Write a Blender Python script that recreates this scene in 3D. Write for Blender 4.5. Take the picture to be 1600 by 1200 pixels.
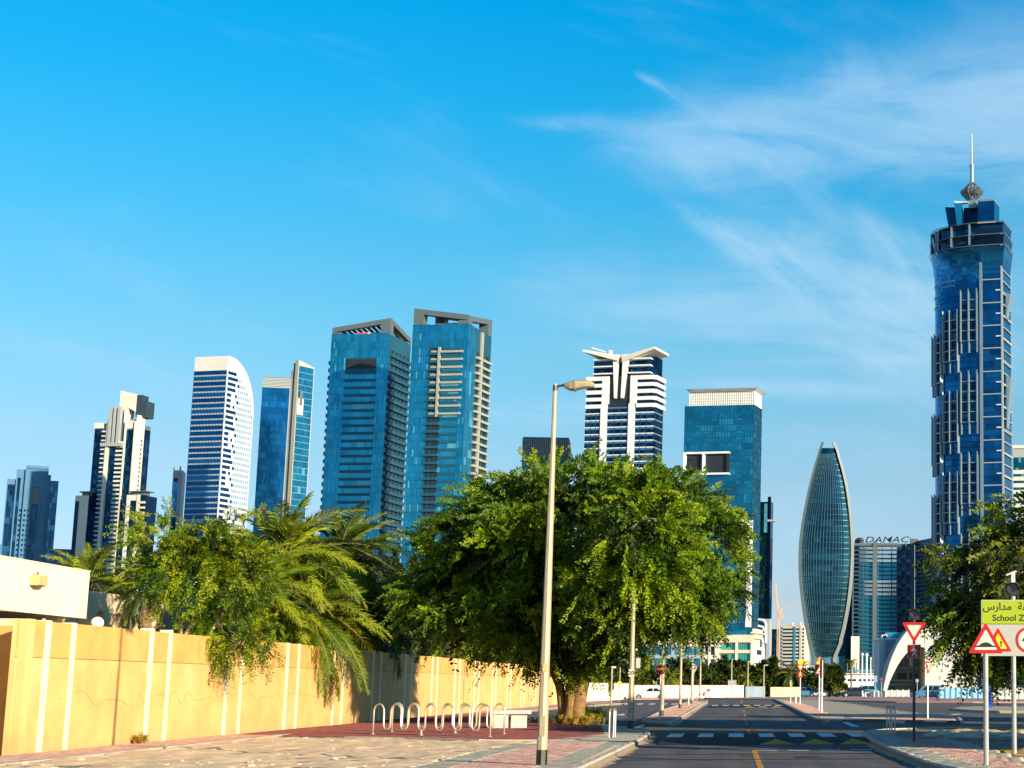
import bpy, math, random
import numpy as np
from mathutils import Vector, Matrix
random.seed(7)
for _o in list(bpy.data.objects):
    bpy.data.objects.remove(_o)
S = bpy.context.scene
COL = S.collection
R = math.radians

# ------------------------------------------------------------------ camera
FPX, CX, CY, HC = 2740.0, 1450.0, 602.0, 1.65
PITCH = math.atan(470.0 / FPX)
cd = bpy.data.cameras.new('camera')
cam = bpy.data.objects.new('camera', cd)
COL.objects.link(cam)
cam.location = (0, 0, HC)
cam.rotation_euler = (math.pi / 2 + PITCH, 0, 0)
cd.sensor_width = 36.0
cd.lens = FPX / 1600 * 36.0
cd.shift_x = -(CX - 800) / 1600
cd.shift_y = (CY - 600) / 1600
cd.clip_start = 0.5
cd.clip_end = 30000
S.camera = cam

# ------------------------------------------------------------------ exposure
S.render.engine = 'CYCLES'
S.view_settings.view_transform = 'Standard'
try:
    S.view_settings.look = 'None'
except Exception:
    pass
S.view_settings.gamma = 1
S.view_settings.use_curve_mapping = False
S.view_settings.exposure = 0.9

# ------------------------------------------------------------------ sun and sky
SUN_AZ, SUN_EL = R(130.3), R(13.6)          # azimuth from +Y towards +X
sd = Vector((math.sin(SUN_AZ) * math.cos(SUN_EL), math.cos(SUN_AZ) * math.cos(SUN_EL), math.sin(SUN_EL)))
sl = bpy.data.lights.new('sun', 'SUN')
sl.energy = 5.0
sl.angle = R(0.5)
sl.color = (1.0, 0.82, 0.57)
so = bpy.data.objects.new('sun', sl)
COL.objects.link(so)
so.location = (60, -40, 80)
so.rotation_euler = sd.to_track_quat('Z', 'Y').to_euler()

W = bpy.data.worlds.new('World')
S.world = W
W.use_nodes = True
nt = W.node_tree
for n in list(nt.nodes):
    nt.nodes.remove(n)
def N(tree, typ, **kw):
    n = tree.nodes.new(typ)
    for k, v in kw.items():
        setattr(n, k, v)
    return n
def wmath(op, a, b=None, c=None, clamp=False):
    n = nt.nodes.new('ShaderNodeMath')
    n.operation = op
    n.use_clamp = clamp
    for i, x in enumerate((a, b, c)):
        if x is None:
            continue
        if isinstance(x, (int, float)):
            n.inputs[i].default_value = x
        else:
            nt.links.new(x, n.inputs[i])
    return n.outputs[0]
def smooth(x, lo, hi):
    n = nt.nodes.new('ShaderNodeMapRange')
    n.interpolation_type = 'SMOOTHSTEP'
    n.inputs[1].default_value = lo
    n.inputs[2].default_value = hi
    nt.links.new(x, n.inputs[0])
    return n.outputs[0]
wo = N(nt, 'ShaderNodeOutputWorld')
bg = N(nt, 'ShaderNodeBackground')
nt.links.new(bg.outputs[0], wo.inputs[0])
bg.inputs[1].default_value = 0.099
sky = N(nt, 'ShaderNodeTexSky')
sky.sky_type = 'NISHITA'
sky.sun_disc = False
sky.sun_elevation = SUN_EL
sky.sun_rotation = SUN_AZ
sky.air_density = 1.0
sky.dust_density = 0.6
sky.ozone_density = 2.0
tc = N(nt, 'ShaderNodeTexCoord')
nrm = N(nt, 'ShaderNodeVectorMath', operation='NORMALIZE')
nt.links.new(tc.outputs['Generated'], nrm.inputs[0])
sep = N(nt, 'ShaderNodeSeparateXYZ')
nt.links.new(nrm.outputs[0], sep.inputs[0])
az = wmath('ARCTAN2', sep.outputs[0], sep.outputs[1])      # radians, 0 = +Y, positive = right
el = wmath('ARCSINE', sep.outputs[2])
ramp = N(nt, 'ShaderNodeValToRGB')
nt.links.new(wmath('MULTIPLY', el, 2.0, clamp=True), ramp.inputs[0])
rs = ramp.color_ramp
SKY_TINT = [(0.0, (0.60, 0.86, 1.6)), (0.02, (0.60, 0.84, 1.5)), (0.096, (0.57, 0.66, 0.97)), (0.232, (0.54, 0.69, 0.82)), (0.37, (0.41, 0.80, 0.88)), (0.505, (0.19, 0.84, 0.99)), (0.64, (0.05, 0.86, 1.11)), (0.761, (0.002, 0.86, 1.19)), (1.0, (0.13, 0.50, 0.88))]
while len(rs.elements) < len(SKY_TINT):
    rs.elements.new(0.5)
for e, (p, c) in zip(rs.elements, SKY_TINT):
    e.position = p
    e.color = (*c, 1)
tint = N(nt, 'ShaderNodeMix', data_type='RGBA', blend_type='MULTIPLY')
tint.inputs[0].default_value = 1
nt.links.new(sky.outputs[0], tint.inputs[6])
nt.links.new(ramp.outputs[0], tint.inputs[7])
# cirrus: fibrous noise in azimuth / elevation, gathered into a few long swaths
comb = N(nt, 'ShaderNodeCombineXYZ')
nt.links.new(az, comb.inputs[0])
nt.links.new(el, comb.inputs[1])
def noise(vec, scale, detail, rot=0.0, sx=1.0, sy=1.0, dist=0.0, rough=0.6):
    mp = N(nt, 'ShaderNodeMapping')
    mp.inputs['Rotation'].default_value = (0, 0, rot)
    mp.inputs['Scale'].default_value = (sx, sy, 1)
    r0 = N(nt, 'ShaderNodeVectorRotate', rotation_type='Z_AXIS')
    nt.links.new(vec, r0.inputs[0])
    r0.inputs['Angle'].default_value = -rot
    mp.inputs['Rotation'].default_value = (0, 0, 0)
    nt.links.new(r0.outputs[0], mp.inputs[0])
    t = N(nt, 'ShaderNodeTexNoise')
    t.inputs['Scale'].default_value = scale
    t.inputs['Detail'].default_value = detail
    t.inputs['Roughness'].default_value = rough
    t.inputs['Distortion'].default_value = dist
    nt.links.new(mp.outputs[0], t.inputs[0])
    return t.outputs[0]
def px_dir(px, py):
    dx, dz = (px - CX) / FPX, (CY - py) / FPX
    v = Vector((dx, math.cos(PITCH) - dz * math.sin(PITCH), math.sin(PITCH) + dz * math.cos(PITCH))).normalized()
    return math.atan2(v.x, v.y), math.asin(v.z)
warp = noise(comb.outputs[0], 9, 4, dist=0.4)
warpd = wmath('MULTIPLY', wmath('SUBTRACT', warp, 0.5), 0.05)
def swath(p0, p1, w0, w1, gain, fray=1.0, ns=9, bend=0.0):
    (a0, e0), (a1, e1) = px_dir(*p0), px_dir(*p1)
    L = math.hypot(a1 - a0, e1 - e0)
    ux, uy = (a1 - a0) / L, (e1 - e0) / L
    da = wmath('SUBTRACT', az, a0)
    de = wmath('SUBTRACT', el, e0)
    s = wmath('DIVIDE', wmath('ADD', wmath('MULTIPLY', da, ux), wmath('MULTIPLY', de, uy)), L)
    t = wmath('SUBTRACT', wmath('MULTIPLY', de, ux), wmath('MULTIPLY', da, uy))
    t = wmath('ADD', t, wmath('MULTIPLY', warpd, fray))
    if bend:
        t = wmath('ADD', t, wmath('MULTIPLY', wmath('MULTIPLY', s, wmath('SUBTRACT', 1, s)), bend))
    wd = wmath('MAXIMUM', wmath('MULTIPLY_ADD', s, (w1 - w0) / FPX, w0 / FPX), 0.0005)
    q = wmath('DIVIDE', t, wd)
    m = wmath('POWER', 2.718, wmath('MULTIPLY', wmath('MULTIPLY', q, q), -1))
    m = wmath('MULTIPLY', m, wmath('MULTIPLY', smooth(s, -0.12, 0.25), wmath('SUBTRACT', 1, smooth(s, 0.75, 1.25))))
    f = noise(comb.outputs[0], ns, 7, rot=math.atan2(uy, ux), sx=1.0, sy=4.2, dist=0.6, rough=0.64)
    f = smooth(f, 0.30, 0.72)
    return wmath('MULTIPLY', wmath('MULTIPLY', m, f), gain)
swaths = [
    swath((1060, 318), (1500, 560), 12, 85, 1.15, 0.8, 10),
    swath((1120, 385), (1560, 480), 45, 110, 0.85, 1.2, 8),
    swath((800, 470), (1620, 530), 55, 95, 0.85, 1.2, 6),
    swath((810, 188), (1120, 225), 9, 34, 0.60, 0.5, 12),
    swath((960, 215), (1750, 205), 45, 150, 1.15, 1.2, 5),
    swath((1180, 150), (1750, 130), 30, 95, 0.85, 1.2, 6),
    swath((996, 114), (1075, 155), 5, 9, 0.75, 0.12, 25),
    swath((1070, 155), (1320, 330), 8, 40, 0.32, 0.8, 14),
    swath((1330, 330), (1470, 470), 12, 60, 0.8, 0.6, 10),
    swath((1190, 566), (1470, 560), 4, 9, 0.75, 0.15, 14),
    swath((1040, 598), (1420, 618), 9, 18, 0.8, 0.3, 9),
    swath((720, 640), (1020, 650), 10, 26, 0.8, 0.4, 9),
    swath((-60, 520), (420, 640), 25, 40, 0.35, 0.8, 7),
    swath((-80, 660), (320, 700), 25, 40, 0.35, 0.8, 7),
    swath((640, 780), (1520, 840), 60, 90, 0.4, 1.0, 5),
    swath((-100, 800), (560, 820), 50, 60, 0.35, 1.0, 5),
    swath((1180, 690), (1480, 720), 25, 60, 0.35, 0.8, 7),
]
tot = swaths[0]
for q in swaths[1:]:
    tot = wmath('ADD', tot, q)
veil = wmath('MULTIPLY', smooth(noise(comb.outputs[0], 5, 6, rot=-0.25, sx=1, sy=3.5, dist=0.5), 0.5, 0.85), 0.22)
tot = wmath('ADD', tot, wmath('MULTIPLY', veil, smooth(el, 0.0, 0.25)))
tot = wmath('MULTIPLY', wmath('SUBTRACT', 1, wmath('POWER', 2.718, wmath('MULTIPLY', tot, -0.95))), 0.88)
cl = N(nt, 'ShaderNodeMix', data_type='RGBA')
nt.links.new(tot, cl.inputs[0])
nt.links.new(tint.outputs[2], cl.inputs[6])
CLOUD = (3.0, 4.25, 5.3)
cl.inputs[7].default_value = (*CLOUD, 1)
nt.links.new(cl.outputs[2], bg.inputs[0])

# ------------------------------------------------------------------ helpers
def ray(px, py):
    a, b = (px - CX) / FPX, (CY - py) / FPX
    return Vector((a, math.cos(PITCH) - b * math.sin(PITCH), math.sin(PITCH) + b * math.cos(PITCH)))
def gnd(px, py, z=0.0):
    v = ray(px, py)
    t = (z - HC) / v.z
    return Vector((v.x * t, v.y * t, z))
def aty(px, py, Y):
    v = ray(px, py)
    t = Y / v.y
    return Vector((v.x * t, Y, HC + v.z * t))
def xy(px, py, z=0.0):
    p = gnd(px, py, z)
    return (p.x, p.y)

class MB:
    def __init__(s):
        s.v, s.f, s.m = [], [], []
    def poly(s, pts, m=0):
        b = len(s.v)
        s.v.extend([tuple(p) for p in pts])
        s.f.append(tuple(range(b, b + len(pts))))
        s.m.append(m)
    def hexa(s, c, m=0):                       # 8 corners: bottom 4 then top 4
        b = len(s.v)
        s.v.extend([tuple(p) for p in c])
        for q in ((3, 2, 1, 0), (4, 5, 6, 7), (0, 1, 5, 4), (1, 2, 6, 5), (2, 3, 7, 6), (3, 0, 4, 7)):
            s.f.append(tuple(b + i for i in q))
            s.m.append(m)
    def box(s, x0, x1, y0, y1, z0, z1, m=0):
        s.hexa([(x0, y0, z0), (x1, y0, z0), (x1, y1, z0), (x0, y1, z0), (x0, y0, z1), (x1, y0, z1), (x1, y1, z1), (x0, y1, z1)], m)
    def extr(s, pts, vec, m=0, m2=None):       # extrude a planar polygon along a vector
        n, b = len(pts), len(s.v)
        vec = Vector(vec)
        s.v.extend([tuple(p) for p in pts])
        s.v.extend([tuple(Vector(p) + vec) for p in pts])
        s.f.append(tuple(range(b + n - 1, b - 1, -1)))
        s.f.append(tuple(range(b + n, b + 2 * n)))
        s.m.extend([m, m])
        for i in range(n):
            j = (i + 1) % n
            s.f.append((b + i, b + j, b + n + j, b + n + i))
            s.m.append(m if m2 is None else m2)
    def prism(s, pts, z0, z1, m=0, m2=None):
        s.extr([(p[0], p[1], z0) for p in pts], (0, 0, z1 - z0), m, m2)
    def tube(s, pts, r, n=8, m=0, cap=True):
        pts = [Vector(p) for p in pts]
        k = len(pts)
        rr = [r] * k if isinstance(r, (int, float)) else list(r)
        b = len(s.v)
        ref = None
        for i in range(k):
            d = (pts[min(i + 1, k - 1)] - pts[max(i - 1, 0)]).normalized()
            if ref is None:
                ref = Vector((0, 0, 1)) if abs(d.z) < 0.9 else Vector((1, 0, 0))
            u = (ref - d * ref.dot(d)).normalized()
            ref = u
            w = d.cross(u)
            for j in range(n):
                a = 2 * math.pi * j / n
                s.v.append(tuple(pts[i] + (u * math.cos(a) + w * math.sin(a)) * rr[i]))
        for i in range(k - 1):
            for j in range(n):
                j2 = (j + 1) % n
                s.f.append((b + i * n + j, b + i * n + j2, b + (i + 1) * n + j2, b + (i + 1) * n + j))
                s.m.append(m)
        if cap:
            s.f.append(tuple(b + j for j in range(n - 1, -1, -1)))
            s.f.append(tuple(b + (k - 1) * n + j for j in range(n)))
            s.m.extend([m, m])
    def sphere(s, c, r, m=0, nu=14, nv=9, sc=(1, 1, 1)):
        b = len(s.v)
        for i in range(nv + 1):
            th = math.pi * i / nv
            for j in range(nu):
                a = 2 * math.pi * j / nu
                s.v.append((c[0] + r * sc[0] * math.sin(th) * math.cos(a), c[1] + r * sc[1] * math.sin(th) * math.sin(a), c[2] + r * sc[2] * math.cos(th)))
        for i in range(nv):
            for j in range(nu):
                j2 = (j + 1) % nu
                s.f.append((b + i * nu + j, b + (i + 1) * nu + j, b + (i + 1) * nu + j2, b + i * nu + j2))
                s.m.append(m)
    def mesh(s, name, mats, smooth=False):
        me = bpy.data.meshes.new(name)
        me.from_pydata(s.v, [], s.f)
        for x in (mats if isinstance(mats, (list, tuple)) else [mats]):
            me.materials.append(x)
        me.polygons.foreach_set('material_index', s.m)
        if smooth:
            me.polygons.foreach_set('use_smooth', [True] * len(s.f))
        me.validate()
        me.update()
        return me
    def build(s, name, mats, parent=None, smooth=False, stuff=False, loc=(0, 0, 0), label=None):
        return put(name, s.mesh(name, mats, smooth), parent, loc, stuff=stuff, label=label)
def put(name, me, parent=None, loc=(0, 0, 0), rz=0.0, stuff=False, label=None):
    o = bpy.data.objects.new(name, me)
    COL.objects.link(o)
    o.location = loc
    o.rotation_euler = (0, 0, rz)
    if parent is not None:
        o.parent = parent
    if stuff:
        o['kind'] = 'stuff'
    if label:
        o['label'] = label
    return o
def tag(o, label, cat, group=None):
    o['label'] = label
    o['category'] = cat
    if group:
        o['group'] = group
    return o
def thing(name, label, cat, loc=(0, 0, 0), rz=0.0, group=None):
    o = bpy.data.objects.new(name, None)
    o.empty_display_size = 0.3
    COL.objects.link(o)
    o.location = loc
    o.rotation_euler = (0, 0, rz)
    return tag(o, label, cat, group)
def copy_tree(o, parent=None):
    c = o.copy()
    COL.objects.link(c)
    if parent is not None:
        c.parent = parent
    for ch in list(o.children):
        copy_tree(ch, c)
    return c
def struct(o):
    o['kind'] = 'structure'
    return o
def np_mesh(name, verts, quads, mats, midx=None):
    me = bpy.data.meshes.new(name)
    nv, nf = len(verts), len(quads)
    k = quads.shape[1]
    me.vertices.add(nv)
    me.vertices.foreach_set('co', verts.astype(np.float32).ravel())
    me.loops.add(nf * k)
    me.loops.foreach_set('vertex_index', quads.astype(np.int32).ravel())
    me.polygons.add(nf)
    me.polygons.foreach_set('loop_start', np.arange(0, nf * k, k, dtype=np.int32))
    for x in mats:
        me.materials.append(x)
    if midx is not None:
        me.polygons.foreach_set('material_index', midx.astype(np.int32))
    me.update(calc_edges=True)
    me.validate()
    return me
def text_mesh(body, size, depth, mat, shear=0.0, bold=0.0, sx=1.0):
    """lettering standing upright in the local XZ plane, facing -Y, centred"""
    cu = bpy.data.curves.new('lettering', 'FONT')
    cu.body = body
    cu.size = size
    cu.extrude = depth
    cu.shear = shear
    cu.offset = bold
    cu.align_x = 'CENTER'
    cu.align_y = 'CENTER'
    cu.resolution_u = 3
    o = bpy.data.objects.new('lettering', cu)
    COL.objects.link(o)
    dg = bpy.context.evaluated_depsgraph_get()
    me = bpy.data.meshes.new_from_object(o.evaluated_get(dg))
    bpy.data.objects.remove(o)
    me.transform(Matrix.Scale(sx, 4, (1, 0, 0)))
    me.transform(Matrix.Rotation(math.pi / 2, 4, 'X'))
    me.materials.clear()
    me.materials.append(mat)
    return me

# ------------------------------------------------------------------ materials
MATS = {}
def P(name, col, rough=0.75, metal=0.0, var=0.14, ns=3.0, bump=0.0, bs=40.0, spec=0.5, trans=0.0, stain=0.0, sst=0.6, scol=None):
    if name in MATS:
        return MATS[name]
    m = bpy.data.materials.new(name)
    m.use_nodes = True
    t = m.node_tree
    b = t.nodes['Principled BSDF']
    b.inputs['Roughness'].default_value = rough
    b.inputs['Metallic'].default_value = metal
    b.inputs['Specular IOR Level'].default_value = spec
    co = N(t, 'ShaderNodeTexCoord')
    base = None
    if var > 0:
        nz = N(t, 'ShaderNodeTexNoise')
        nz.inputs['Scale'].default_value = ns
        nz.inputs['Detail'].default_value = 5
        t.links.new(co.outputs['Object'], nz.inputs[0])
        mx = N(t, 'ShaderNodeMix', data_type='RGBA')
        mr = N(t, 'ShaderNodeMapRange')
        mr.inputs[1].default_value = 0.3
        mr.inputs[2].default_value = 0.7
        t.links.new(nz.outputs[0], mr.inputs[0])
        t.links.new(mr.outputs[0], mx.inputs[0])
        mx.inputs[6].default_value = (*[c * (1 - var) for c in col], 1)
        mx.inputs[7].default_value = (*[min(1, c * (1 + var)) for c in col], 1)
        base = mx.outputs[2]
        if stain:
            n2 = N(t, 'ShaderNodeTexNoise')
            n2.inputs['Scale'].default_value = sst
            n2.inputs['Detail'].default_value = 8
            n2.inputs['Roughness'].default_value = 0.65
            t.links.new(co.outputs['Object'], n2.inputs[0])
            r2 = N(t, 'ShaderNodeMapRange')
            r2.inputs[1].default_value = 0.48
            r2.inputs[2].default_value = 0.72
            r2.inputs[4].default_value = stain
            t.links.new(n2.outputs[0], r2.inputs[0])
            m2 = N(t, 'ShaderNodeMix', data_type='RGBA')
            t.links.new(r2.outputs[0], m2.inputs[0])
            t.links.new(base, m2.inputs[6])
            m2.inputs[7].default_value = (*(scol or [c * 0.55 for c in col]), 1)
            base = m2.outputs[2]
        t.links.new(base, b.inputs['Base Color'])
    else:
        b.inputs['Base Color'].default_value = (*col, 1)
    if bump:
        n3 = N(t, 'ShaderNodeTexNoise')
        n3.inputs['Scale'].default_value = bs
        n3.inputs['Detail'].default_value = 6
        t.links.new(co.outputs['Object'], n3.inputs[0])
        bp = N(t, 'ShaderNodeBump')
        bp.inputs['Strength'].default_value = bump
        bp.inputs['Distance'].default_value = 0.05
        t.links.new(n3.outputs[0], bp.inputs['Height'])
        t.links.new(bp.outputs[0], b.inputs['Normal'])
    if trans:
        tr = N(t, 'ShaderNodeBsdfTranslucent')
        if base is not None:
            t.links.new(base, tr.inputs[0])
        else:
            tr.inputs[0].default_value = (*col, 1)
        ms = N(t, 'ShaderNodeMixShader')
        ms.inputs[0].default_value = trans
        t.links.new(b.outputs[0], ms.inputs[1])
        t.links.new(tr.outputs[0], ms.inputs[2])
        t.links.new(ms.outputs[0], t.nodes['Material Output'].inputs[0])
    MATS[name] = m
    return m
def GL(name, col, rough=0.12, metal=0.85, wav=0.03, ws=0.12):
    """coated architectural glass: tinted mirror with slightly wavy panes"""
    return P(name, col, rough, metal, 0.22, 0.09, wav, ws, 0.5)
# ================================================================== ground
PZ = 0.13                                   # pavement level
ROADDIR = (Vector((*xy(1105, 1096, PZ), 0)) - Vector((*xy(958.7, 1176, PZ), 0))).normalized()
RANG = math.atan2(-ROADDIR.x, ROADDIR.y)    # rotation of road frame from +Y

M_asphalt = P('asphalt', (0.085, 0.085, 0.082), 0.85, 0, 0.22, 0.6, 0.35, 60, 0.4, stain=0.7, sst=0.30, scol=(0.125, 0.115, 0.10))
M_hump = P('dark_asphalt', (0.016, 0.017, 0.019), 0.85, 0, 0.25, 2.0, 0.4, 60, 0.4)
M_sand = P('sand', (0.80, 0.59, 0.36), 0.95, 0, 0.12, 0.9, 0.25, 25, 0.1, stain=0.4, sst=0.4, scol=(0.72, 0.46, 0.21))
M_desert = P('desert_ground', (0.33, 0.27, 0.19), 0.95, 0, 0.2, 0.02, 0.3, 1, 0.1)
M_kerb = P('kerb_concrete', (0.52, 0.46, 0.38), 0.85, 0, 0.14, 5, 0.25, 40, 0.3, stain=0.4, sst=2.5)
M_kwhite = P('kerb_white_paint', (0.70, 0.69, 0.66), 0.7, 0, 0.12, 6, 0.2, 40, 0.3, stain=0.4, sst=4)
M_kblack = P('kerb_black_paint', (0.022, 0.022, 0.024), 0.6, 0, 0.3, 6, 0.2, 40, 0.4)
M_mortar = P('paving_joint_sand', (0.24, 0.20, 0.15), 0.95, 0, 0.2, 6)
M_pink = P('pink_paver', (0.52, 0.31, 0.25), 0.9, 0, 0.16, 5, 0.2, 60, 0.3, stain=0.35, sst=1.2, scol=(0.44, 0.35, 0.26))
M_pink2 = P('pink_paver_pale', (0.56, 0.37, 0.29), 0.9, 0, 0.16, 5, 0.2, 60, 0.3)
M_pink3 = P('pink_paver_dark', (0.44, 0.25, 0.21), 0.9, 0, 0.16, 5, 0.2, 60, 0.3)
M_redp = P('red_paver', (0.27, 0.085, 0.075), 0.9, 0, 0.2, 5, 0.2, 60, 0.3, stain=0.35, sst=0.9, scol=(0.30, 0.17, 0.12))  # red darkened to maroon, with the plaza's shade in the colour
M_redp2 = P('red_paver_dark', (0.21, 0.065, 0.06), 0.9, 0, 0.2, 5, 0.2, 60, 0.3)
M_grey = P('grey_paver', (0.46, 0.43, 0.32), 0.9, 0, 0.12, 5, 0.2, 60, 0.3, stain=0.3, sst=1.5)
M_grey2 = P('grey_paver_dark', (0.40, 0.37, 0.29), 0.9, 0, 0.12, 5, 0.2, 60, 0.3)
M_beige = P('beige_paver', (0.46, 0.40, 0.28), 0.9, 0, 0.12, 2, 0.2, 60, 0.3, stain=0.4, sst=0.5)
M_yel = P('yellow_road_paint', (0.64, 0.29, 0.03), 0.75, 0, 0.3, 8, 0.2, 60, 0.3, stain=0.6, sst=3, scol=(0.16, 0.12, 0.05))
M_wht = P('white_road_paint', (0.78, 0.78, 0.74), 0.75, 0, 0.2, 8, 0.2, 60, 0.3, stain=0.4, sst=4, scol=(0.40, 0.40, 0.38))

# tyre polish and dust streaks running along the road
_t = M_asphalt.node_tree
_b = _t.nodes['Principled BSDF']
_src = _b.inputs['Base Color'].links[0].from_socket
_c = N(_t, 'ShaderNodeTexCoord'); _r = N(_t, 'ShaderNodeVectorRotate', rotation_type='Z_AXIS'); _r.inputs['Angle'].default_value = -RANG
_t.links.new(_c.outputs['Object'], _r.inputs[0])
_m = N(_t, 'ShaderNodeMapping'); _m.inputs['Scale'].default_value = (1.1, 0.035, 1); _t.links.new(_r.outputs[0], _m.inputs[0])
_n = N(_t, 'ShaderNodeTexNoise'); _n.inputs['Scale'].default_value = 1.3; _n.inputs['Detail'].default_value = 4; _t.links.new(_m.outputs[0], _n.inputs[0])
_q = N(_t, 'ShaderNodeMapRange'); _q.inputs[1].default_value = .42; _q.inputs[2].default_value = .66; _q.inputs[4].default_value = .65; _t.links.new(_n.outputs[0], _q.inputs[0])
_x = N(_t, 'ShaderNodeMix', data_type='RGBA'); _t.links.new(_q.outputs[0], _x.inputs[0]); _t.links.new(_src, _x.inputs[6]); _x.inputs[7].default_value = (0.15, 0.14, 0.125, 1)
_t.links.new(_x.outputs[2], _b.inputs['Base Color'])
g = MB()
g.poly([(-9000, -300, -0.06), (9000, -300, -0.06), (9000, 14000, -0.06), (-9000, 14000, -0.06)])
struct(g.build('ground', M_desert))

def flat(name, pts, z, mat, kind=True, parent=None, thick=None):
    m = MB()
    if thick:
        m.prism(pts, z - thick, z)
    else:
        m.poly([(p[0], p[1], z) for p in pts])
    o = m.build(name, mat, parent)
    if kind and parent is None:
        struct(o)
    return o
# the asphalt: one sheet under every pavement and island
road = flat('road', [(-34, 20), (40, 20), (160, 60), (160, 262), (-40, 262), (-36, 120)], 0.0, M_asphalt)

def inside(poly, x, y):
    c = False
    n = len(poly)
    for i in range(n):
        x1, y1 = poly[i]
        x2, y2 = poly[(i + 1) % n]
        if (y1 > y) != (y2 > y) and x < (x2 - x1) * (y - y1) / (y2 - y1) + x1:
            c = not c
    return c
def pavers(name, poly, z, lx, ly, mats, parent, ang=None, h=0.02, gap=0.008, wts=None, rnd=random.Random(3), bond=True):
    """real paving units laid in rows inside a polygon, joined as one part"""
    ang = RANG if ang is None else ang
    ca, sa = math.cos(ang), math.sin(ang)
    loc = [(x * ca + y * sa, -x * sa + y * ca) for x, y in poly]
    x0, x1 = min(p[0] for p in loc), max(p[0] for p in loc)
    y0, y1 = min(p[1] for p in loc), max(p[1] for p in loc)
    m = MB()
    ids = list(range(len(mats)))
    r = 0
    y = y0
    while y < y1:
        x = x0 + (lx * 0.5 if (r % 2 and bond) else 0)
        while x < x1:
            if inside(loc, x + lx / 2, y + ly / 2):
                zz = z + rnd.uniform(-0.003, 0.003)
                a, b, c, d = x + gap / 2, x + lx - gap / 2, y + gap / 2, y + ly - gap / 2
                q = [(a, c), (b, c), (b, d), (a, d)]
                w = [(p[0] * ca - p[1] * sa, p[0] * sa + p[1] * ca) for p in q]
                k = rnd.choices(ids, wts)[0]
                m.poly([(p[0], p[1], zz) for p in w], k)
                bq = len(m.v) - 4
                m.v.extend([(p[0], p[1], z - h) for p in w])
                for i in range(4):
                    j = (i + 1) % 4
                    m.f.append((bq + i, bq + 4 + i, bq + 4 + j, bq + j))
                    m.m.append(k)
            x += lx
        y += ly
        r += 1
    return m.build(name, mats, parent, stuff=True)

def kerb(parent, pts, mats, width=0.16, height=PZ + 0.015, L=0.9, gap=0.012, rnd=random.Random(5), names=None):
    """kerb stones one by one along a polyline (outer edge on pts, body to the left of travel)"""
    P2 = [Vector((p[0], p[1])) for p in pts]
    seg = [(P2[i + 1] - P2[i]).length for i in range(len(P2) - 1)]
    tot = sum(seg)
    n = max(1, round(tot / L))
    def at(s):
        s = max(0, min(tot - 1e-6, s))
        for i, q in enumerate(seg):
            if s <= q:
                return P2[i] + (P2[i + 1] - P2[i]) * (s / q)
            s -= q
        return P2[-1]
    for i in range(n):
        a, b = at(tot * i / n + gap / 2), at(tot * (i + 1) / n - gap / 2)
        d = (b - a)
        if d.length < 0.05:
            continue
        d.normalize()
        nn = Vector((-d.y, d.x))
        h = height + rnd.uniform(-0.006, 0.006)
        m = MB()
        c1, c2 = a + nn * width, b + nn * width
        ch = 0.03
        prof = [(0, -0.02), (0.012, h - ch), (0.012 + ch, h), (width, h), (width, -0.02)]
        A = [(a.x + nn.x * u, a.y + nn.y * u, v) for u, v in prof]
        m.extr(A, (b.x - a.x, b.y - a.y, 0))
        m.build('kerb_stone', mats[i % len(mats)], parent)
def ledge(pts, dx, z=PZ):
    return [(x, y) for x, y in pts]
def off(pts, d):
    """offset an open polyline to the left by d"""
    out = []
    for i, p in enumerate(pts):
        a = Vector(pts[max(i - 1, 0)])
        b = Vector(pts[min(i + 1, len(pts) - 1)])
        t = (b - a).normalized()
        out.append((p[0] - t.y * d, p[1] + t.x * d))
    return out
def bez(p0, p1, p2, n=6):
    return [((1 - t) ** 2 * p0[0] + 2 * t * (1 - t) * p1[0] + t * t * p2[0], (1 - t) ** 2 * p0[1] + 2 * t * (1 - t) * p1[1] + t * t * p2[1]) for t in [i / n for i in range(1, n + 1)]]

def X(px, py):
    return xy(px, py, PZ)
# boundary wall line (base of the street face)
WA, WB = Vector(X(28, 1178)), Vector(X(600, 1125))
WDIR = (WB - WA).normalized()
def wallpt(D, offs=0.0, dz=0.0):
    t = (D - WA.y) / WDIR.y
    p = WA + WDIR * t
    return Vector((p.x - WDIR.y * offs, p.y + WDIR.x * offs, dz))   # offs > 0 : behind the wall

# ---- left pavement: from the wall to the kerb
k0 = Vector(X(958.7, 1176)); k1 = Vector(X(992.5, 1160))
kd = (k1 - k0).normalized()
kn = k0 - kd * ((k0.y - 26) / kd.y)
nose = [tuple(k1)] + bez(tuple(k1), X(1022, 1146), X(1016, 1141), 5) + bez(X(1016, 1141), X(1008, 1137), X(985, 1136.5), 4)
lk = [tuple(kn), tuple(k0)] + nose
plaza_far = [X(932, 1131), X(855, 1126.5), X(792, 1120)]
lane_end = [X(775, 1115.5), X(792, 1113.5)]
far_kerb = [X(876, 1105), X(930, 1101.6), X(980, 1098.8)]
wl = [tuple(wallpt(d).xy) for d in (196, 120, 70, 39, 24)]
lp_poly = lk + plaza_far + lane_end + far_kerb + wl
lp = flat('pavement', lp_poly, PZ - 0.03, M_mortar, thick=0.14)
kerb(lp, lk, [M_kerb], L=0.95)
kerb(lp, [lk[-1]] + plaza_far + lane_end + far_kerb, [M_kerb], L=1.6)
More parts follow.
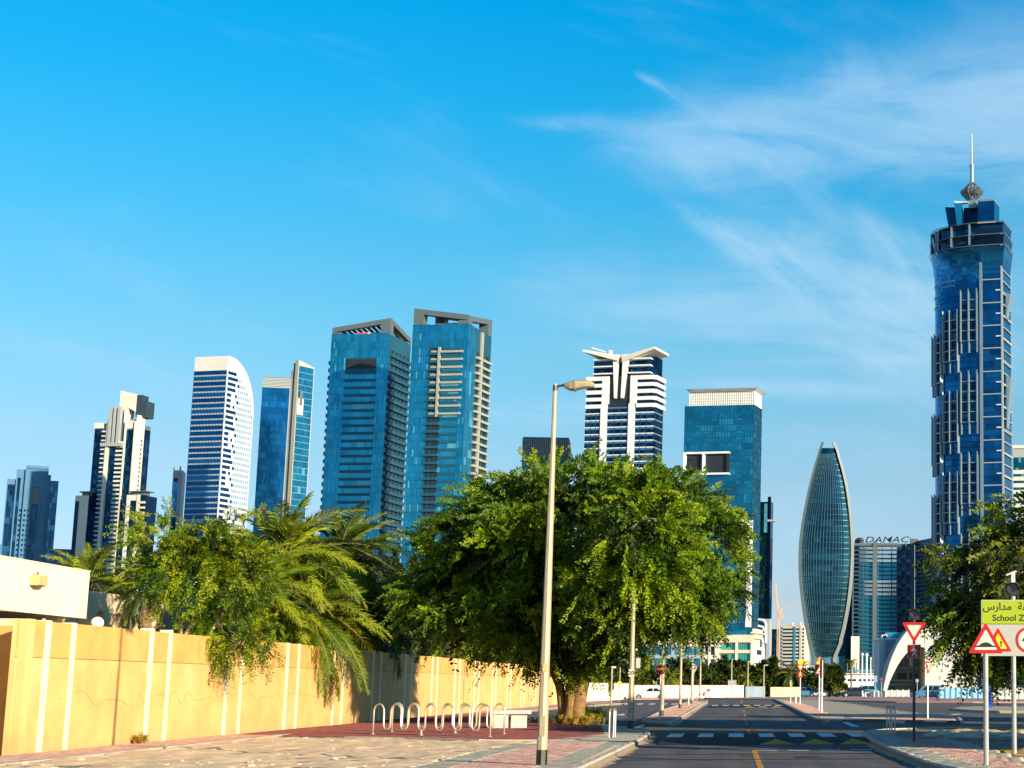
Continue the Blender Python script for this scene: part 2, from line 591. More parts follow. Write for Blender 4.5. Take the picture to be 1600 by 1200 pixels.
# strips of the kerbside path: grey border, pink field, grey border
kin = off([tuple(kn), tuple(k0), tuple(k1)], 0.17)
def strip(o0, o1, y0, y1):
    base = k0
    n = Vector((-kd.y, kd.x))
    f = lambda y, o: tuple(base + kd * ((y - base.y) / kd.y) + n * o)
    return [f(y0, o0), f(y1, o0), f(y1, o1), f(y0, o1)]
Yend = k1.y + 0.6
pavers('grey_paver', strip(0.17, 0.95, 26, Yend), PZ, 0.4, 0.4, [M_grey, M_grey2], lp, h=0.02)
pavers('pink_paver', strip(0.95, 2.45, 26, Yend), PZ, 0.2, 0.1, [M_pink, M_pink2, M_pink3], lp)
pavers('grey_paver', strip(2.45, 3.25, 26, Yend - 1.5), PZ, 0.4, 0.4, [M_grey, M_grey2], lp)
# nose of grey units
nz = [f for f in strip(0.2, 3.0, Yend, Yend + 0.01)[:1]] + off(nose, 0.2) + [X(940, 1134), X(948, 1146), strip(0.2, 3.0, Yend, Yend + 0.01)[3]]
pavers('grey_paver', nz, PZ, 0.2, 0.2, [M_grey2, M_grey], lp)
# red plaza under the tree
plaza = [X(548, 1150.5), X(640, 1152), X(760, 1155), X(905, 1155.5), X(942, 1146), X(938, 1134), X(855, 1127), X(792, 1121), X(770, 1113.5)] + [tuple(wallpt(d, -0.15).xy) for d in (96, 80, 66, 57)]
pavers('red_paver', plaza, PZ, 0.2, 0.1, [M_redp, M_redp2], lp)
# red strip along the wall, with a concrete edging
rs = [tuple(wallpt(d, -0.1).xy) for d in (57, 46, 36, 26)] + [tuple(wallpt(d, -1.65).xy) for d in (26, 36, 46, 57)]
pavers('pink_paver', rs, PZ, 0.2, 0.1, [M_pink, M_pink2, M_pink3], lp)
rs2 = [tuple(wallpt(d, -0.1).xy) for d in (190, 140, 100)] + [tuple(wallpt(d, -1.9).xy) for d in (100, 120, 150)] + [X(980, 1099.2)]
flat('pink_paving', rs2, PZ - 0.015, M_pink, kind=False, parent=lp)
ed = [tuple(wallpt(d, -1.7).xy) for d in (26, 36, 46, 57)] + [X(560, 1150), X(700, 1154.5), X(842, 1158)]
for i in range(3):
    a, b = Vector(ed[i]), Vector(ed[i + 1])
    n = int((b - a).length / 1.0)
    for j in range(n):
        p, q = a + (b - a) * (j / n), a + (b - a) * ((j + 0.985) / n)
        if p.y < 33:
            continue
        m = MB()
        nn = Vector((-(q - p).normalized().y, (q - p).normalized().x)) * 0.22
        m.prism([tuple(p), tuple(q), tuple(q - nn), tuple(p - nn)], PZ - 0.06, PZ + 0.012)
        m.build('edging_stone', M_kerb, lp)
ep = [Vector(X(548, 1151)), Vector(X(640, 1152.6)), Vector(X(760, 1155.8)), Vector(X(905, 1156.3))]
for i in range(3):
    a, b = ep[i], ep[i + 1]
    n = max(1, int((b - a).length / 0.9))
    for j in range(n):
        p, q = a + (b - a) * (j / n), a + (b - a) * ((j + 0.985) / n)
        nn = Vector((-(q - p).normalized().y, (q - p).normalized().x)) * 0.25
        m = MB()
        m.prism([tuple(p), tuple(q), tuple(q - nn), tuple(p - nn)], PZ - 0.06, PZ + 0.012)
        m.build('edging_stone', M_kerb, lp)

M_drift = P('sand_drift', (0.50, 0.37, 0.21), 0.95, 0, 0.2, 3)
def drift(pts, w, rnd=random.Random(8)):
    """ragged ribbon of blown sand lying against the outside of a kerb"""
    mb = MB()
    P2 = [Vector((p[0], p[1])) for p in pts]
    A, B = [], []
    for a, b in zip(P2, P2[1:]):
        n = max(1, int((b - a).length / 0.25))
        d = (b - a).normalized(); nn = Vector((d.y, -d.x))
        for i in range(n):
            p = a + (b - a) * (i / n)
            A.append((p.x, p.y, 0.018)); q = p + nn * w * rnd.uniform(.25, 1.3); B.append((q.x, q.y, 0.006))
    for i in range(len(A) - 1):
        mb.poly([A[i], B[i], B[i + 1], A[i + 1]])
    return mb.build('sand_drift', M_drift, road, stuff=True)
drift(lk, 0.22)
# ---- sand lot: uneven, trodden
def fbm(x, y, seed=0, octv=5):
    r = np.random.RandomState(seed)
    z = np.zeros_like(x)
    a, f = 1.0, 1.0
    for _ in range(octv):
        for _k in range(4):
            th = r.rand() * 6.283
            ph = r.rand() * 6.283
            z += a * np.sin((x * math.cos(th) + y * math.sin(th)) * f * 1.3 + ph + 1.5 * np.sin((x * math.sin(th) - y * math.cos(th)) * f * 0.6 + ph * 2)) / 4
        a *= 0.5
        f *= 2.05
    return z
def sand_patch(name, poly, nx, ny, z0, amp, seed, mat, soft=0.6):
    px = np.array(poly)
    x0, y0 = px.min(0)
    x1, y1 = px.max(0)
    gx, gy = np.meshgrid(np.linspace(x0, x1, nx), np.linspace(y0, y1, ny))
    n = fbm(gx, gy, seed)
    rip = np.abs(fbm(gx * 2.2, gy * 1.3, seed + 5, 4))
    z = z0 + amp * (0.5 * n + 0.75 * rip ** 1.5 + 0.35 * fbm(gx * 4.5, gy * 3.0, seed + 9, 3) - 0.2)
    ins = np.zeros(gx.shape, bool)
    X_, Y_ = gx, gy
    c = ins.copy()
    for i in range(len(poly)):
        xa, ya = poly[i]
        xb, yb = poly[(i + 1) % len(poly)]
        cond = ((ya > Y_) != (yb > Y_)) & (X_ < (xb - xa) * (Y_ - ya) / ((yb - ya) or 1e-9) + xa)
        c ^= cond
    z = np.where(c, z, z0 - 0.12)
    v = np.stack([gx, gy, z], -1).reshape(-1, 3)
    idx = np.arange(nx * ny).reshape(ny, nx)
    q = np.stack([idx[:-1, :-1], idx[:-1, 1:], idx[1:, 1:], idx[1:, :-1]], -1).reshape(-1, 4)
    me = np_mesh(name, v, q, [mat])
    me.polygons.foreach_set('use_smooth', [True] * len(q))
    return put(name, me)
sp = [tuple(wallpt(d, -1.95).xy) for d in (26, 36, 46, 54)] + [X(548, 1152.5), X(640, 1154.3), X(760, 1157.5), X(850, 1159)] + [strip(3.25, 3.3, 26, Yend - 2)[1], strip(3.25, 3.3, 26, 27)[0]]
struct(sand_patch('sand', sp, 230, 330, PZ - 0.005, 0.05, 3, M_sand))
M_stone = P('pale_rubble', (0.54, 0.45, 0.33), 0.9, 0, 0.2, 9, 0.3, 30)
m = MB()
rr = random.Random(11)
for i in range(260):
    y = rr.uniform(33, 53) if i < 150 else rr.uniform(33, 37.5)
    x = rr.uniform(-19, -6)
    if not inside(sp, x, y):
        continue
    s = rr.choice([0.008, 0.01, 0.012, 0.015, 0.02, 0.035]) * rr.uniform(0.7, 1.3)
    c = Vector((x, y, PZ + s * 0.3))
    pts = []
    for k in range(8):
        dx, dy, dz = ((k in (1, 2, 5, 6)) * 2 - 1, (k in (2, 3, 6, 7)) * 2 - 1, (k > 3) * 2 - 1)
        pts.append(c + Vector((dx * s * rr.uniform(.6, 1.5), dy * s * rr.uniform(.6, 1.5), dz * s * rr.uniform(.35, .8))))
    m.hexa(pts)
o = m.build('rubble', M_stone, stuff=True)
tag(o, 'pale pebbles and broken stones strewn over the sand lot', 'stones')

# ---- median island with the row of lamp posts
isl = [X(1002, 1124.5), X(1004, 1127), X(1016, 1129.3), X(1043, 1130), X(1054, 1127.5), X(1059, 1124), X(1092, 1104), X(1105, 1096.5), X(1106, 1094), X(1090, 1093.6), X(1079, 1095), X(1069, 1098), X(1034, 1109)]
mi = flat('median', isl, PZ - 0.03, M_mortar, thick=0.14)
kerb(mi, isl[0:] + [isl[0]], [M_kerb], L=1.5)
iin = [X(1012, 1122.8), X(1040, 1126.5), X(1050, 1123), X(1098, 1096.8), X(1084, 1095.6), X(1070, 1099), X(1038, 1109.5)]
pavers('pink_paver', iin, PZ, 0.2, 0.1, [M_pink, M_pink2, M_pink3], mi)
flat('grey_paving', off(isl + [isl[0]], 0.14)[:-1], PZ - 0.012, M_grey, kind=False, parent=mi)

# ---- right island: pink path, beige field, black and white kerb
ri = [X(1207, 1090.8), X(1235, 1104), X(1258, 1115), X(1274, 1122), X(1284, 1124.5), X(1319, 1123.6), X(1400, 1125.4), X(1450, 1127), X(1500, 1128), X(1505, 1126), X(1502, 1122.5), X(1480, 1118.5), X(1440, 1114.5), X(1387, 1108), X(1336, 1099.6), X(1290, 1094.3), X(1235, 1091.2)]
rip = flat('median', ri, PZ - 0.03, M_mortar, thick=0.14)
kerb(rip, ri[0:6], [M_kerb], L=1.4)
kerb(rip, ri[5:11], [M_kwhite, M_kblack], L=1.55, height=PZ + 0.03)
kerb(rip, ri[10:] + [ri[0]], [M_kerb], L=2.0)
flat('beige_paving', off(ri + [ri[0]], 0.15)[:-1], PZ - 0.012, M_beige, kind=False, parent=rip)
pavers('pink_paver', [X(1222, 1094.5), X(1262, 1113), X(1283, 1120.5), X(1318, 1120.8), X(1300, 1117), X(1250, 1098)], PZ, 0.2, 0.1, [M_pink, M_pink2, M_pink3], rip)
pavers('pink_paver', [X(1330, 1121.2), X(1400, 1123), X(1490, 1125.6), X(1490, 1123.6), X(1400, 1119.5), X(1330, 1118.6)], PZ, 0.2, 0.1, [M_pink, M_pink2, M_pink3], rip)

# ---- right pavement with sand beds
rk = [X(1600, 1133), X(1500, 1136), X(1400, 1138.3), X(1368, 1139.8), X(1351, 1142), X(1346, 1145), X(1350, 1149), X(1362, 1156), X(1382, 1166), X(1410, 1176.5), X(1442, 1188.5), X(1470, 1196), X(1505, 1203.5), X(1560, 1212), X(1700, 1226)]
far_r = [(16, 27), (20, 60), X(1900, 1131)]
rp_poly = rk + far_r
rp = flat('pavement', rp_poly, PZ - 0.03, M_mortar, thick=0.14)
kerb(rp, rk, [M_kerb, M_kerb, M_kerb], L=0.95)
kin = off(rk, 0.17)
g1 = kin[3:] + off(rk, 0.85)[::-1][:12]
pavers('grey_paver', g1, PZ, 0.4, 0.4, [M_grey, M_grey2], rp, ang=RANG + 0.25)
pk = off(rk, 0.85)[5:] + [X(1700, 1213), X(1600, 1196), X(1545, 1179), X(1500, 1165), X(1455, 1156), X(1400, 1151)]
pavers('pink_paver', pk, PZ, 0.2, 0.1, [M_pink, M_pink2, M_pink3], rp, ang=RANG + 0.2)
pavers('grey_paver', [X(1455, 1156), X(1500, 1165), X(1545, 1179), X(1600, 1196), X(1700, 1213), X(1700, 1206), X(1605, 1189), X(1550, 1171.5), X(1510, 1160), X(1475, 1153.2)], PZ, 0.3, 0.2, [M_grey2, M_grey], rp, ang=RANG + 0.5)
pavers('pink_paver', [X(1405, 1150), X(1480, 1153), X(1600, 1155.5), X(1700, 1157), X(1700, 1153.5), X(1460, 1151)], PZ, 0.2, 0.1, [M_pink, M_pink2, M_pink3], rp)
struct(sand_patch('sand', [X(1440, 1149), X(1455, 1140), X(1500, 1137.5), X(1700, 1134), X(1750, 1150), X(1600, 1151.5)], 120, 90, PZ - 0.02, 0.09, 8, M_sand))
M_osand = P('orange_sand', (0.56, 0.33, 0.10), 0.95, 0, 0.25, 1.5, 0.3, 30, 0.1, stain=0.5, sst=1.0, scol=(0.42, 0.34, 0.22))
struct(sand_patch('sand', [X(1492, 1158), X(1600, 1158), X(1720, 1160), X(1740, 1204), X(1606, 1186), X(1552, 1170)], 110, 100, PZ - 0.02, 0.10, 9, M_osand))

drift(rk[3:], 0.2); drift(isl[3:8], 0.22)
# ---- pavement on the far side and the thin island at the right
fs = [X(1207, 1092.0), X(1280, 1093.2), X(1400, 1096.0), X(1520, 1096.5), X(1800, 1096.5), X(1800, 1089), X(1190, 1088.6), X(975, 1089), X(985, 1091.5), X(1100, 1090.6)]
fp = flat('pavement', fs, PZ - 0.01, M_pink3, thick=0.14)
kerb(fp, fs[:5], [M_kerb], L=4)
ti = [X(1487, 1107), X(1520, 1109.8), X(1560, 1111), X(1700, 1111.5), X(1700, 1104), X(1530, 1103.2), X(1500, 1104.2)]
tp = flat('median', ti, PZ - 0.01, M_beige, thick=0.14)
kerb(tp, ti[:4], [M_kerb], L=1.8)

# ---- speed tables and markings
rdx = Vector((ROADDIR.y, -ROADDIR.x, 0))           # to the right of travel
RD = Vector((ROADDIR.x, ROADDIR.y, 0))
def rp_(px, py):                                    # pixel on the road -> (along, across) in the road frame
    p = gnd(px, py, 0)
    return p.dot(RD), p.dot(rdx)
def rf(s, a, z):
    p = RD * s + rdx * a
    return (p.x, p.y, z)
def hump(name, s0, s1, a0, a1, h, ramp, label, parent=None):
    m = MB()
    prof = [(s0, 0.002), (s0 + ramp, h), (s1 - ramp, h), (s1, 0.002)]
    A = [rf(s, a0, z) for s, z in prof] + [rf(s1, a0, -0.02), rf(s0, a0, -0.02)]
    m.extr(A, rdx * (a1 - a0))
    o = m.build(name, M_hump)
    struct(o)
    def zz(s):
        if s < s0 + ramp:
            return h * (s - s0) / ramp
        if s > s1 - ramp:
            return h * (s1 - s) / ramp
        return h
    return o, zz
sA, aL = rp_(1010, 1165)
_, aR = rp_(1385, 1165)
_, aC = rp_(1180, 1168)
hp, hz = hump('speed_table', sA, sA + 11.6, aL + 0.3, aR - 0.1, 0.10, 2.6, '')
def mark(name, parent, quads, mat, zf, dz=0.005):
    m = MB()
    for q in quads:
        m.poly([rf(s, a, zf(s) + dz) for s, a in q])
    return m.build(name, mat, parent)
wA = (aR - aL)
for i in range(3):
    w = (aR - 0.2 - aC - 0.1) / 3
    c = aC + 0.1 + w * (i + 0.5)
    tri = [(sA + 0.15, c - w * 0.47), (sA + 0.15, c + w * 0.47), (sA + 2.55, c)]
    mark('yellow_triangle', hp, [tri], M_yel, hz)
for i in range(7):
    w = wA / 7
    a = aL + w * (i + 0.62)
    s_ = sA + 4.5
    mark('white_block', hp, [[(s_, a - 0.24), (s_, a + 0.24), (s_ + 4.1, a + 0.24), (s_ + 4.1, a - 0.24)]], M_wht, hz)
sB, aL2 = rp_(1106, 1106)
_, aR2 = rp_(1228, 1106)
hp2, hz2 = hump('speed_table', sB, sB + 16, aL2 + 0.2, aR2 - 0.1, 0.10, 3.0, '')
_, aC2 = rp_(1161, 1106)
for i in range(3):
    w = (aR2 - 0.2 - aC2) / 3
    c = aC2 + w * (i + 0.5)
    mark('yellow_triangle', hp2, [[(sB + 0.1, c - w * 0.45), (sB + 0.1, c + w * 0.45), (sB + 2.9, c)]], M_yel, hz2)
for i in range(7):
    w = (aR2 - aL2) / 7
    a = aL2 + w * (i + 0.55)
    mark('white_block', hp2, [[(sB + 5.2, a - 0.27), (sB + 5.2, a + 0.27), (sB + 10.2, a + 0.27), (sB + 10.2, a - 0.27)]], M_wht, hz2)
flatz = lambda s: 0.0
def rect(px0, py0, px1, py1, w):
    (s0, a0), (s1, a1) = rp_(px0, py0), rp_(px1, py1)
    return [(s0, a0 - w / 2), (s0, a0 + w / 2), (s1, a1 + w / 2), (s1, a1 - w / 2)]
for q in [(1190, 1203, 1178, 1172), (1172.3, 1147, 1169, 1140.5), (1168, 1133.5, 1164, 1124.5), (1164.5, 1119.5, 1163.3, 1116), (1162.5, 1113.5, 1162, 1110.5), (1159.5, 1099, 1158, 1093)]:
    mark('centre_line', road, [rect(*q, 0.13)], M_yel, flatz, 0.004)
for i in range(4):
    px = 1182 + i * 49.3
    s0, a0 = rp_(px, 1173.4 - i * 0.5)
    s1, a1 = rp_(px + 33, 1173.2 - i * 0.5)
    mark('stop_line', road, [[(s0, a0), (s0, a1), (s0 + 0.32, a1), (s0 + 0.32, a0)]], M_wht, flatz, 0.004)
    mark('rumble_line', road, [[(s0 - 1.4, a0 - 0.6), (s0 - 1.4, a1 - 0.6), (s0 - 1.25, a1 - 0.6), (s0 - 1.25, a0 - 0.6)]], M_yel, flatz, 0.004)
def gmark(name, pts, mat):
    m = MB()
    m.poly([tuple(gnd(x, y, 0.005)) for x, y in pts])
    m.build(name, mat, road)
for yy, w_ in ((1187.6, .5), (1179.5, .3)):
    gmark('tar_seam', [(925, yy - w_), (1425, yy - 2.5 - w_), (1425, yy - 2.5 + w_), (925, yy + w_)], M_hump)
gmark('give_way_line', [(1310, 1125.5), (1319, 1125.5), (1344, 1135.6), (1331, 1135.8)], M_wht)
gmark('give_way_line', [(991, 1136.5), (1001, 1136.5), (1017, 1130.2), (1008, 1130)], M_wht)
m = MB(); _p = gnd(1262, 1183, 0.006); m.tube([_p, _p + Vector((0, 0, .006))], .33, 20); m.build('manhole_cover', M_hump, road)
gmark('white_arrow', [(962, 1117), (975, 1114.8), (976, 1115.6), (976, 1117.4), (968, 1118)], M_wht)
gmark('white_arrow', [(1484, 1115.8), (1500, 1115), (1503, 1116), (1490, 1117)], M_wht)
for x0 in (955, 975.5, 994, 1013, 1031, 1048):
    gmark('crossing_bar', [(x0 + (1.0 if x0 < 1000 else 0), 1101), (x0 + 10, 1100.6), (x0 + 11.5, 1099), (x0 + 2, 1099.3)], M_wht)
# ================================================================== boundary wall
M_wall = P('yellow_render', (0.72, 0.435, 0.16), 0.92, 0, 0.12, 1.2, 0.35, 70, 0.2, stain=0.65, sst=0.45, scol=(0.76, 0.52, 0.26))
M_wallt = P('yellow_render_upper', (0.70, 0.385, 0.115), 0.92, 0, 0.14, 1.5, 0.45, 70, 0.2, stain=0.6, sst=0.8, scol=(0.72, 0.46, 0.20))
M_rib = P('cream_rib', (0.80, 0.70, 0.50), 0.9, 0, 0.07, 2, 0.2, 60, 0.2)
M_joint = P('brown_joint', (0.20, 0.09, 0.03), 0.8, 0, 0.2, 3)
M_cream = P('cream_render', (0.80, 0.70, 0.55), 0.92, 0, 0.06, 0.8, 0.25, 60, 0.2, stain=0.25, sst=0.7, scol=(0.74, 0.60, 0.43))
M_scrawl = P('scrawl', (0.30, 0.18, 0.07), 0.9, 0, 0.1)
M_steel = P('galvanised_steel', (0.42, 0.43, 0.41), 0.45, 0.6, 0.12, 8, 0.05, 40)
M_chrome = P('polished_steel', (0.66, 0.58, 0.46), 0.35, 0.45, 0.05, 8)
M_dsteel = P('dark_painted_steel', (0.05, 0.055, 0.06), 0.5, 0.2, 0.2, 8)
M_black = P('black_paint', (0.012, 0.012, 0.014), 0.5, 0, 0.2, 8)
M_lampc = P('lamp_post_paint', (0.40, 0.34, 0.24), 0.6, 0.15, 0.10, 4, 0.06, 30, stain=0.3, sst=3, scol=(0.34, 0.27, 0.16))
M_lamph = P('lamp_housing', (0.30, 0.26, 0.17), 0.5, 0.1, 0.12, 6)
M_bowl = P('lamp_bowl', (0.34, 0.29, 0.17), 0.2, 0.0, 0.12, 8)
M_white = P('white_paint', (0.78, 0.77, 0.74), 0.6, 0, 0.05, 3)
M_swhite = P('sign_white', (0.58, 0.55, 0.48), 0.4, 0, 0.04, 2)
M_sgrey = P('sign_grey', (0.36, 0.36, 0.33), 0.45, 0, 0.04, 2)
M_red = P('sign_red', (0.42, 0.006, 0.010), 0.4, 0, 0.06, 2)
M_ored = P('sign_orange_red', (0.75, 0.08, 0.01), 0.4, 0, 0.06, 2)
M_syel = P('sign_yellow', (0.70, 0.55, 0.01), 0.4, 0, 0.04, 2)
M_lime = P('sign_lime', (0.28, 0.38, 0.003), 0.4, 0, 0.04, 2)
M_sblue = P('sign_blue', (0.02, 0.10, 0.55), 0.4, 0, 0.06, 2)
M_conc = P('concrete', (0.47, 0.45, 0.42), 0.85, 0, 0.15, 3, 0.25, 40, stain=0.3, sst=2)
M_wwall = P('white_wall', (0.82, 0.74, 0.60), 0.9, 0, 0.06, 0.5, 0.1, 40, 0.2)

def dirt_band(mat, top, col, seed):
    t = mat.node_tree; b = t.nodes['Principled BSDF']
    src = b.inputs['Base Color'].links[0].from_socket
    c = N(t, 'ShaderNodeTexCoord'); sp_ = N(t, 'ShaderNodeSeparateXYZ'); t.links.new(c.outputs['Object'], sp_.inputs[0])
    n = N(t, 'ShaderNodeTexNoise'); n.inputs['Scale'].default_value = 1.6; n.inputs['Detail'].default_value = 7; t.links.new(c.outputs['Object'], n.inputs[0])
    ad = N(t, 'ShaderNodeMath', operation='MULTIPLY_ADD'); t.links.new(n.outputs[0], ad.inputs[0]); ad.inputs[1].default_value = 1.5; ad.inputs[2].default_value = -.75
    sm = N(t, 'ShaderNodeMath', operation='SUBTRACT'); t.links.new(sp_.outputs[2], sm.inputs[0]); t.links.new(ad.outputs[0], sm.inputs[1])
    mr = N(t, 'ShaderNodeMapRange'); mr.inputs[1].default_value = top; mr.inputs[2].default_value = 0.05; mr.inputs[3].default_value = 0; mr.inputs[4].default_value = .55; t.links.new(sm.outputs[0], mr.inputs[0])
    x = N(t, 'ShaderNodeMix', data_type='RGBA'); t.links.new(mr.outputs[0], x.inputs[0]); t.links.new(src, x.inputs[6]); x.inputs[7].default_value = (*col, 1)
    t.links.new(x.outputs[2], b.inputs['Base Color'])
dirt_band(M_wall, 0.62, (0.58, 0.36, 0.17), 1)
def wbox(mb, d0, d1, o0, o1, z0, z1, m=0):
    c = []
    for z in (z0, z1):
        c += [wallpt(d0, o0, z), wallpt(d1, o0, z), wallpt(d1, o1, z), wallpt(d0, o1, z)]
    mb.hexa(c, m)
def wallD(px):                                     # depth where the wall passes image column px
    v = ray(px, 1068)
    q = v.x / v.y
    # X = WA.x + (D-WA.y)*WDIR.x/WDIR.y
    k = WDIR.x / WDIR.y
    return (WA.x - WA.y * k) / (q - k)
d70, d113, d228 = wallD(68.5), wallD(109), wallD(232)
per, gapd = d228 - d70, d113 - d70
WH = 3.16
wl_ = thing('boundary_wall', 'long yellow rendered boundary wall with pairs of cream ribs beside the brick path', 'wall', tuple(wallpt(60, 0, 0)))
inv = -Vector(wl_.location)
def wpart(name, mb, mat, label=None):
    return mb.build(name, mat, wl_, loc=tuple(inv), label=label)
dend = wallD(914)
d0 = WA.y
cuts = [d0]
k = 0
while d70 + per * k < dend:
    cuts += [d70 + per * k, d70 + per * k + gapd]
    k += 1
cuts.append(dend)
rr = random.Random(4)
for i in range(len(cuts) - 1):
    a, b = cuts[i], cuts[i + 1]
    h = WH + rr.uniform(-0.012, 0.012)
    spans = [(a, b)]
    for (p, q) in spans:
        mb = MB(); wbox(mb, p, q, 0, 0.25, 0.0, 2.30)
        wpart('wall_panel', mb, M_wall)
        mb = MB(); wbox(mb, p, q, 0.004 + (0.008 if (i % 2) else 0), 0.25, 2.318, h)
        wpart('wall_panel', mb, M_wallt)
        mb = MB(); wbox(mb, p, q, 0.02, 0.25, 2.30, 2.318)
        wpart('wall_joint', mb, M_joint)
    if 0 < i:
        wdt = 0.30 if i % 2 else 0.24
        mb = MB(); wbox(mb, a - wdt / 2, a + wdt / 2, -0.022, 0.27, 0.0, WH + (0.07 if i in (3, 4) else 0.02))
        wpart('rib', mb, M_rib)
# end pier facing the viewer and the recessed return to the left
mb = MB()
mb.hexa([(WA.x - 0.36, WA.y - 0.02, 0), (WA.x - 0.005, WA.y - 0.02, 0), (WA.x - 0.005, WA.y + 0.3, 0), (WA.x - 0.36, WA.y + 0.3, 0),
         (WA.x - 0.36, WA.y - 0.02, WH + 0.02), (WA.x - 0.005, WA.y - 0.02, WH + 0.02), (WA.x - 0.005, WA.y + 0.3, WH + 0.02), (WA.x - 0.36, WA.y + 0.3, WH + 0.02)])
wpart('end_pier', mb, M_wall)
mb = MB()
mb.box(WA.x - 9, WA.x - 0.37, WA.y + 1.2, WA.y + 1.45, 0, WH - 0.1)
wpart('return_wall', mb, M_wallt)
mb = MB()
mb.box(WA.x - 0.36, WA.x - 0.12, WA.y + 0.3, WA.y + 1.2, 0, WH - 0.05)
wpart('return_wall', mb, M_wallt)
# the wavy line scrawled along the wall
mb = MB()
pts = []
d = wallD(92)
while d < 75:
    ph = (d - 40) * 4.0 if d > 48 else (d - 40) * 2.1
    amp = 0.11 if d > 53 else 0.16
    if d > 66: amp = 0.03
    pts.append(wallpt(d, -0.004, 1.32 + amp * (.7 + .5 * math.sin(d * 1.7 + 1)) * math.sin(ph + .8 * math.sin(d * 1.1)) + 0.06 * math.sin(d * 0.9)))
    d += 0.10
segs = [(40.5, 43.0), (43.8, 47.9), (48.2, 75)]
for a, b in segs:
    q = [p for p in pts if a <= p.y <= b]
    if len(q) > 2:
        mb.tube(q, 0.005, 4)
wpart('scrawl', mb, M_scrawl, 'thin wavy line scrawled along the wall at waist height')
# dry grass at the foot of a rib
# ---- cream parapet block over the wall at the left edge
cb = thing('carport', 'cream flat-roofed block rising behind the near end of the yellow wall', 'building', tuple(wallpt(42, 2, 0)))
inv = -Vector(cb.location)
def cpart(name, mb, mat, label=None):
    return mb.build(name, mat, cb, loc=tuple(inv), label=label)
def ob(o):   # depth where a plane 'o' behind the wall passes a pixel column
    def f(px):
        v = ray(px, 930); q = v.x / v.y; k_ = WDIR.x / WDIR.y
        base = wallpt(40, o)
        return (base.x - base.y * k_) / (q - k_)
    return f
f12 = ob(1.1)
e1, e0 = f12(140), f12(0) - 7
zt_, zb_ = 4.66, 3.42
dj2 = f12(108)
mb = MB(); wbox(mb, e0, dj2 - 0.03, 1.1, 6.5, zb_, zt_); cpart('parapet', mb, M_cream)
mb = MB(); wbox(mb, dj2 + 0.03, e1, 1.1, 6.5, zb_, zt_); cpart('parapet', mb, M_cream)
mb = MB(); wbox(mb, dj2 - 0.03, dj2 + 0.03, 1.13, 6.4, zb_, zt_ - 0.02); cpart('expansion_joint', mb, M_joint)
mb = MB(); wbox(mb, e0, e1 + 0.01, 1.08, 6.5, zt_, zt_ + 0.03); cpart('roof_edge', mb, M_cream)
for dd in (e0 + 1, e0 + 4.5, f12(20), f12(124)):
    mb = MB(); wbox(mb, dd - 0.15, dd + 0.15, 1.5, 1.8, 0, zb_); cpart('column', mb, M_cream)
mb = MB(); wbox(mb, e0, e1, 6.2, 6.45, 0, zb_); cpart('back_wall', mb, M_cream)
# floodlight on the parapet
M_flood = P('floodlight_box', (0.62, 0.42, 0.17), 0.6, 0, 0.1, 5)
fa, fb = f12(47), f12(63)
fl = thing('floodlight', 'small square cream floodlight box fixed on the cream parapet', 'light', tuple(wallpt((fa + fb) / 2, 1.1, 4.2)))
inv2 = -Vector(fl.location)
mb = MB(); wbox(mb, fa, fb - 0.15, 0.86, 1.09, 4.10, 4.34); mb.build('housing', M_flood, fl, loc=tuple(inv2))
mb = MB(); wbox(mb, fa + 0.02, fb - 0.22, 0.88, 1.09, 4.07, 4.10); mb.build('bracket', M_joint, fl, loc=tuple(inv2))
mb = MB(); wbox(mb, fb - 0.12, fb, 0.95, 1.09, 4.10, 4.33); mb.build('control_box', M_cream, fl, loc=tuple(inv2))
mb = MB(); mb.tube([wallpt(fa + 0.15, 0.98, 4.34), wallpt(fa + 0.15, 0.98, 4.42)], 0.03, 6); mb.build('cable_gland', M_joint, fl, loc=tuple(inv2))
# globe lamp on the wall
dg_ = wallD(156)
gl = thing('globe_lamp', 'white globe lamp standing behind the top edge of the yellow wall', 'lamp', tuple(wallpt(dg_ + 0.9, 0.5, 0)))
mb = MB(); mb.sphere((0, 0, 3.28), 0.16, 0, 18, 12); mb.build('globe', M_white, gl, smooth=True)
mb = MB(); mb.tube([(0, 0, 0), (0, 0, 3.12)], 0.04, 8); mb.build('stem', M_steel, gl)

# ---- villa with arches behind the wall
M_villa = P('villa_render', (0.66, 0.55, 0.38), 0.92, 0, 0.08, 0.8, 0.2, 50, 0.2)
M_vglass = P('villa_window', (0.03, 0.07, 0.08), 0.15, 0.2, 0.2, 1)
fv = ob(6.0)
vd0, vd1 = fv(100), fv(330)
vi = thing('villa', 'pale beige villa with arched arcade half hidden by bushes behind the yellow wall', 'house', tuple(wallpt((vd0 + vd1) / 2, 8, 0)))
inv3 = -Vector(vi.location)
def vpart(name, mb, mat):
    return mb.build(name, mat, vi, loc=tuple(inv3))
ztop = 4.62
arcs = [fv(144), fv(169), fv(197), fv(230), fv(262), fv(290)]
hw = 0.62
mb = MB()
edges = [vd0] + [e for a in arcs for e in (a - hw, a + hw)] + [vd1]
for i in range(0, len(edges), 2):
    wbox(mb, edges[i], edges[i + 1], 6.0, 6.4, 0, ztop)
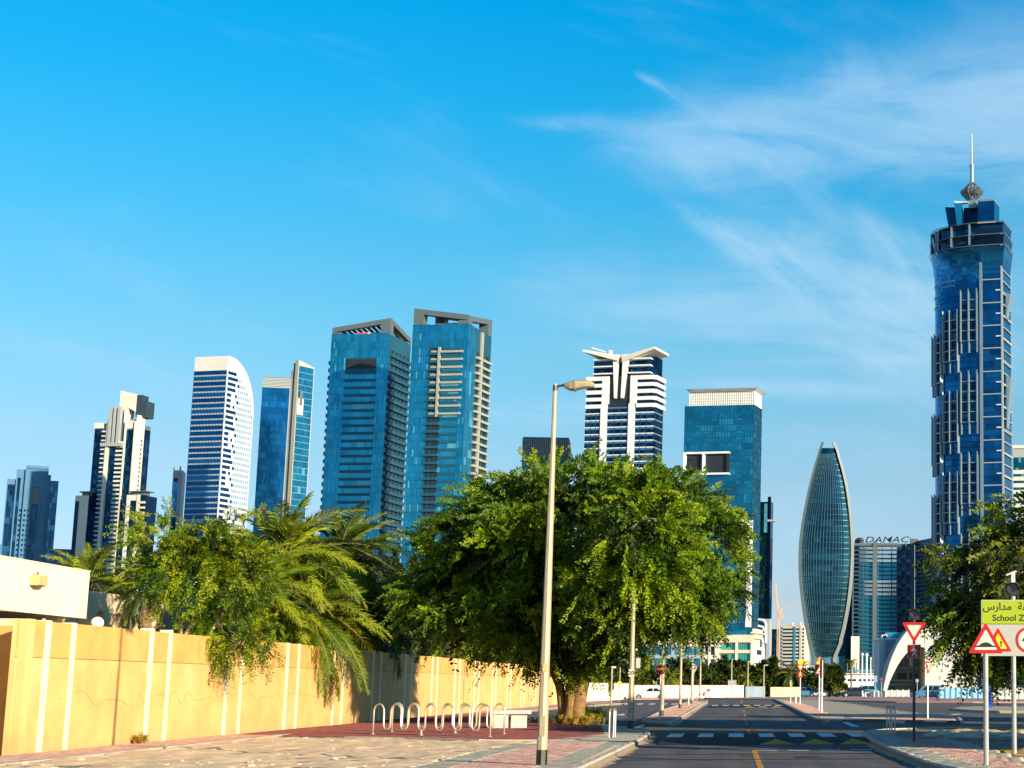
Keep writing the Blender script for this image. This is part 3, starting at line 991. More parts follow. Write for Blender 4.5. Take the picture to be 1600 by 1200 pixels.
for a in arcs:
    n = 10
    zs = 3.62
    for j in range(n):
        t0, t1 = math.pi * j / n, math.pi * (j + 1) / n
        xa, xb = a - hw * math.cos(t0), a - hw * math.cos(t1)
        za, zb2 = zs + hw * math.sin(t0), zs + hw * math.sin(t1)
        mb.hexa([wallpt(xa, 6.0, za), wallpt(xb, 6.0, zb2), wallpt(xb, 6.4, zb2), wallpt(xa, 6.4, za), wallpt(xa, 6.0, ztop), wallpt(xb, 6.0, ztop), wallpt(xb, 6.4, ztop), wallpt(xa, 6.4, ztop)])
vpart('arcade', mb, M_villa)
mb = MB(); wbox(mb, vd0, vd1, 7.6, 7.9, 0, ztop); vpart('wall', mb, M_villa)
mb = MB(); wbox(mb, vd0, vd1, 6.0, 14, ztop, ztop + 0.25); vpart('roof', mb, M_villa)
for a in arcs:
    n = 8
    pts = [wallpt(a - 0.42, 7.57, 2.3)] + [wallpt(a - 0.42 * math.cos(math.pi * j / n), 7.57, 3.35 + 0.42 * math.sin(math.pi * j / n)) for j in range(n + 1)] + [wallpt(a + 0.42, 7.57, 2.3)]
    mb = MB(); mb.extr(pts, (0.05, 0, 0)); w_ = vpart('window', mb, M_vglass)
    mb = MB(); wbox(mb, a - 0.03, a + 0.03, 7.5, 7.56, 2.3, 3.7); wbox(mb, a - 0.42, a + 0.42, 7.5, 7.56, 2.95, 3.0)
    f_ = mb.build('frame', M_white, w_)
# white slab roof and teal windows of a building further back
wr = thing('pavilion', 'low white flat-roofed pavilion with teal glass seen over the villa', 'building', (aty(210, 920, 108).x, 108, 0))
mb = MB()
z1_, z0_ = aty(210, 906, 108).z, aty(210, 925, 108).z
mb.box(-4.2, 5, 0, 8, z0_, z1_); mb.build('roof', M_white, wr)
mb = MB(); mb.box(-3.6, 4.4, 0.6, 7.5, 0, z0_); mb.build('wall', P('teal_wall', (0.08, 0.25, 0.27), 0.3, 0.3, 0.3, 0.8), wr)
for i in range(6):
    mb = MB(); mb.box(-3.4 + i * 1.3, -2.4 + i * 1.3, 0.5, 0.58, z0_ - 1.6, z0_ - 0.2); mb.build('window', M_vglass, wr)

# ---- far white wall
ww = thing('white_wall', 'low white wall closing off the far end of the street', 'wall', (-30, 240, 0))
inv4 = -Vector(ww.location)
wa = wallpt(dend, 0)
wc = Vector((*X(985, 1090.2), 0))
wd = Vector((*X(1162, 1089.2), 0))
we = Vector((*X(1300, 1089.6), 0))
def seg(name, a, b, n, h, mat, th=0.25, gap=0.02):
    for i in range(n):
        p, q = a + (b - a) * (i / n), a + (b - a) * ((i + 1) / n)
        t = (q - p).normalized()
        q = q - t * gap
        nn = Vector((-t.y, t.x, 0)) * th
        mb = MB()
        mb.prism([tuple(p.xy), tuple(q.xy), tuple((q + nn).xy), tuple((p + nn).xy)], 0, h)
        mb.build(name, mat, ww, loc=tuple(inv4))
seg('wall_panel', wa, wc, 12, 1.95, M_wwall)
seg('wall_panel', wc, wd, 10, 1.7, M_wwall)
M_gatep = P('shaded_blue_gate', (0.20, 0.28, 0.36), 0.6, 0.1, 0.1, 0.5)  # blue-grey puts the shade on this set-back section into its colour
seg('gate_panel', wd + Vector((0.1, 1.5, 0)), Vector((*X(1194, 1089), 0)) + Vector((0, 1.5, 0)), 3, 1.6, M_gatep)
seg('wall_panel', Vector((*X(1204, 1088.2), 0)), Vector((*X(1250, 1088), 0)), 3, 1.5, P('tan_wall', (0.66, 0.50, 0.30), 0.9, 0, 0.1, 1))
mb = MB()
for a, b, z in ((wa, wc, 1.95), (wc, wd, 1.7)):
    t = (b - a).normalized(); nn = Vector((-t.y, t.x, 0))
    mb.prism([tuple((a - nn * 0.04).xy), tuple((b - nn * 0.04).xy), tuple((b + nn * 0.29).xy), tuple((a + nn * 0.29).xy)], z + 0.003, z + 0.09)
mb.build('coping', P('terracotta_coping', (0.45, 0.22, 0.15), 0.9, 0, 0.1, 2), ww, loc=tuple(inv4))

# ================================================================== lamp posts
def loft(mb, secs, n=10, m=0):
    b = len(mb.v)
    for (x, zc, hh, hw_, yc) in secs:
        for j in range(n):
            a = 2 * math.pi * j / n
            ca, sa = math.cos(a), math.sin(a)
            e = 0.7
            mb.v.append((x, yc + hw_ * math.copysign(abs(ca) ** e, ca), zc + hh * math.copysign(abs(sa) ** e, sa)))
    for i in range(len(secs) - 1):
        for j in range(n):
            j2 = (j + 1) % n
            mb.f.append((b + i * n + j, b + i * n + j2, b + (i + 1) * n + j2, b + (i + 1) * n + j)); mb.m.append(m)
    mb.f.append(tuple(b + j for j in range(n))); mb.m.append(m)
    mb.f.append(tuple(b + (len(secs) - 1) * n + j for j in range(n))); mb.m.append(m)
LP_LABELS = []
def lamp_post(H):
    t = thing('street_lamp', 'x', 'street lamp')
    mb = MB()
    n = 8
    mb.tube([(0, 0, 0.29), (0, 0, H * 0.35), (0, 0, H)], [0.104, 0.083, 0.040], n); mb.build('pole', M_lampc, t)
    mb = MB(); mb.tube([(0, 0, -0.04), (0, 0, 0.288)], [0.110, 0.107], n); mb.build('base_band', M_black, t)
    mb = MB(); mb.tube([(0, 0, H - 0.1), (0.0, 0, H - 0.06), (0.10, 0, H - 0.035), (0.19, 0, H - 0.02)], [0.05, 0.035, 0.026, 0.026], 8)
    mb.tube([(0, 0, H - 0.14), (0, 0, H - 0.03)], 0.048, 8); mb.build('arm', M_dsteel, t)
    mb = MB()
    loft(mb, [(0.165, H - 0.025, 0.03, 0.05, 0), (0.20, H - 0.03, 0.055, 0.10, 0), (0.29, H - 0.045, 0.085, 0.14, 0), (0.385, H - 0.03, 0.105, 0.15, 0)])
    mb.build('lamp_housing', M_lamph, t)
    mb = MB()
    loft(mb, [(0.385, H - 0.03, 0.118, 0.16, 0), (0.42, H - 0.028, 0.118, 0.16, 0)])
    mb.build('rim', M_lamph, t)
    mb = MB()
    loft(mb, [(0.42, H - 0.02, 0.10, 0.145, 0), (0.62, H + 0.005, 0.082, 0.13, 0), (0.72, H - 0.0, 0.068, 0.11, 0), (0.78, H - 0.012, 0.045, 0.08, 0)])
    mb.build('lamp_bowl', M_bowl, t)
    mb = MB(); mb.box(-0.05, 0.05, -0.109, -0.05, .55, .95); mb.build('access_door', M_lamph, t)
    mb = MB(); mb.box(-0.035, 0.045, -0.106, -0.05, 1.80, 1.94); mb.build('sticker', P('tan_sticker', (0.55, 0.36, 0.12), 0.6, 0, 0.1), t)
    return t
D1 = gnd(846, 1195, PZ).y
HL = aty(867, 600, D1).z - PZ
lamp0 = lamp_post(HL)
ang_right = math.atan2(rdx.y, rdx.x)
lamps = [((846, 1195), 'tall street lamp on the sand lot pavement nearest the viewer'),
         ((984.5, 1138.5), 'street lamp on the paved corner half sunk in the big tree, numbered 20'),
         ((1034, 1118.7), 'street lamp directly behind the round no entry sign'),
         ((1062.5, 1107), 'street lamp on the median, first beyond the no entry sign'),
         ((1080.5, 1099.5), 'street lamp on the median beside the small white bollard'),
         ((1093.5, 1095.6), 'last street lamp near the far tip of the median')]
for i, ((px, py), lab) in enumerate(lamps):
    o = lamp0 if i == 0 else copy_tree(lamp0)
    p = gnd(px, py, PZ)
    o.location = p
    o.rotation_euler = (0, 0, ang_right)
    tag(o, lab, 'street lamp', 'street lamps along the road')
    if i == 1:
        bx = MB(); bx.box(-0.10, 0.10, -0.125, -0.09, 1.86, 2.12); pl = bx.build('number_plate', M_swhite, o)
        pl.rotation_euler = (0, 0, -ang_right + 0.1)
        tm = text_mesh('20', 0.2, 0.002, M_black, bold=0.004)
        put('number', tm, pl, (0, -0.13, 1.99))

# ================================================================== signs
def plate(name, pts, y0, y1, mat, parent, loc=(0, 0, 0), label=None):
    mb = MB(); mb.extr([(x, y0, z) for x, z in pts], (0, y1 - y0, 0))
    return mb.build(name, mat, parent, loc=loc, label=label)
def ngon(c, r, n=28):
    return [(c[0] + r * math.cos(2 * math.pi * i / n), c[1] + r * math.sin(2 * math.pi * i / n)) for i in range(n)]
def tri(cx, zb, w, h, r=0.0):
    """upright triangle with clipped corners"""
    q = [(cx - w / 2, zb), (cx + w / 2, zb), (cx, zb + h)]
    if r <= 0:
        return q
    out = []
    for i in range(3):
        p, a, b = Vector(q[i]), Vector(q[i - 1]), Vector(q[(i + 1) % 3])
        u, v = (a - p).normalized() * r, (b - p).normalized() * r
        out += [tuple(p + u), tuple(p + u * 0.35 + v * 0.35), tuple(p + v)]
    return out
def inset(pts, c, k):
    return [(c[0] + (x - c[0]) * k, c[1] + (z - c[1]) * k) for x, z in pts]
def tri_sign(root, zb, w, h, up, mats, symbol=None, y=-0.05, cx=0.0, border=0.68, name='triangle_plate'):
    pts = tri(cx, zb, w, h, w * 0.06)
    cz = zb + h / 3
    if not up:
        pts = [(x, 2 * zb + h - z) for x, z in pts][::-1]
        cz = zb + h * 2 / 3
    p = plate(name, pts, y, y + 0.015, mats[0], root)
    plate('face', inset(pts, (cx, cz), border), y - 0.006, y, mats[1], p)
    if symbol:
        for q in symbol:
            plate('symbol', [(cx + x * w, zb + z * h) for x, z in q], y - 0.011, y - 0.006, M_black, p)
    return p
def walker(s=1.0, m=1):
    """walking figure as flat polygons, about 1 unit tall"""
    head = [(x * s, z * s) for x, z in ngon((0.02, 0.92), 0.08, 12)]
    body = [(-0.10, 0.80), (0.08, 0.80), (0.13, 0.66), (0.27, 0.56), (0.24, 0.50), (0.08, 0.60), (0.06, 0.46), (0.16, 0.24), (0.25, 0.03), (0.16, 0.0), (0.05, 0.22), (-0.03, 0.36), (-0.10, 0.18), (-0.20, 0.0), (-0.29, 0.04), (-0.18, 0.22), (-0.11, 0.44), (-0.12, 0.64), (-0.19, 0.54), (-0.17, 0.46), (-0.24, 0.45), (-0.26, 0.58)]
    return [[(x * m, z) for x, z in head], [(x * s * m, z * s) for x, z in body]]
HUMP = [[(-0.30, 0.20), (0.30, 0.20), (0.30, 0.245), (0.20, 0.25), (0.10, 0.33), (0.0, 0.36), (-0.10, 0.33), (-0.20, 0.25), (-0.30, 0.245)]]
KIDS = [[(x * 0.24 - 0.09, z * 0.46 + 0.14) for x, z in q] for q in walker()] + [[(x * 0.20 + 0.11, z * 0.38 + 0.14) for x, z in q] for q in walker()]
def post(root, H, r=0.038, mat=None, x=0, y=0, z0=-0.05, name='post'):
    mb = MB(); mb.tube([(x, y, z0), (x, y, H)], r, 10)
    return mb.build(name, mat or M_steel, root, smooth=False)
def flasher(root, zc, mat=M_black, solar=False, x=0, y=-0.04):
    mb = MB(); mb.box(x - 0.155, x + 0.155, y, y + 0.14, zc - 0.15, zc + 0.15)
    h = mb.build('signal_head', mat, root)
    mb = MB(); mb.tube([(x, y - 0.004, zc), (x, y - 0.03, zc)], 0.125, 20)
    mb.build('lens', P('dark_lens', (0.035, 0.035, 0.04), 0.15, 0, 0.1), h)
    mb = MB()
    pa, pb = [], []
    for j in range(13):
        a = math.pi * (-0.05 + 1.1 * j / 12)
        pa.append((x + 0.145 * math.cos(a), zc + 0.145 * math.sin(a)))
    for j in range(12):
        (x0, z0), (x1, z1) = pa[j], pa[j + 1]
        mb.hexa([(x0, y, z0), (x1, y, z1), (x1 * 0.98 + x * 0.02, y, z1 - 0.008), (x0, y, z0 - 0.008), (x0, y - 0.17, z0), (x1, y - 0.17, z1), (x1, y - 0.17, z1 - 0.008), (x0, y - 0.17, z0 - 0.008)])
    mb.build('visor', mat, h)
    if solar:
        mb = MB(); mb.tube([(x, y + 0.05, zc + 0.15), (x, y + 0.05, zc + 0.36)], 0.022, 8); mb.build('solar_bracket', M_steel, root)
        mb = MB(); mb.hexa([(x - 0.13, y - 0.1, zc + 0.30), (x + 0.10, y - 0.1, zc + 0.39), (x + 0.10, y + 0.25, zc + 0.39), (x - 0.13, y + 0.25, zc + 0.30), (x - 0.14, y - 0.1, zc + 0.33), (x + 0.09, y - 0.1, zc + 0.42), (x + 0.09, y + 0.25, zc + 0.42), (x - 0.14, y + 0.25, zc + 0.33)])
        mb.build('solar_panel', M_swhite, root)
    return h
def sgn(name, label, px, py, cat='road sign', rz=None, z=PZ, group=None):
    p = gnd(px, py, z)
    t = thing(name, label, cat, tuple(p), RANG + 0.06 if rz is None else rz, group)
    return t, p.y, (lambda yy, p=p, px=px: aty(px, yy, p.y).z - p.z)
RT = -0.0
# speed hump triangle, nearest
t, D, Z = sgn('warning_sign', 'red bordered triangle speed hump sign on the nearest grey post at right', 1541, 1195, rz=0.02)
u = D / FPX
tri_sign(t, Z(1021), 0.70, Z(972) - Z(1021), True, (M_red, M_swhite), HUMP, y=-0.055, border=0.66)
post(t, Z(985), 0.052)
# school zone board
t, D, Z = sgn('school_zone_sign', 'lime and grey school zone board with flashing light on top', 1585, 1177, rz=0.03)
u = D / FPX
x0, x1 = (1534 - 1584) * u, (1640 - 1584) * u
zt, zm, zb = Z(937.5), Z(975), Z(1025)
b = plate('board', [(x0, zb), (x1, zb), (x1, zt), (x0, zt)], -0.06, -0.045, M_sgrey, t)
plate('lime_panel', [(x0 + 0.02, zm), (x1 - 0.02, zm), (x1 - 0.02, zt - 0.02), (x0 + 0.02, zt - 0.02)], -0.066, -0.06, M_lime, b)
plate('divider', [(x0, zm - 0.008), (x1, zm - 0.008), (x1, zm + 0.004), (x0, zm + 0.004)], -0.068, -0.0605, M_black, b)
def lett(txt, size, pxc, pyc, parent, mat=M_black, y=-0.069, bold=0.0, sx=1.0, name='lettering'):
    return put(name, text_mesh(txt, size, 0.0015, mat, bold=bold, sx=sx), parent, ((pxc - 1584) * u, y, Z(pyc)))
lett('School Zone', 0.205, 1586.5, 966, b, bold=0.004, sx=1.0)
lett('\ufeb1\ufead\ufe8d\ufeaa\ufee3', 0.235, 1559, 948.5, b, bold=0.004)
lett('\ufe94\ufed8\ufec4\ufee8\ufee3', 0.235, 1611, 948.5, b, bold=0.004)
# children triangle and 40 ring on the board
cx = (1560 - 1584) * u
w = 42 * u
tp = tri(cx, Z(1018), w, Z(981) - Z(1018), 0.02)
k_ = plate('children_triangle', tp, -0.068, -0.0605, M_red, b)
plate('face', inset(tp, (cx, Z(1018) + (Z(981) - Z(1018)) / 3), 0.66), -0.071, -0.068, M_syel, k_)
for q in KIDS:
    plate('symbol', [(cx + x * w, Z(1018) + z * (Z(981) - Z(1018))) for x, z in q], -0.074, -0.071, M_black, k_)
cc = ((1607 - 1584) * u, Z(1000))
k_ = plate('speed_ring', ngon(cc, 20 * u, 36), -0.068, -0.0605, M_red, b)
plate('face', ngon(cc, 16 * u, 36), -0.071, -0.068, M_swhite, k_)
lett('40', 0.30, 1607, 1000, k_, y=-0.073, bold=0.006)
post(t, Z(893), 0.055, M_steel)
flasher(t, Z(920.5), M_black, True, x=-0.03, y=-0.10)
# give way with pedestrian plate and dark flasher
t, D, Z = sgn('give_way_sign', 'large red give way triangle above a square pedestrian plate, on a dark post', 1428, 1159, rz=0.03)
u = D / FPX
tri_sign(t, Z(1005), 38 * u, Z(972.5) - Z(1005), False, (M_red, M_swhite), None, y=-0.06, border=0.60)
q0, q1 = Z(1028.5), Z(1007)
hw_ = (q1 - q0) / 2
b = plate('pedestrian_plate', [(-hw_, q0), (hw_, q0), (hw_, q1), (-hw_, q1)], -0.06, -0.045, M_swhite, t)
f_ = plate('face', [(-hw_ * 0.93, q0 + 0.012), (hw_ * 0.93, q0 + 0.012), (hw_ * 0.93, q1 - 0.012), (-hw_ * 0.93, q1 - 0.012)], -0.065, -0.06, M_red, b)
for q in walker(1.0, -1):
    plate('symbol', [(x * 0.32, q0 + 0.035 + z * 0.30) for x, z in q], -0.069, -0.065, M_swhite, b)
post(t, Z(968), 0.040, M_dsteel)
flasher(t, Z(960), M_black, False, y=-0.05)
# smaller give way, turned
t, D, Z = sgn('give_way_sign', 'small orange-red give way sign seen at an angle on a white post', 1449.5, 1122.5, rz=0.95)
u = D / FPX
tri_sign(t, Z(1053.5), 0.60, Z(1033) - Z(1053.5), False, (M_ored, M_swhite), None, y=-0.05, border=0.55)
post(t, Z(1034), 0.038, M_white)
mb = MB(); mb.tube([(0, 0.02, Z(1050)), (0, 0.02, Z(1016))], 0.014, 6); mb.build('post', M_steel, t)
# no entry
t, D, Z = sgn('no_entry_sign', 'round red no entry sign with a white bar at the median tip', 1030.5, 1123.5, rz=RANG)
u = D / FPX
c_ = (0, Z(1045.5)); r_ = 8.7 * u
b = plate('disc', ngon(c_, r_), -0.06, -0.045, M_swhite, t)
f_ = plate('face', ngon(c_, r_ * 0.93), -0.065, -0.06, M_red, b)
plate('bar', [(-r_ * 0.66, c_[1] - r_ * 0.17), (r_ * 0.66, c_[1] - r_ * 0.17), (r_ * 0.66, c_[1] + r_ * 0.17), (-r_ * 0.66, c_[1] + r_ * 0.17)], -0.069, -0.065, M_swhite, b)
post(t, Z(1040), 0.032, M_white)
# cluster on the right median: yellow disc over give way over pedestrian
t, D, Z = sgn('give_way_sign', 'give way sign with yellow disc above and red pedestrian plate below, on the right median', 1250, 1100.6, rz=RANG)
u = D / FPX
c_ = (0, Z(1034.5))
b = plate('yellow_disc', ngon(c_, 4.3 * u, 20), -0.06, -0.04, M_syel, t)
tri_sign(t, Z(1050), 12.5 * u, Z(1038.6) - Z(1050), False, (M_red, M_swhite), None, y=-0.06, border=0.6)
b = plate('pedestrian_plate', ngon((0, Z(1054.3)), 4.6 * u, 8), -0.06, -0.04, M_red, t)
for q in walker():
    plate('symbol', [(x * 0.42, Z(1057.5) + z * 0.46) for x, z in q], -0.066, -0.06, M_swhite, b)
post(t, Z(1036), 0.038, M_white)
# children over hump
t, D, Z = sgn('warning_sign', 'yellow children triangle over white speed hump triangle on the right median', 1279.8, 1109.5, rz=RANG + 0.1)
u = D / FPX
tri_sign(t, Z(1038.6), 15 * u, Z(1024) - Z(1038.6), True, (M_red, M_syel), KIDS, y=-0.06, border=0.70)
tri_sign(t, Z(1053.3), 15 * u, Z(1039.6) - Z(1053.3), True, (M_red, M_swhite), HUMP, y=-0.06, border=0.68)
post(t, Z(1026), 0.045, M_white)
t, D, Z = sgn('board_sign', 'dark signboard seen edge-on from behind on its own post on the right median', 1284, 1113.5, rz=RANG + 1.25)
u = D / FPX
plate('board', [(-0.45, Z(1059)), (0.45, Z(1059)), (0.45, Z(1029.5)), (-0.45, Z(1029.5))], -0.02, 0.02, M_black, t)
mb = MB(); mb.tube([(0, -0.045, Z(1059)), (0, -0.045, Z(1031))], 0.02, 6); mb.build('clamp', M_red, t)
post(t, Z(1031), 0.045, M_white)
# thin post and bollard on the right median
t, D, Z = sgn('signal_post', 'thin post with a dark upper half on the right median', 1235.3, 1098.3, 'post', rz=RANG)
post(t, Z(1063), 0.035, M_white, name='lower_post'); post(t, Z(1043), 0.03, M_dsteel, z0=Z(1063), name='upper_post')
mb = MB(); mb.box(-0.22, 0.22, -0.1, 0.1, Z(1045), Z(1041.5)); mb.build('cap_box', M_dsteel, t)
def bollard(label, px, py, top, r, mat, group=None, z=PZ, cat='bollard', name='bollard'):
    t, D, Z = sgn(name, label, px, py, cat, rz=0, z=z, group=group)
    h = Z(top)
    mb = MB(); mb.tube([(0, 0, -0.05), (0, 0, h * 0.94), (0, 0, h)], [r, r, r * 0.7], 10); mb.build('post', mat, t)
    mb = MB(); mb.tube([(0, 0, h * 0.78), (0, 0, h * 0.86)], r * 1.06, 10); mb.build('band', M_steel, t)
    return t
bollard('short white bollard beside the give way sign on the right median', 1243, 1099.3, 1083.5, 0.09, M_swhite)
bollard('short grey bollard between two street lamps on the left median', 1075.5, 1101.5, 1085, 0.07, M_steel)
t, D, Z = sgn('traffic_sign', 'round grey sign back and give way back on a lamp-side post of the left median', 1082.5, 1098.8, rz=RANG)
u = D / FPX
plate('disc', ngon((0, Z(1040.5)), 3.1 * u, 20), -0.02, 0.02, M_sgrey, t)
plate('triangle_plate', [(-5.5 * u, Z(1044)), (0, Z(1054)), (5.5 * u, Z(1044))], -0.02, 0.02, M_sgrey, t)
post(t, Z(1040), 0.04, M_steel)
# poles near the big tree
t, D, Z = sgn('sign_post', 'thin pale post with a small plate on the paved corner right of the tree trunk', 953.5, 1134.3, 'post', rz=0.1)
post(t, Z(1041), 0.034, M_lampc); mb = MB(); mb.box(-0.02, 0.16, -0.03, 0.0, Z(1044), Z(1041)); mb.build('plate', M_swhite, t)
t, D, Z = sgn('sign_post', 'black post carrying a pale sign seen from the back beside the lamp numbered 20', 988.3, 1138, 'post', rz=0.25)
post(t, Z(1014), 0.034, M_dsteel); mb = MB(); mb.box(0.06, 0.22, 0.02, 0.04, Z(1044), Z(1028)); mb.build('plate', M_sgrey, t)
mb = MB(); mb.sphere((0.06, 0, Z(1015)), 0.04, 0, 8, 6); mb.build('cap', M_swhite, t)
t, D, Z = sgn('sign_post', 'slim post with a small yellow box in front of the low white wall', 967.5, 1095.5, 'post', rz=0.1)
post(t, Z(1043), 0.05, M_lampc); mb = MB(); mb.box(-0.2, 0.2, -0.12, -0.02, Z(1070), Z(1065)); mb.build('junction_box', M_syel, t)
t, D, Z = sgn('blue_pillar', 'slim bright blue pillar by the thin island under the right-hand tree', 1547.5, 1105.5, 'post', rz=0)
mb = MB(); mb.box(-0.11, 0.11, -0.11, 0.11, 0, Z(1084)); mb.build('lower_part', P('bright_blue', (0.01, 0.06, 0.62), 0.4, 0, 0.1), t)
mb = MB(); mb.box(-0.10, 0.10, -0.10, 0.10, Z(1084), Z(1072)); mb.build('upper_part', P('blue_paint', (0.02, 0.12, 0.5), 0.4, 0, 0.1), t)
# steel hoops at the corners
def hoop(label, px, py, ptop, rz, group):
    t, D, Z = sgn('hoop_barrier', label, px, py, 'barrier', rz=rz, group=group)
    h = Z(ptop)
    w = 0.42
    for (nm, sx) in (('leg', -w / 2), ('leg', w / 2)):
        mb = MB(); mb.tube([(sx, 0, -0.05), (sx, 0, h - 0.06)], 0.024, 8); mb.build(nm, M_steel, t)
    mb = MB(); mb.tube([(-w / 2, 0, h - 0.06), (-w / 2 + 0.02, 0, h - 0.02), (-w / 2 + 0.06, 0, h), (w / 2 - 0.06, 0, h), (w / 2 - 0.02, 0, h - 0.02), (w / 2, 0, h - 0.06)], 0.024, 8); mb.build('top_rail', M_steel, t)
hoop('steel hoop barrier on the left corner, nearer the tree', 953, 1152, 1108.5, 1.62, 'steel hoops on the left corner')
hoop('steel hoop barrier on the left corner, nearer the road', 959.5, 1151.5, 1107.5, 1.62, 'steel hoops on the left corner')
hoop('steel hoop barrier on the right corner, left one of the pair', 1388, 1145.5, 1104, 1.35, 'steel hoops on the right corner')
hoop('steel hoop barrier on the right corner, right one of the pair', 1396, 1145.5, 1104.5, 1.35, 'steel hoops on the right corner')

# ================================================================== bike racks and bench
def rack(label, p0, p1, ptop, feet):
    a, b = Vector((*X(*p0), PZ)), Vector((*X(*p1), PZ))
    rz = math.atan2(b.y - a.y, b.x - a.x)
    L = (b - a).length
    t = thing('bike_rack', label, 'bike rack', tuple(a), rz, 'wave bike racks on the plaza')
    h = aty(p0[0], ptop, a.y).z - PZ
    n = 7
    pitch = L / (n - 0.38)
    wv = pitch * 0.60
    r = wv / 2
    ru = (pitch - wv) / 2 + 0.001
    zb = 0.16
    pts = [(0, 0, -0.03)]
    x = 0
    for i in range(n):
        pts.append((x, 0, h - r * 1.0))
        for j in range(1, 8):
            th = math.pi * (1 - j / 8)
            pts.append((x + r + r * math.cos(th), 0, h - r + r * math.sin(th)))
        x += wv
        if i < n - 1:
            pts.append((x, 0, h - r))
            pts.append((x, 0, zb + ru))
            for j in range(1, 6):
                th = math.pi * (1 + j / 6)
                pts.append((x + ru + ru * math.cos(th), 0, zb + ru + ru * math.sin(th)))
            x += pitch - wv
            pts.append((x, 0, zb + ru))
        else:
            pts.append((x, 0, h - r))
            pts.append((x, 0, -0.03))
    mb = MB(); mb.tube(pts, 0.027, 10); mb.build('wave_tube', M_chrome, t, smooth=True)
    for f in feet:
        i = round(f * (n - 1))
        fx = i * pitch + wv + ru if i < n - 1 else i * pitch
        mb = MB(); mb.tube([(fx, 0, -0.03), (fx, 0, zb)], 0.03, 10); mb.build('foot', M_chrome, t)
        mb = MB(); mb.tube([(fx, 0, 0.0), (fx, 0, 0.012)], 0.09, 14); mb.build('foot_plate', M_steel, t)
    for fx in (0, x):
        mb = MB(); mb.tube([(fx, 0, 0.0), (fx, 0, 0.012)], 0.08, 14); mb.build('foot_plate', M_steel, t)
rack('wave-shaped polished steel bike rack, nearer of the two', (582.5, 1147.3), (766, 1151), 1100, [0.34])
rack('wave-shaped polished steel bike rack, farther of the two', (612, 1143.5), (788, 1146.5), 1098.5, [0.5])
pb = Vector((*X(798, 1137.5), PZ))
bn = thing('bench', 'pale concrete slab bench on two block legs near the bike racks', 'bench', tuple(pb), 0.25)
u = pb.y / FPX
mb = MB(); mb.box(-30 * u, 30 * u, -0.1, 0.7, 21 * u, 27 * u); mb.build('slab', M_conc, bn)
mb = MB(); mb.box(-29 * u, -4 * u, -0.02, 0.55, -0.02, 21 * u - 0.002); mb.build('block_leg', M_conc, bn)
mb = MB(); mb.box(0 * u, 24 * u, 0.05, 0.6, -0.02, 21 * u - 0.002); mb.build('block_leg', M_conc, bn)

# ================================================================== cars
M_tyre = P('tyre_rubber', (0.018, 0.018, 0.018), 0.8, 0, 0.2, 9)
M_rim = P('alloy_rim', (0.5, 0.5, 0.5), 0.3, 0.9, 0.1, 9)
M_cglass = P('car_glass', (0.015, 0.02, 0.025), 0.08, 0.3, 0.1, 2)
M_tail = P('tail_lamp', (0.45, 0.01, 0.01), 0.25, 0, 0.1)
M_head = P('head_lamp', (0.75, 0.75, 0.72), 0.15, 0.3, 0.1)
SEDAN = dict(st=[(0, .36, .60, .66), (.12, .24, .72, .80), (.85, .20, .86, .875), (1.35, .20, .93, .885), (3.3, .20, .97, .885), (4.05, .22, .99, .87), (4.4, .28, .94, .82), (4.52, .40, .80, .74)], cab=(1.22, 4.02, 1.95, 3.25, .94, 1.44, .80, .60), wx=(.86, 3.58), wr=.325)
SUV = dict(st=[(0, .42, .75, .70), (.12, .30, .90, .84), (.85, .26, 1.02, .90), (1.2, .26, 1.06, .91), (3.6, .26, 1.10, .91), (4.3, .28, 1.10, .89), (4.5, .34, 1.04, .86), (4.58, .45, .95, .8)], cab=(1.05, 4.45, 1.75, 4.15, 1.04, 1.70, .84, .66), wx=(.90, 3.65), wr=.37)
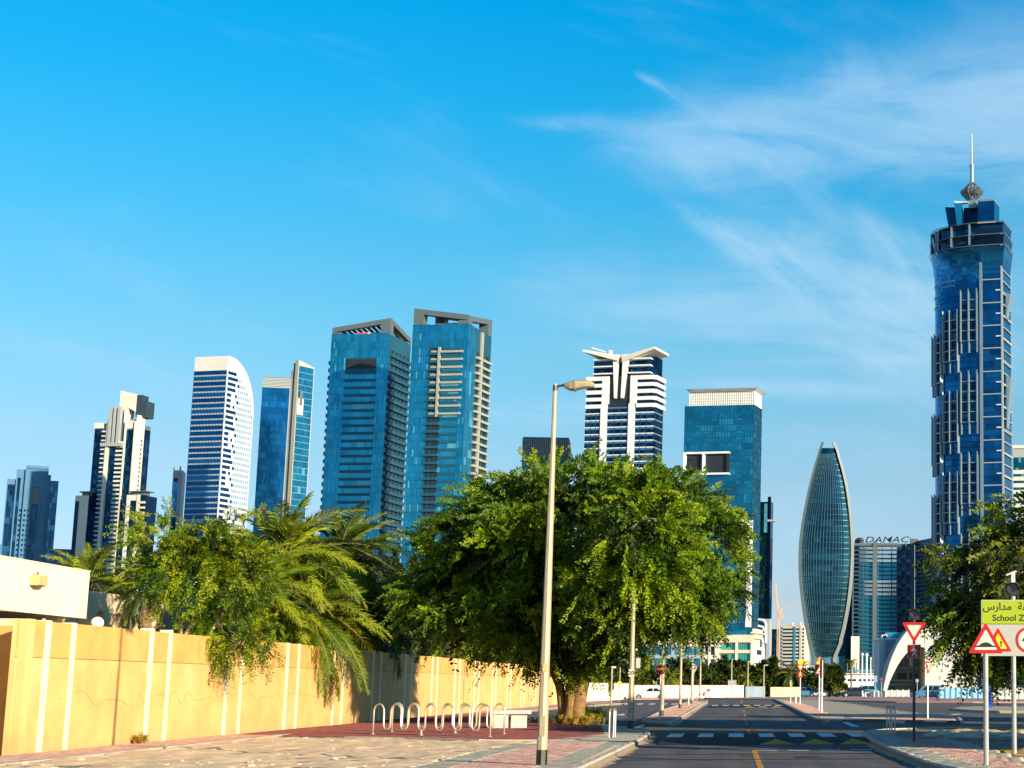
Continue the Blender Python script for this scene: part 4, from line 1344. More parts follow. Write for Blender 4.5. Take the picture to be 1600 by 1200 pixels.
def car(name, label, px, py, rz, paint, spec=SEDAN, cat='car', z=0.0, group=None, parts=True):
    t = thing(name, label, cat, tuple(gnd(px, py, z)), rz, group)
    L = spec['st'][-1][0]
    mb = MB()
    secs = []
    for (x, zb, zs, hw_) in spec['st']:
        h = zs - zb
        half = [(hw_ * .90, zb), (hw_ * .99, zb + h * .22), (hw_, zb + h * .55), (hw_ * .965, zb + h * .86), (hw_ * .88, zs)]
        secs.append([(x - L / 2, y, z_) for y, z_ in half] + [(x - L / 2, -y, z_) for y, z_ in half[::-1]])
    b = 0
    for s_ in secs:
        mb.v.extend(s_)
    n = 10
    for i in range(len(secs) - 1):
        for j in range(n):
            j2 = (j + 1) % n
            mb.f.append((i * n + j, i * n + j2, (i + 1) * n + j2, (i + 1) * n + j)); mb.m.append(0)
    mb.f.append(tuple(range(n))); mb.m.append(0)
    mb.f.append(tuple((len(secs) - 1) * n + j for j in range(n))); mb.m.append(0)
    mb.build('body', paint, t, smooth=True)
    x0, x1, x2, x3, zb, zt, hb, ht = spec['cab']
    x0, x1, x2, x3 = [q - L / 2 for q in (x0, x1, x2, x3)]
    mb = MB()
    mb.hexa([(x0, -hb, zb - .08), (x1, -hb, zb - .08), (x1, hb, zb - .08), (x0, hb, zb - .08), (x2, -ht, zt), (x3, -ht, zt), (x3, ht, zt), (x2, ht, zt)])
    mb.hexa([(x2, -ht, zt), (x3, -ht, zt), (x3, ht, zt), (x2, ht, zt), (x2 + .15, -ht * .8, zt + .04), (x3 - .15, -ht * .8, zt + .04), (x3 - .15, ht * .8, zt + .04), (x2 + .15, ht * .8, zt + .04)])
    cabo = mb.build('cabin', paint, t)
    def cpt(u_, v_, side):
        xa, xb = x0 + (x2 - x0) * v_, x1 + (x3 - x1) * v_
        hh = hb + (ht - hb) * v_
        return (xa + (xb - xa) * u_, side * (hh + .012), zb - .08 + (zt - zb + .08) * v_)
    for side in (-1, 1):
        for (ua, ub) in ((.10, .50), (.53, .90)):
            mb = MB()
            q = [cpt(ua, .22, side), cpt(ub, .22, side), cpt(ub - (.02 if ub < .6 else .05), .90, side), cpt(ua + (.06 if ua < .2 else .02), .90, side)]
            mb.extr(q, (0, -side * .008, 0)); mb.build('side_window', M_cglass, t)
    for (xa, xb, nm) in ((x0, x2, 'windscreen'), (x1, x3, 'rear_window')):
        sg = -1 if xa == x0 else 1
        mb = MB()
        f = lambda v_, y_: (xa + (xb - xa) * v_ + sg * .012, y_ * (hb + (ht - hb) * v_), zb - .08 + (zt - zb + .08) * v_)
        mb.extr([f(.25, -.88), f(.25, .88), f(.92, .84), f(.92, -.84)], (-sg * .008, 0, 0)); mb.build(nm, M_cglass, t)
    for wx in spec['wx']:
        for side in (-1, 1):
            mb = MB(); mb.tube([(wx - L / 2, side * .90, spec['wr']), (wx - L / 2, side * .68, spec['wr'])], spec['wr'], 18)
            w_ = mb.build('wheel', M_tyre, t)
            mb = MB(); mb.tube([(wx - L / 2, side * .905, spec['wr']), (wx - L / 2, side * .89, spec['wr'])], spec['wr'] * .62, 12)
            mb.build('rim', M_rim, w_)
    zs = spec['st'][1][2]
    for side in (-1, 1):
        mb = MB(); mb.box(-L / 2 + .04, -L / 2 + .25, side * .52 - .14, side * .52 + .14, zs - .16, zs - .03); mb.build('headlight', M_head, t)
        ze = spec['st'][-2][2]
        mb = MB(); mb.box(L / 2 - .30, L / 2 - .03, side * .66 - .12, side * .66 + .14, ze - .22, ze - .04); mb.build('tail_light', M_tail, t)
    return t
M_cwhite = P('car_paint_white', (0.78, 0.79, 0.80), 0.25, 0, 0.02, 1)
M_cblue = P('car_paint_pale_blue', (0.08, 0.22, 0.38), 0.25, 0.2, 0.04, 1)
M_cred = P('car_paint_red', (0.60, 0.05, 0.02), 0.25, 0, 0.05, 1)
M_cdark = P('car_paint_dark', (0.02, 0.028, 0.05), 0.25, 0.1, 0.1, 1)
M_csil = P('car_paint_silver', (0.5, 0.52, 0.54), 0.3, 0.5, 0.05, 1)
car('parked_car', 'white saloon car parked side-on in front of the low white wall', 1016.5, 1092.7, 0.0 + RANG - 0.05, M_cwhite)
car('parked_car', 'blue estate car behind the dark post of the large give way sign', 1450, 1092.3, RANG * 0 - 0.03, M_cblue, SUV)
car('parked_car', 'pale blue car in front of the far greenery at the street end', 1255.5, 1089.2, 0.05, M_cblue, SEDAN)
car('parked_car', 'white car between the green skip and the red car', 1294, 1089.2, 0.15, M_cwhite, SEDAN)
car('parked_car', 'red car far off by the green banner', 1308.5, 1089.0, 1.2, M_cred, SEDAN)
car('parked_car', 'black car left of the three bollards far off', 1335, 1089.4, 0.2, M_cdark, SEDAN)
car('parked_car', 'dark blue van behind the black car', 1350, 1087.6, 0.2, P('van_paint', (0.05, 0.17, 0.28), 0.3, 0, 0.1), SUV, 'van')
# skip, banner, booth
p = gnd(1280, 1088.6)
t = thing('waste_skip', 'dark green open waste skip far off between pale blue and white cars', 'skip', tuple(p), 0.05)
M_skip = P('green_skip', (0.01, 0.16, 0.11), 0.5, 0, 0.2, 1)
mb = MB(); mb.hexa([(-1.1, -.7, .25), (1.1, -.7, .25), (1.1, .7, .25), (-1.1, .7, .25), (-1.35, -.85, 1.5), (1.35, -.85, 1.5), (1.35, .85, 1.5), (-1.35, .85, 1.5)]); mb.build('bin', M_skip, t)
mb = MB(); mb.box(-1.4, 1.4, -.9, .9, 1.5, 1.58); mb.build('rim', M_skip, t)
for sx in (-.9, .9):
    mb = MB(); mb.box(sx - .08, sx + .08, -.6, .6, 0, .25); mb.build('runner', M_dsteel, t)
p = gnd(1320.5, 1089)
t = thing('banner_stand', 'bright green and white banner stand beside the red car', 'banner', tuple(p), 0.1)
mb = MB(); mb.box(-.28, .28, -.03, .03, .7, 1.3); mb.build('white_panel', M_swhite, t)
mb = MB(); mb.box(-.3, .3, -.035, .035, .0, .7); mb.build('green_panel', P('bright_green', (0.05, 0.55, 0.03), 0.4, 0, 0.1), t)
mb = MB(); mb.box(-.3, .3, -.035, .035, 1.3, 1.55); mb.build('top_panel', M_skip, t)
p = gnd(1203.5, 1088.2)
t = thing('poster_booth', 'small booth with a green and orange poster at the end of the white wall', 'booth', tuple(p), 0.05)
u = p.y / FPX
mb = MB(); mb.box(-4 * u, 4.2 * u, 0, .8, 0, 15 * u); mb.build('booth', M_swhite, t)
mb = MB(); mb.box(-3 * u, 4 * u, -.05, -.005, 7 * u, 13 * u); mb.build('poster', P('poster_green', (0.02, 0.42, 0.20), 0.5, 0, 0.3, 1.5), t)
mb = MB(); mb.box(-3.4 * u, 4 * u, -.05, -.005, 5.2 * u, 6.6 * u); mb.build('poster_stripe', P('poster_orange', (0.7, 0.22, 0.03), 0.5, 0, 0.1), t)
mb = MB(); mb.box(-8.5 * u, -4.2 * u, .1, .7, 0, 12 * u); mb.build('kiosk', P('kiosk_tan', (0.6, 0.42, 0.17), 0.6, 0, 0.1), t)
# motorcycle by the far tip of the median
p = gnd(1098.6, 1091.9)
t = thing('motorcycle', 'dark motorcycle standing by the far tip of the left median', 'motorcycle', tuple(p), 0.5)
for wx in (-.62, .62):
    mb = MB(); mb.tube([(wx + .27 * math.cos(a * math.pi / 8), 0, .30 + .27 * math.sin(a * math.pi / 8)) for a in range(17)], .055, 6, cap=False); w_ = mb.build('wheel', M_tyre, t)
    mb = MB(); mb.tube([(wx, -.04, .3), (wx, .04, .3)], .1, 8); mb.build('hub', M_rim, w_)
mb = MB(); mb.hexa([(-.35, -.14, .35), (.45, -.14, .35), (.45, .14, .35), (-.35, .14, .35), (-.4, -.12, .82), (.3, -.12, .78), (.3, .12, .78), (-.4, .12, .82)]); mb.build('engine_body', M_cdark, t)
mb = MB(); mb.hexa([(.05, -.13, .78), (.8, -.13, .80), (.8, .13, .80), (.05, .13, .78), (.1, -.11, .90), (.8, -.1, .95), (.8, .1, .95), (.1, .11, .90)]); mb.build('seat', M_black, t)
mb = MB(); mb.tube([(-.62, 0, .3), (-.38, 0, 1.02)], .035, 6); mb.tube([(-.38, -.36, 1.06), (-.38, .36, 1.06)], .022, 6); mb.build('handlebar', M_dsteel, t)
mb = MB(); mb.box(.5, .95, -.2, .2, .96, 1.32); mb.build('delivery_box', M_cdark, t)
# ================================================================== towers
RB = random.Random(21)
G_teal = [GL('teal_glass', (0.028, 0.33, 0.52)), GL('teal_glass_pale', (0.045, 0.38, 0.57)), GL('teal_glass_deep', (0.020, 0.28, 0.46)), GL('teal_glass_blind', (0.12, 0.46, 0.58), 0.3, 0.6)]
G_blue = [GL('blue_glass', (0.008, 0.15, 0.36)), GL('blue_glass_pale', (0.02, 0.21, 0.43)), GL('blue_glass_deep', (0.005, 0.095, 0.26)), GL('blue_glass_blind', (0.11, 0.25, 0.40), 0.3, 0.5)]
G_navy = [GL('navy_glass', (0.006, 0.04, 0.10)), GL('navy_glass_pale', (0.018, 0.095, 0.19)), GL('navy_glass_deep', (0.004, 0.022, 0.06))]
G_dteal = [GL('dark_teal_glass', (0.012, 0.075, 0.12)), GL('dark_teal_glass_pale', (0.03, 0.13, 0.18)), GL('dark_teal_glass_deep', (0.008, 0.045, 0.08))]
M_dark = P('dark_opening', (0.012, 0.018, 0.03), 0.5, 0, 0.2, 0.2)
M_bwhite = P('white_cladding', (0.66, 0.69, 0.72), 0.5, 0, 0.04, 0.05)
M_bcream = P('cream_cladding', (0.58, 0.57, 0.51), 0.6, 0, 0.05, 0.05)
M_bbeige = P('beige_cladding', (0.60, 0.52, 0.40), 0.7, 0, 0.06, 0.05)
M_bgrey = P('grey_cladding', (0.32, 0.36, 0.38), 0.6, 0.1, 0.06, 0.05)
M_bdgrey = P('dark_grey_cladding', (0.10, 0.13, 0.15), 0.6, 0.1, 0.1, 0.05)
M_bblue = P('blue_grey_cladding', (0.03, 0.14, 0.27), 0.6, 0.1, 0.08, 0.05)
M_frame = P('roof_frame_grey', (0.10, 0.135, 0.15), 0.5, 0.2, 0.05, 0.05)
M_tealsp = P('teal_spandrel', (0.018, 0.11, 0.17), 0.35, 0.4, 0.1, 0.05)
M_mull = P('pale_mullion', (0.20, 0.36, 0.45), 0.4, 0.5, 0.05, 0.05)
M_brown = P('brown_soffit', (0.13, 0.09, 0.06), 0.7, 0, 0.1, 0.2)

class Tower:
    def __init__(s, name, label, A, B, C, yref, D, turn, d=None, cat='tower', theta=None, group=None):
        q = lambda px: ray(px, yref).x / ray(px, yref).y
        s.By = D
        s.Bx = aty(B, yref, D).x
        s.Bpx = B
        s.yref = yref
        a = math.atan2(s.Bx, D)
        s.th = (-a - R(turn)) if theta is None else theta
        c, sn = math.cos(s.th), math.sin(s.th)
        s.w = (s.Bx - q(A) * D) / (c - q(A) * sn)
        s.d = d if C is None else (s.Bx - q(C) * D) / (sn + q(C) * c)
        s.root = thing(name, label, cat, (s.Bx, D, 0), s.th, group)
    def z(s, py, px=None):
        v = ray(px if px is not None else s.Bpx, py)
        return HC + v.z / v.y * s.By
    def P(s, face, t, z, o):
        return (-s.w + t * s.w, -o, z) if face == 'f' else (o, t * s.d, z)
    def bx(s, mb, face, t0, t1, z0, z1, o0, o1, m=0):
        if face == 'f':
            mb.box(-s.w + t0 * s.w, -s.w + t1 * s.w, -o1, -o0, z0, z1, m)
        else:
            mb.box(o0, o1, t0 * s.d, t1 * s.d, z0, z1, m)
    def cells(s, mb, face, t0, t1, z0, z1, nb, nf, o, wts, zfill=1.0, runs=False):
        n = len(wts)
        for j in range(nf):
            za = z0 + (z1 - z0) * j / nf
            zb = za + (z1 - z0) / nf * zfill
            k = RB.choices(range(n), wts)[0]
            for i in range(nb):
                if not runs or RB.random() < 0.35:
                    k = RB.choices(range(n), wts)[0]
                ta, tb = t0 + (t1 - t0) * i / nb, t0 + (t1 - t0) * (i + 1) / nb
                e = RB.uniform(-0.03, 0.03)
                mb.poly([s.P(face, ta, za, o + e), s.P(face, tb, za, o + e), s.P(face, tb, zb, o - e), s.P(face, ta, zb, o - e)], k)
    def lines(s, mb, face, t0, t1, z0, z1, nf, th, o0, o1, m=0, shift=0.0):
        for j in range(nf + 1):
            za = z0 + (z1 - z0) * j / nf + shift
            s.bx(mb, face, t0, t1, za - th / 2, za + th / 2, o0, o1, m)
    def mulls(s, mb, face, t0, t1, z0, z1, nb, wd, o0, o1, m=0):
        W_ = s.w if face == 'f' else s.d
        for i in range(nb + 1):
            t = t0 + (t1 - t0) * i / nb
            s.bx(mb, face, t - wd / 2 / W_, t + wd / 2 / W_, z0, z1, o0, o1, m)
    def part(s, name, mb, mats, stuff=False, label=None, parent=None):
        return mb.build(name, mats, parent or s.root, stuff=stuff, label=label)
    def body(s, z1, mat, z0=-1, name='core', inset_=0.05):
        mb = MB(); mb.box(-s.w + inset_, -inset_, inset_, s.d - inset_, z0, z1)
        return s.part(name, mb, mat)

# ---- T1 dark block of flats at the far left
t = Tower('apartment_tower', 'dark blue-grey stepped apartment tower at the far left edge of the skyline', 12, 93, None, 740, 1262, 0, d=30)
zt = t.z(731); zs = t.z(751); zm = t.z(736)
mb = MB()
for (a, b, z1, y0) in ((0, .17, zs, 3), (.17, .36, zm, 1.5), (.36, .78, zt, 0), (.78, .84, zm - 3, 1.5), (.84, 1.0, zs, 3)):
    mb.box(-t.w + a * t.w, -t.w + b * t.w - .05, y0, t.d, -1, z1)
t.part('core', mb, M_bblue)  # blue cladding carries the shade that lies on this tower
nf = 36
mb = MB()
t.cells(mb, 'f', .02, .16, 0, zs - 4, 3, nf, -2.9, (3, 1, 1)); t.cells(mb, 'f', .855, .985, 0, zs - 4, 3, nf, -2.9, (3, 1, 1))
t.cells(mb, 'f', .20, .26, 0, zm - 6, 1, nf, -1.4, (3, 1, 1)); t.cells(mb, 'f', .50, .66, 0, zt - 27, 4, nf, .1, (1, 0, 3))
t.part('window_pane', mb, G_navy, stuff=True)
mb = MB()
for j in range(nf):
    za = j * (zt - 30) / nf
    for c in (.30, .39, .455, .69, .755):
        t.bx(mb, 'f', c - .018, c + .018, za + .9, za + 2.6, .02 if c > .36 else -1.48, .12 if c > .36 else -1.38)
t.part('small_window', mb, G_navy[0], stuff=True)
mb = MB()
for a in (.355, .485, .655, .775):
    t.bx(mb, 'f', a - .012, a + .012, 0, zt - (14 if a in (.485, .655) else 0), 0, .8)
t.part('pilaster', mb, M_bblue)
mb = MB(); t.bx(mb, 'f', .47, .67, zt - 15, zt - 13, 0, 1.0); t.bx(mb, 'f', .36, .78, zt - 1.5, zt + .6, -.2, 1.0)
t.part('roof_frame', mb, M_bblue)
mb = MB(); t.bx(mb, 'f', .47, .67, zt - 27, zt - 15.2, .1, .25); t.part('recess_panel', mb, M_bdgrey)
mb = MB(); zp = t.z(853)
mb.box(-t.w - 14, -t.w + .1, 1, 26, -1, zp); mb.box(-.1, 14, 1, 26, -1, zp - 2); t.part('podium_wing', mb, M_bblue)
mb = MB()
for j in range(7):
    for c in range(4):
        for x0 in (-t.w - 12.5, 1.5):
            mb.box(x0 + c * 3.1, x0 + c * 3.1 + 2.0, .9, 1.02, zp - 6 - j * 3.6, zp - 3.8 - j * 3.6)
t.part('small_window', mb, G_navy[0], stuff=True)

# ---- T2 stepped cream and glass apartment tower
t = Tower('apartment_tower', 'tall stepped cream apartment tower with grey roof fins, left of the white curved tower', 149, 213, 236, 662, 1250, 30)
ztp = t.z(661); zf = t.z(608)
t.body(ztp, M_bdgrey)
nf = 56
mb = MB()
t.cells(mb, 'f', .0, .20, 0, ztp - 4, 3, nf, .06, (3, 2, 1)); t.cells(mb, 'f', .40, .57, 0, ztp - 14, 3, nf, .06, (3, 1, 1)); t.cells(mb, 'f', .78, .985, 0, ztp - 5, 4, nf, .06, (3, 2, 1))
t.cells(mb, 's', .52, 1.0, 0, ztp - 3, 3, nf, .06, (3, 1, 1))
t.part('window_pane', mb, G_navy, stuff=True)
mb = MB()
t.lines(mb, 'f', .20, .31, 0, ztp - 6, nf, .9, 0, 1.4); t.lines(mb, 'f', .57, .755, 0, ztp - 14, nf, 1.3, 0, 1.5)
t.part('balcony', mb, M_bcream, stuff=True)
mb = MB(); t.cells(mb, 'f', .20, .31, 0, ztp - 6, 2, nf, .1, (2, 2, 1)); t.cells(mb, 'f', .57, .755, 0, ztp - 14, 3, nf, .1, (3, 1, 1)); t.part('balcony_glazing', mb, G_dteal, stuff=True)
for a, b, zz in ((.315, .385, ztp + 2), (.755, .775, ztp + 1), (.985, 1.02, ztp + 1)):
    mb = MB(); t.bx(mb, 'f', a, b, -1, zz, 0, 1.8); t.part('pier', mb, M_bcream)
mb = MB(); t.bx(mb, 's', .0, .50, -1, ztp + 6, 0, 1.0); t.part('side_pier', mb, M_bcream)
mb = MB()
for j in range(nf - 2):
    za = 3 + j * (ztp - 6) / nf
    t.bx(mb, 's', .30, .38, za, za + 1.7, 1.0, 1.08)
t.part('small_window', mb, M_dark, stuff=True)
mb = MB(); t.bx(mb, 'f', -.01, .21, ztp - 3.5, ztp + .5, 0, .5); t.bx(mb, 'f', .775, 1.0, ztp - 4, ztp + 1.5, 0, .6); t.part('parapet', mb, M_bcream)
mb = MB(); t.bx(mb, 'f', .22, .74, ztp - 17, ztp - 14.5, 0, 3.4); t.part('ledge', mb, M_bgrey)
for a, b in ((.36, .43), (.47, .52), (.57, .64)):
    mb = MB(); t.bx(mb, 'f', a, b, ztp - 14.5, zf - 13, -.5, 2.6); t.part('roof_fin', mb, M_bgrey)
mb = MB(); t.bx(mb, 'f', .38, .62, ztp - 14.5, zf - 15, -3, .5); t.part('fin_glazing', mb, G_navy[0])
mb = MB()
mb.extr([(-t.w * .52, 4, ztp), (-t.w * .52, 4, zf), (-t.w * .13, 4, zf - 3), (-t.w * .13, 4, ztp + 9), (-t.w * .30, 4, ztp + 12), (-t.w * .34, 4, ztp)], (0, 9, 0)); t.part('roof_blade', mb, M_bcream)
mb = MB(); mb.box(-t.w * .13, t.w * .12, 5, 16, ztp + 5, zf - 8); mb.box(-t.w * .13, -t.w * .0, 5, 14, zf - 8, zf - 3.4); t.part('roof_block', mb, P('slate_cladding', (0.02, 0.045, 0.065), 0.6, 0.1, 0.06, 0.05))
mb = MB(); mb.tube([(-t.w * .3, 3, ztp), (-t.w * .3, 3, ztp + 7)], 2.2, 12); t.part('water_tank', mb, M_bwhite)
mb = MB(); mb.box(-t.w * .30, -t.w * .02, 2.5, 12, ztp, ztp + 3.2); t.part('plant_room', mb, M_bgrey)
for (px0, px1, px2, py, side, sh) in ((118, 139, 141, 776, -1, 0), (199, 228, 246, 776, 1, 0)):
    q = lambda px: ray(px, py).x / ray(px, py).y
    c, sn = math.cos(t.th), math.sin(t.th)
    yy = -6.0
    ox, oy = t.Bx + yy * -sn, t.By + yy * c
    f = lambda px: -(ox - q(px) * oy) / (c - q(px) * sn)
    xa, xb = f(px0), f(px1)
    zz = t.z(py)
    mb = MB(); mb.box(xa, xb, yy, 9, -1, zz); t.part('wing', mb, G_navy[0])
    w_ = xb - xa
    def fb(mb, a, b, z0, z1, o0, o1):
        mb.box(xa + a * w_, xa + b * w_, yy - o1, yy - o0, z0, z1)
    n2 = 36
    if side < 0:
        spans = [('p', .36, 1.0), ('g', .04, .34)]
    else:
        spans = [('p', .0, .18), ('g', .18, .55), ('p', .55, .70), ('b', .70, 1.0)]
    for kd_, a, b in spans:
        mb = MB()
        if kd_ == 'p':
            fb(mb, a, b, -1, zz + .5, 0, .8); t.part('pier', mb, M_bcream)
        elif kd_ == 'g':
            for j in range(n2):
                za = j * (zz - 4) / n2
                fb(mb, a, b, za, za + 2.6, .02, .12)
            t.part('window_pane', mb, G_navy[0], stuff=True)
            mb = MB(); fb(mb, a, b, zz - 3.5, zz + .5, 0, .4); t.part('parapet', mb, M_bcream)
        else:
            for j in range(n2):
                za = j * (zz - 2) / n2
                fb(mb, a, b, za, za + 1.5, 0, 1.2)
            t.part('balcony', mb, M_bbeige, stuff=True)
    mb = MB(); fb(mb, .1 if side > 0 else .35, 1.08, zz + 2.6, zz + 3.4, -9, 1.5); fb(mb, .3 if side > 0 else .45, .92, zz + .4, zz + 2.6, -7, -.5); t.part('roof_canopy', mb, M_bdgrey)

# ---- T3 small grey block
t = Tower('office_block', 'narrow grey office block peeping out left of the white curved tower', 271, 286, None, 735, 1350, 6, d=22)
z1 = t.z(735); t.body(z1, M_bgrey)
mb = MB(); t.cells(mb, 'f', .1, .62, 0, z1 - 10, 3, 26, .06, (2, 1, 2)); t.part('window_pane', mb, G_blue, stuff=True)
mb = MB(); t.bx(mb, 'f', .0, .1, 0, z1 + 2, 0, .5); t.bx(mb, 'f', .62, .80, 0, z1 + 3, 0, .6); t.part('pier', mb, M_bgrey)
mb = MB(); t.bx(mb, 'f', .1, .5, z1 - 9, z1 - 6, 0, .3); t.part('dark_band', mb, M_dark)

# ---- T4 white curved tower
t = Tower('office_tower', 'white tower with blue window bands and a curved sail-shaped right side', 305, 357, 402, 556, 1100, 34)
ztp = t.z(556); zc = t.z(578)
mb = MB()
prof = [(0, -1)]
n = 14
for i in range(n + 1):
    a = math.pi / 2 * i / n
    prof.append((t.d * .10 + t.d * .90 * math.sin(a), ztp - (ztp - t.z(640)) * (1 - math.cos(a))))
prof = [(0, -1), (0, ztp)] + prof[1:] + [(t.d, -1)]
mb.extr([(0, y, z) for y, z in prof], (-t.w, 0, 0)); t.part('core', mb, M_bwhite)
nf = 34
zlo = zc - 27 * (zc - t.z(808)) / 26.5
pitch = (zc - zlo) / 27
for j in range(40):
    za = zc - (j + 1) * pitch
    if za < 0: break
    mb = MB(); t.bx(mb, 'f', .01, .985, za + pitch * .24, za + pitch * .95, .02, .14)
    t.part('window_band', mb, G_blue[j % 3 if j % 5 else 2])
    x = .02
    mbs = MB()
    for (a, wd) in ((.03, .15 + .13 * (math.sin(j * .9) > -.3)), (.25 + .06 * ((j * 7) % 3), .07)):
        mb = MB(); t.bx(mb, 's', a, a + wd, za + pitch * .30, za + pitch * .90, .02, .14)
        if za + pitch < t.z(575): t.part('window_band', mb, G_blue[2])
    mb = MB()
    for c in range(9):
        a = .40 + c * .065
        if za + pitch < t.z(560) - (ztp - t.z(640)) * (1 - math.cos(math.asin(min(1, max(0, (a + .05 - .10) / .9))))) - 6:
            t.bx(mb, 's', a, a + .052, za + pitch * .25, za + pitch * .88, .02, .10)
    if mb.v:
        t.part('small_window', mb, P('pale_window', (0.26, 0.38, 0.50), 0.2, 0.3, 0.1, 0.1), stuff=True)
mb = MB(); t.mulls(mb, 'f', .02, .98, 0, zc, 22, .25, .05, .2); t.part('mullion', mb, G_blue[2], stuff=True)
mb = MB()
t.mulls(mb, 'f', .03, .97, zc + .5, ztp - .5, 16, .25, 0, .12); t.lines(mb, 'f', .02, .98, zc + .5, ztp - .5, 6, .3, 0, .12)
t.part('crown_grille', mb, M_bcream, stuff=True)

# ---- T5 blue slab with a taller blade
t = Tower('office_tower', 'deep blue glass slab tower with a taller pale-edged blade on its right', 411, 455, None, 591, 1250, 4, d=20)
ztp = t.z(591); zc = t.z(608)
t.body(ztp, M_bgrey)
mb = MB(); t.cells(mb, 'f', 0, .97, 0, zc, 22, 46, .08, (4, 2, 3, .12), runs=True); t.part('window_pane', mb, G_blue, stuff=True)
mb = MB(); t.lines(mb, 'f', 0, .97, 0, zc, 46, .55, .05, .2); t.part('floor_band', mb, G_blue[2], stuff=True)
mb = MB(); t.mulls(mb, 'f', 0, .97, 0, zc, 22, .22, .05, .3); t.part('mullion', mb, G_blue[1], stuff=True)
mb = MB(); t.lines(mb, 'f', 0, 1.0, zc + .5, ztp, 7, .4, 0, .2); t.part('crown_louvre', mb, M_frame, stuff=True)
zb = t.z(562)
xr = aty(460, 562, t.By).x - t.Bx
mb = MB(); mb.box(-.5, 5, 3, 20, -1, ztp + 6); t.part('recess', mb, M_bdgrey)
mb = MB(); mb.box(1, 4, 4, 7, ztp + 6, ztp + 12); t.part('mast', mb, M_bdgrey)
M_bal5 = P('blade_stone', (0.40, 0.40, 0.34), 0.6, 0, 0.05, 0.05)
bl = thing('blade', '', 'x'); del bl['label']; del bl['category']
bl.parent = t.root; bl.location = (4.6, -1, 0); bl.rotation_euler = (0, 0, -R(40))
Lb = 16.0
mb = MB(); mb.extr([(0, 0, -1), (0, 0, zb), (0, Lb, zb - 3.5), (0, Lb, -1)], (-3, 0, 0)); mb.build('blade_core', M_bal5, bl)
mb = MB()
for j in range(50):
    za, zb_ = (zb - 4) * j / 50, (zb - 4) * (j + 1) / 50
    for i in range(5):
        ya, yb = .6 + (Lb - 1.2) * i / 5, .6 + (Lb - 1.2) * (i + 1) / 5
        k = RB.choices((0, 1, 2, 3), (3, 1, 3, .8 if j < 34 else .1))[0]  # pale panes gather lower down in place of a whitish reflection
        mb.poly([(.06, ya, za), (.06, yb, za), (.06, yb, zb_ - .2), (.06, ya, zb_ - .2)], k)
mb.build('blade_pane', G_teal, bl, stuff=True)
mb = MB(); mb.box(.05, .5, 1.0, 6.5, zb - 40, zb - 28); mb.build('blade_panel', M_bcream, bl)
mb = MB(); mb.box(.5, .7, 2.4, 5.0, zb - 33, zb - 22); mb.build('blade_opening', M_bdgrey, bl)

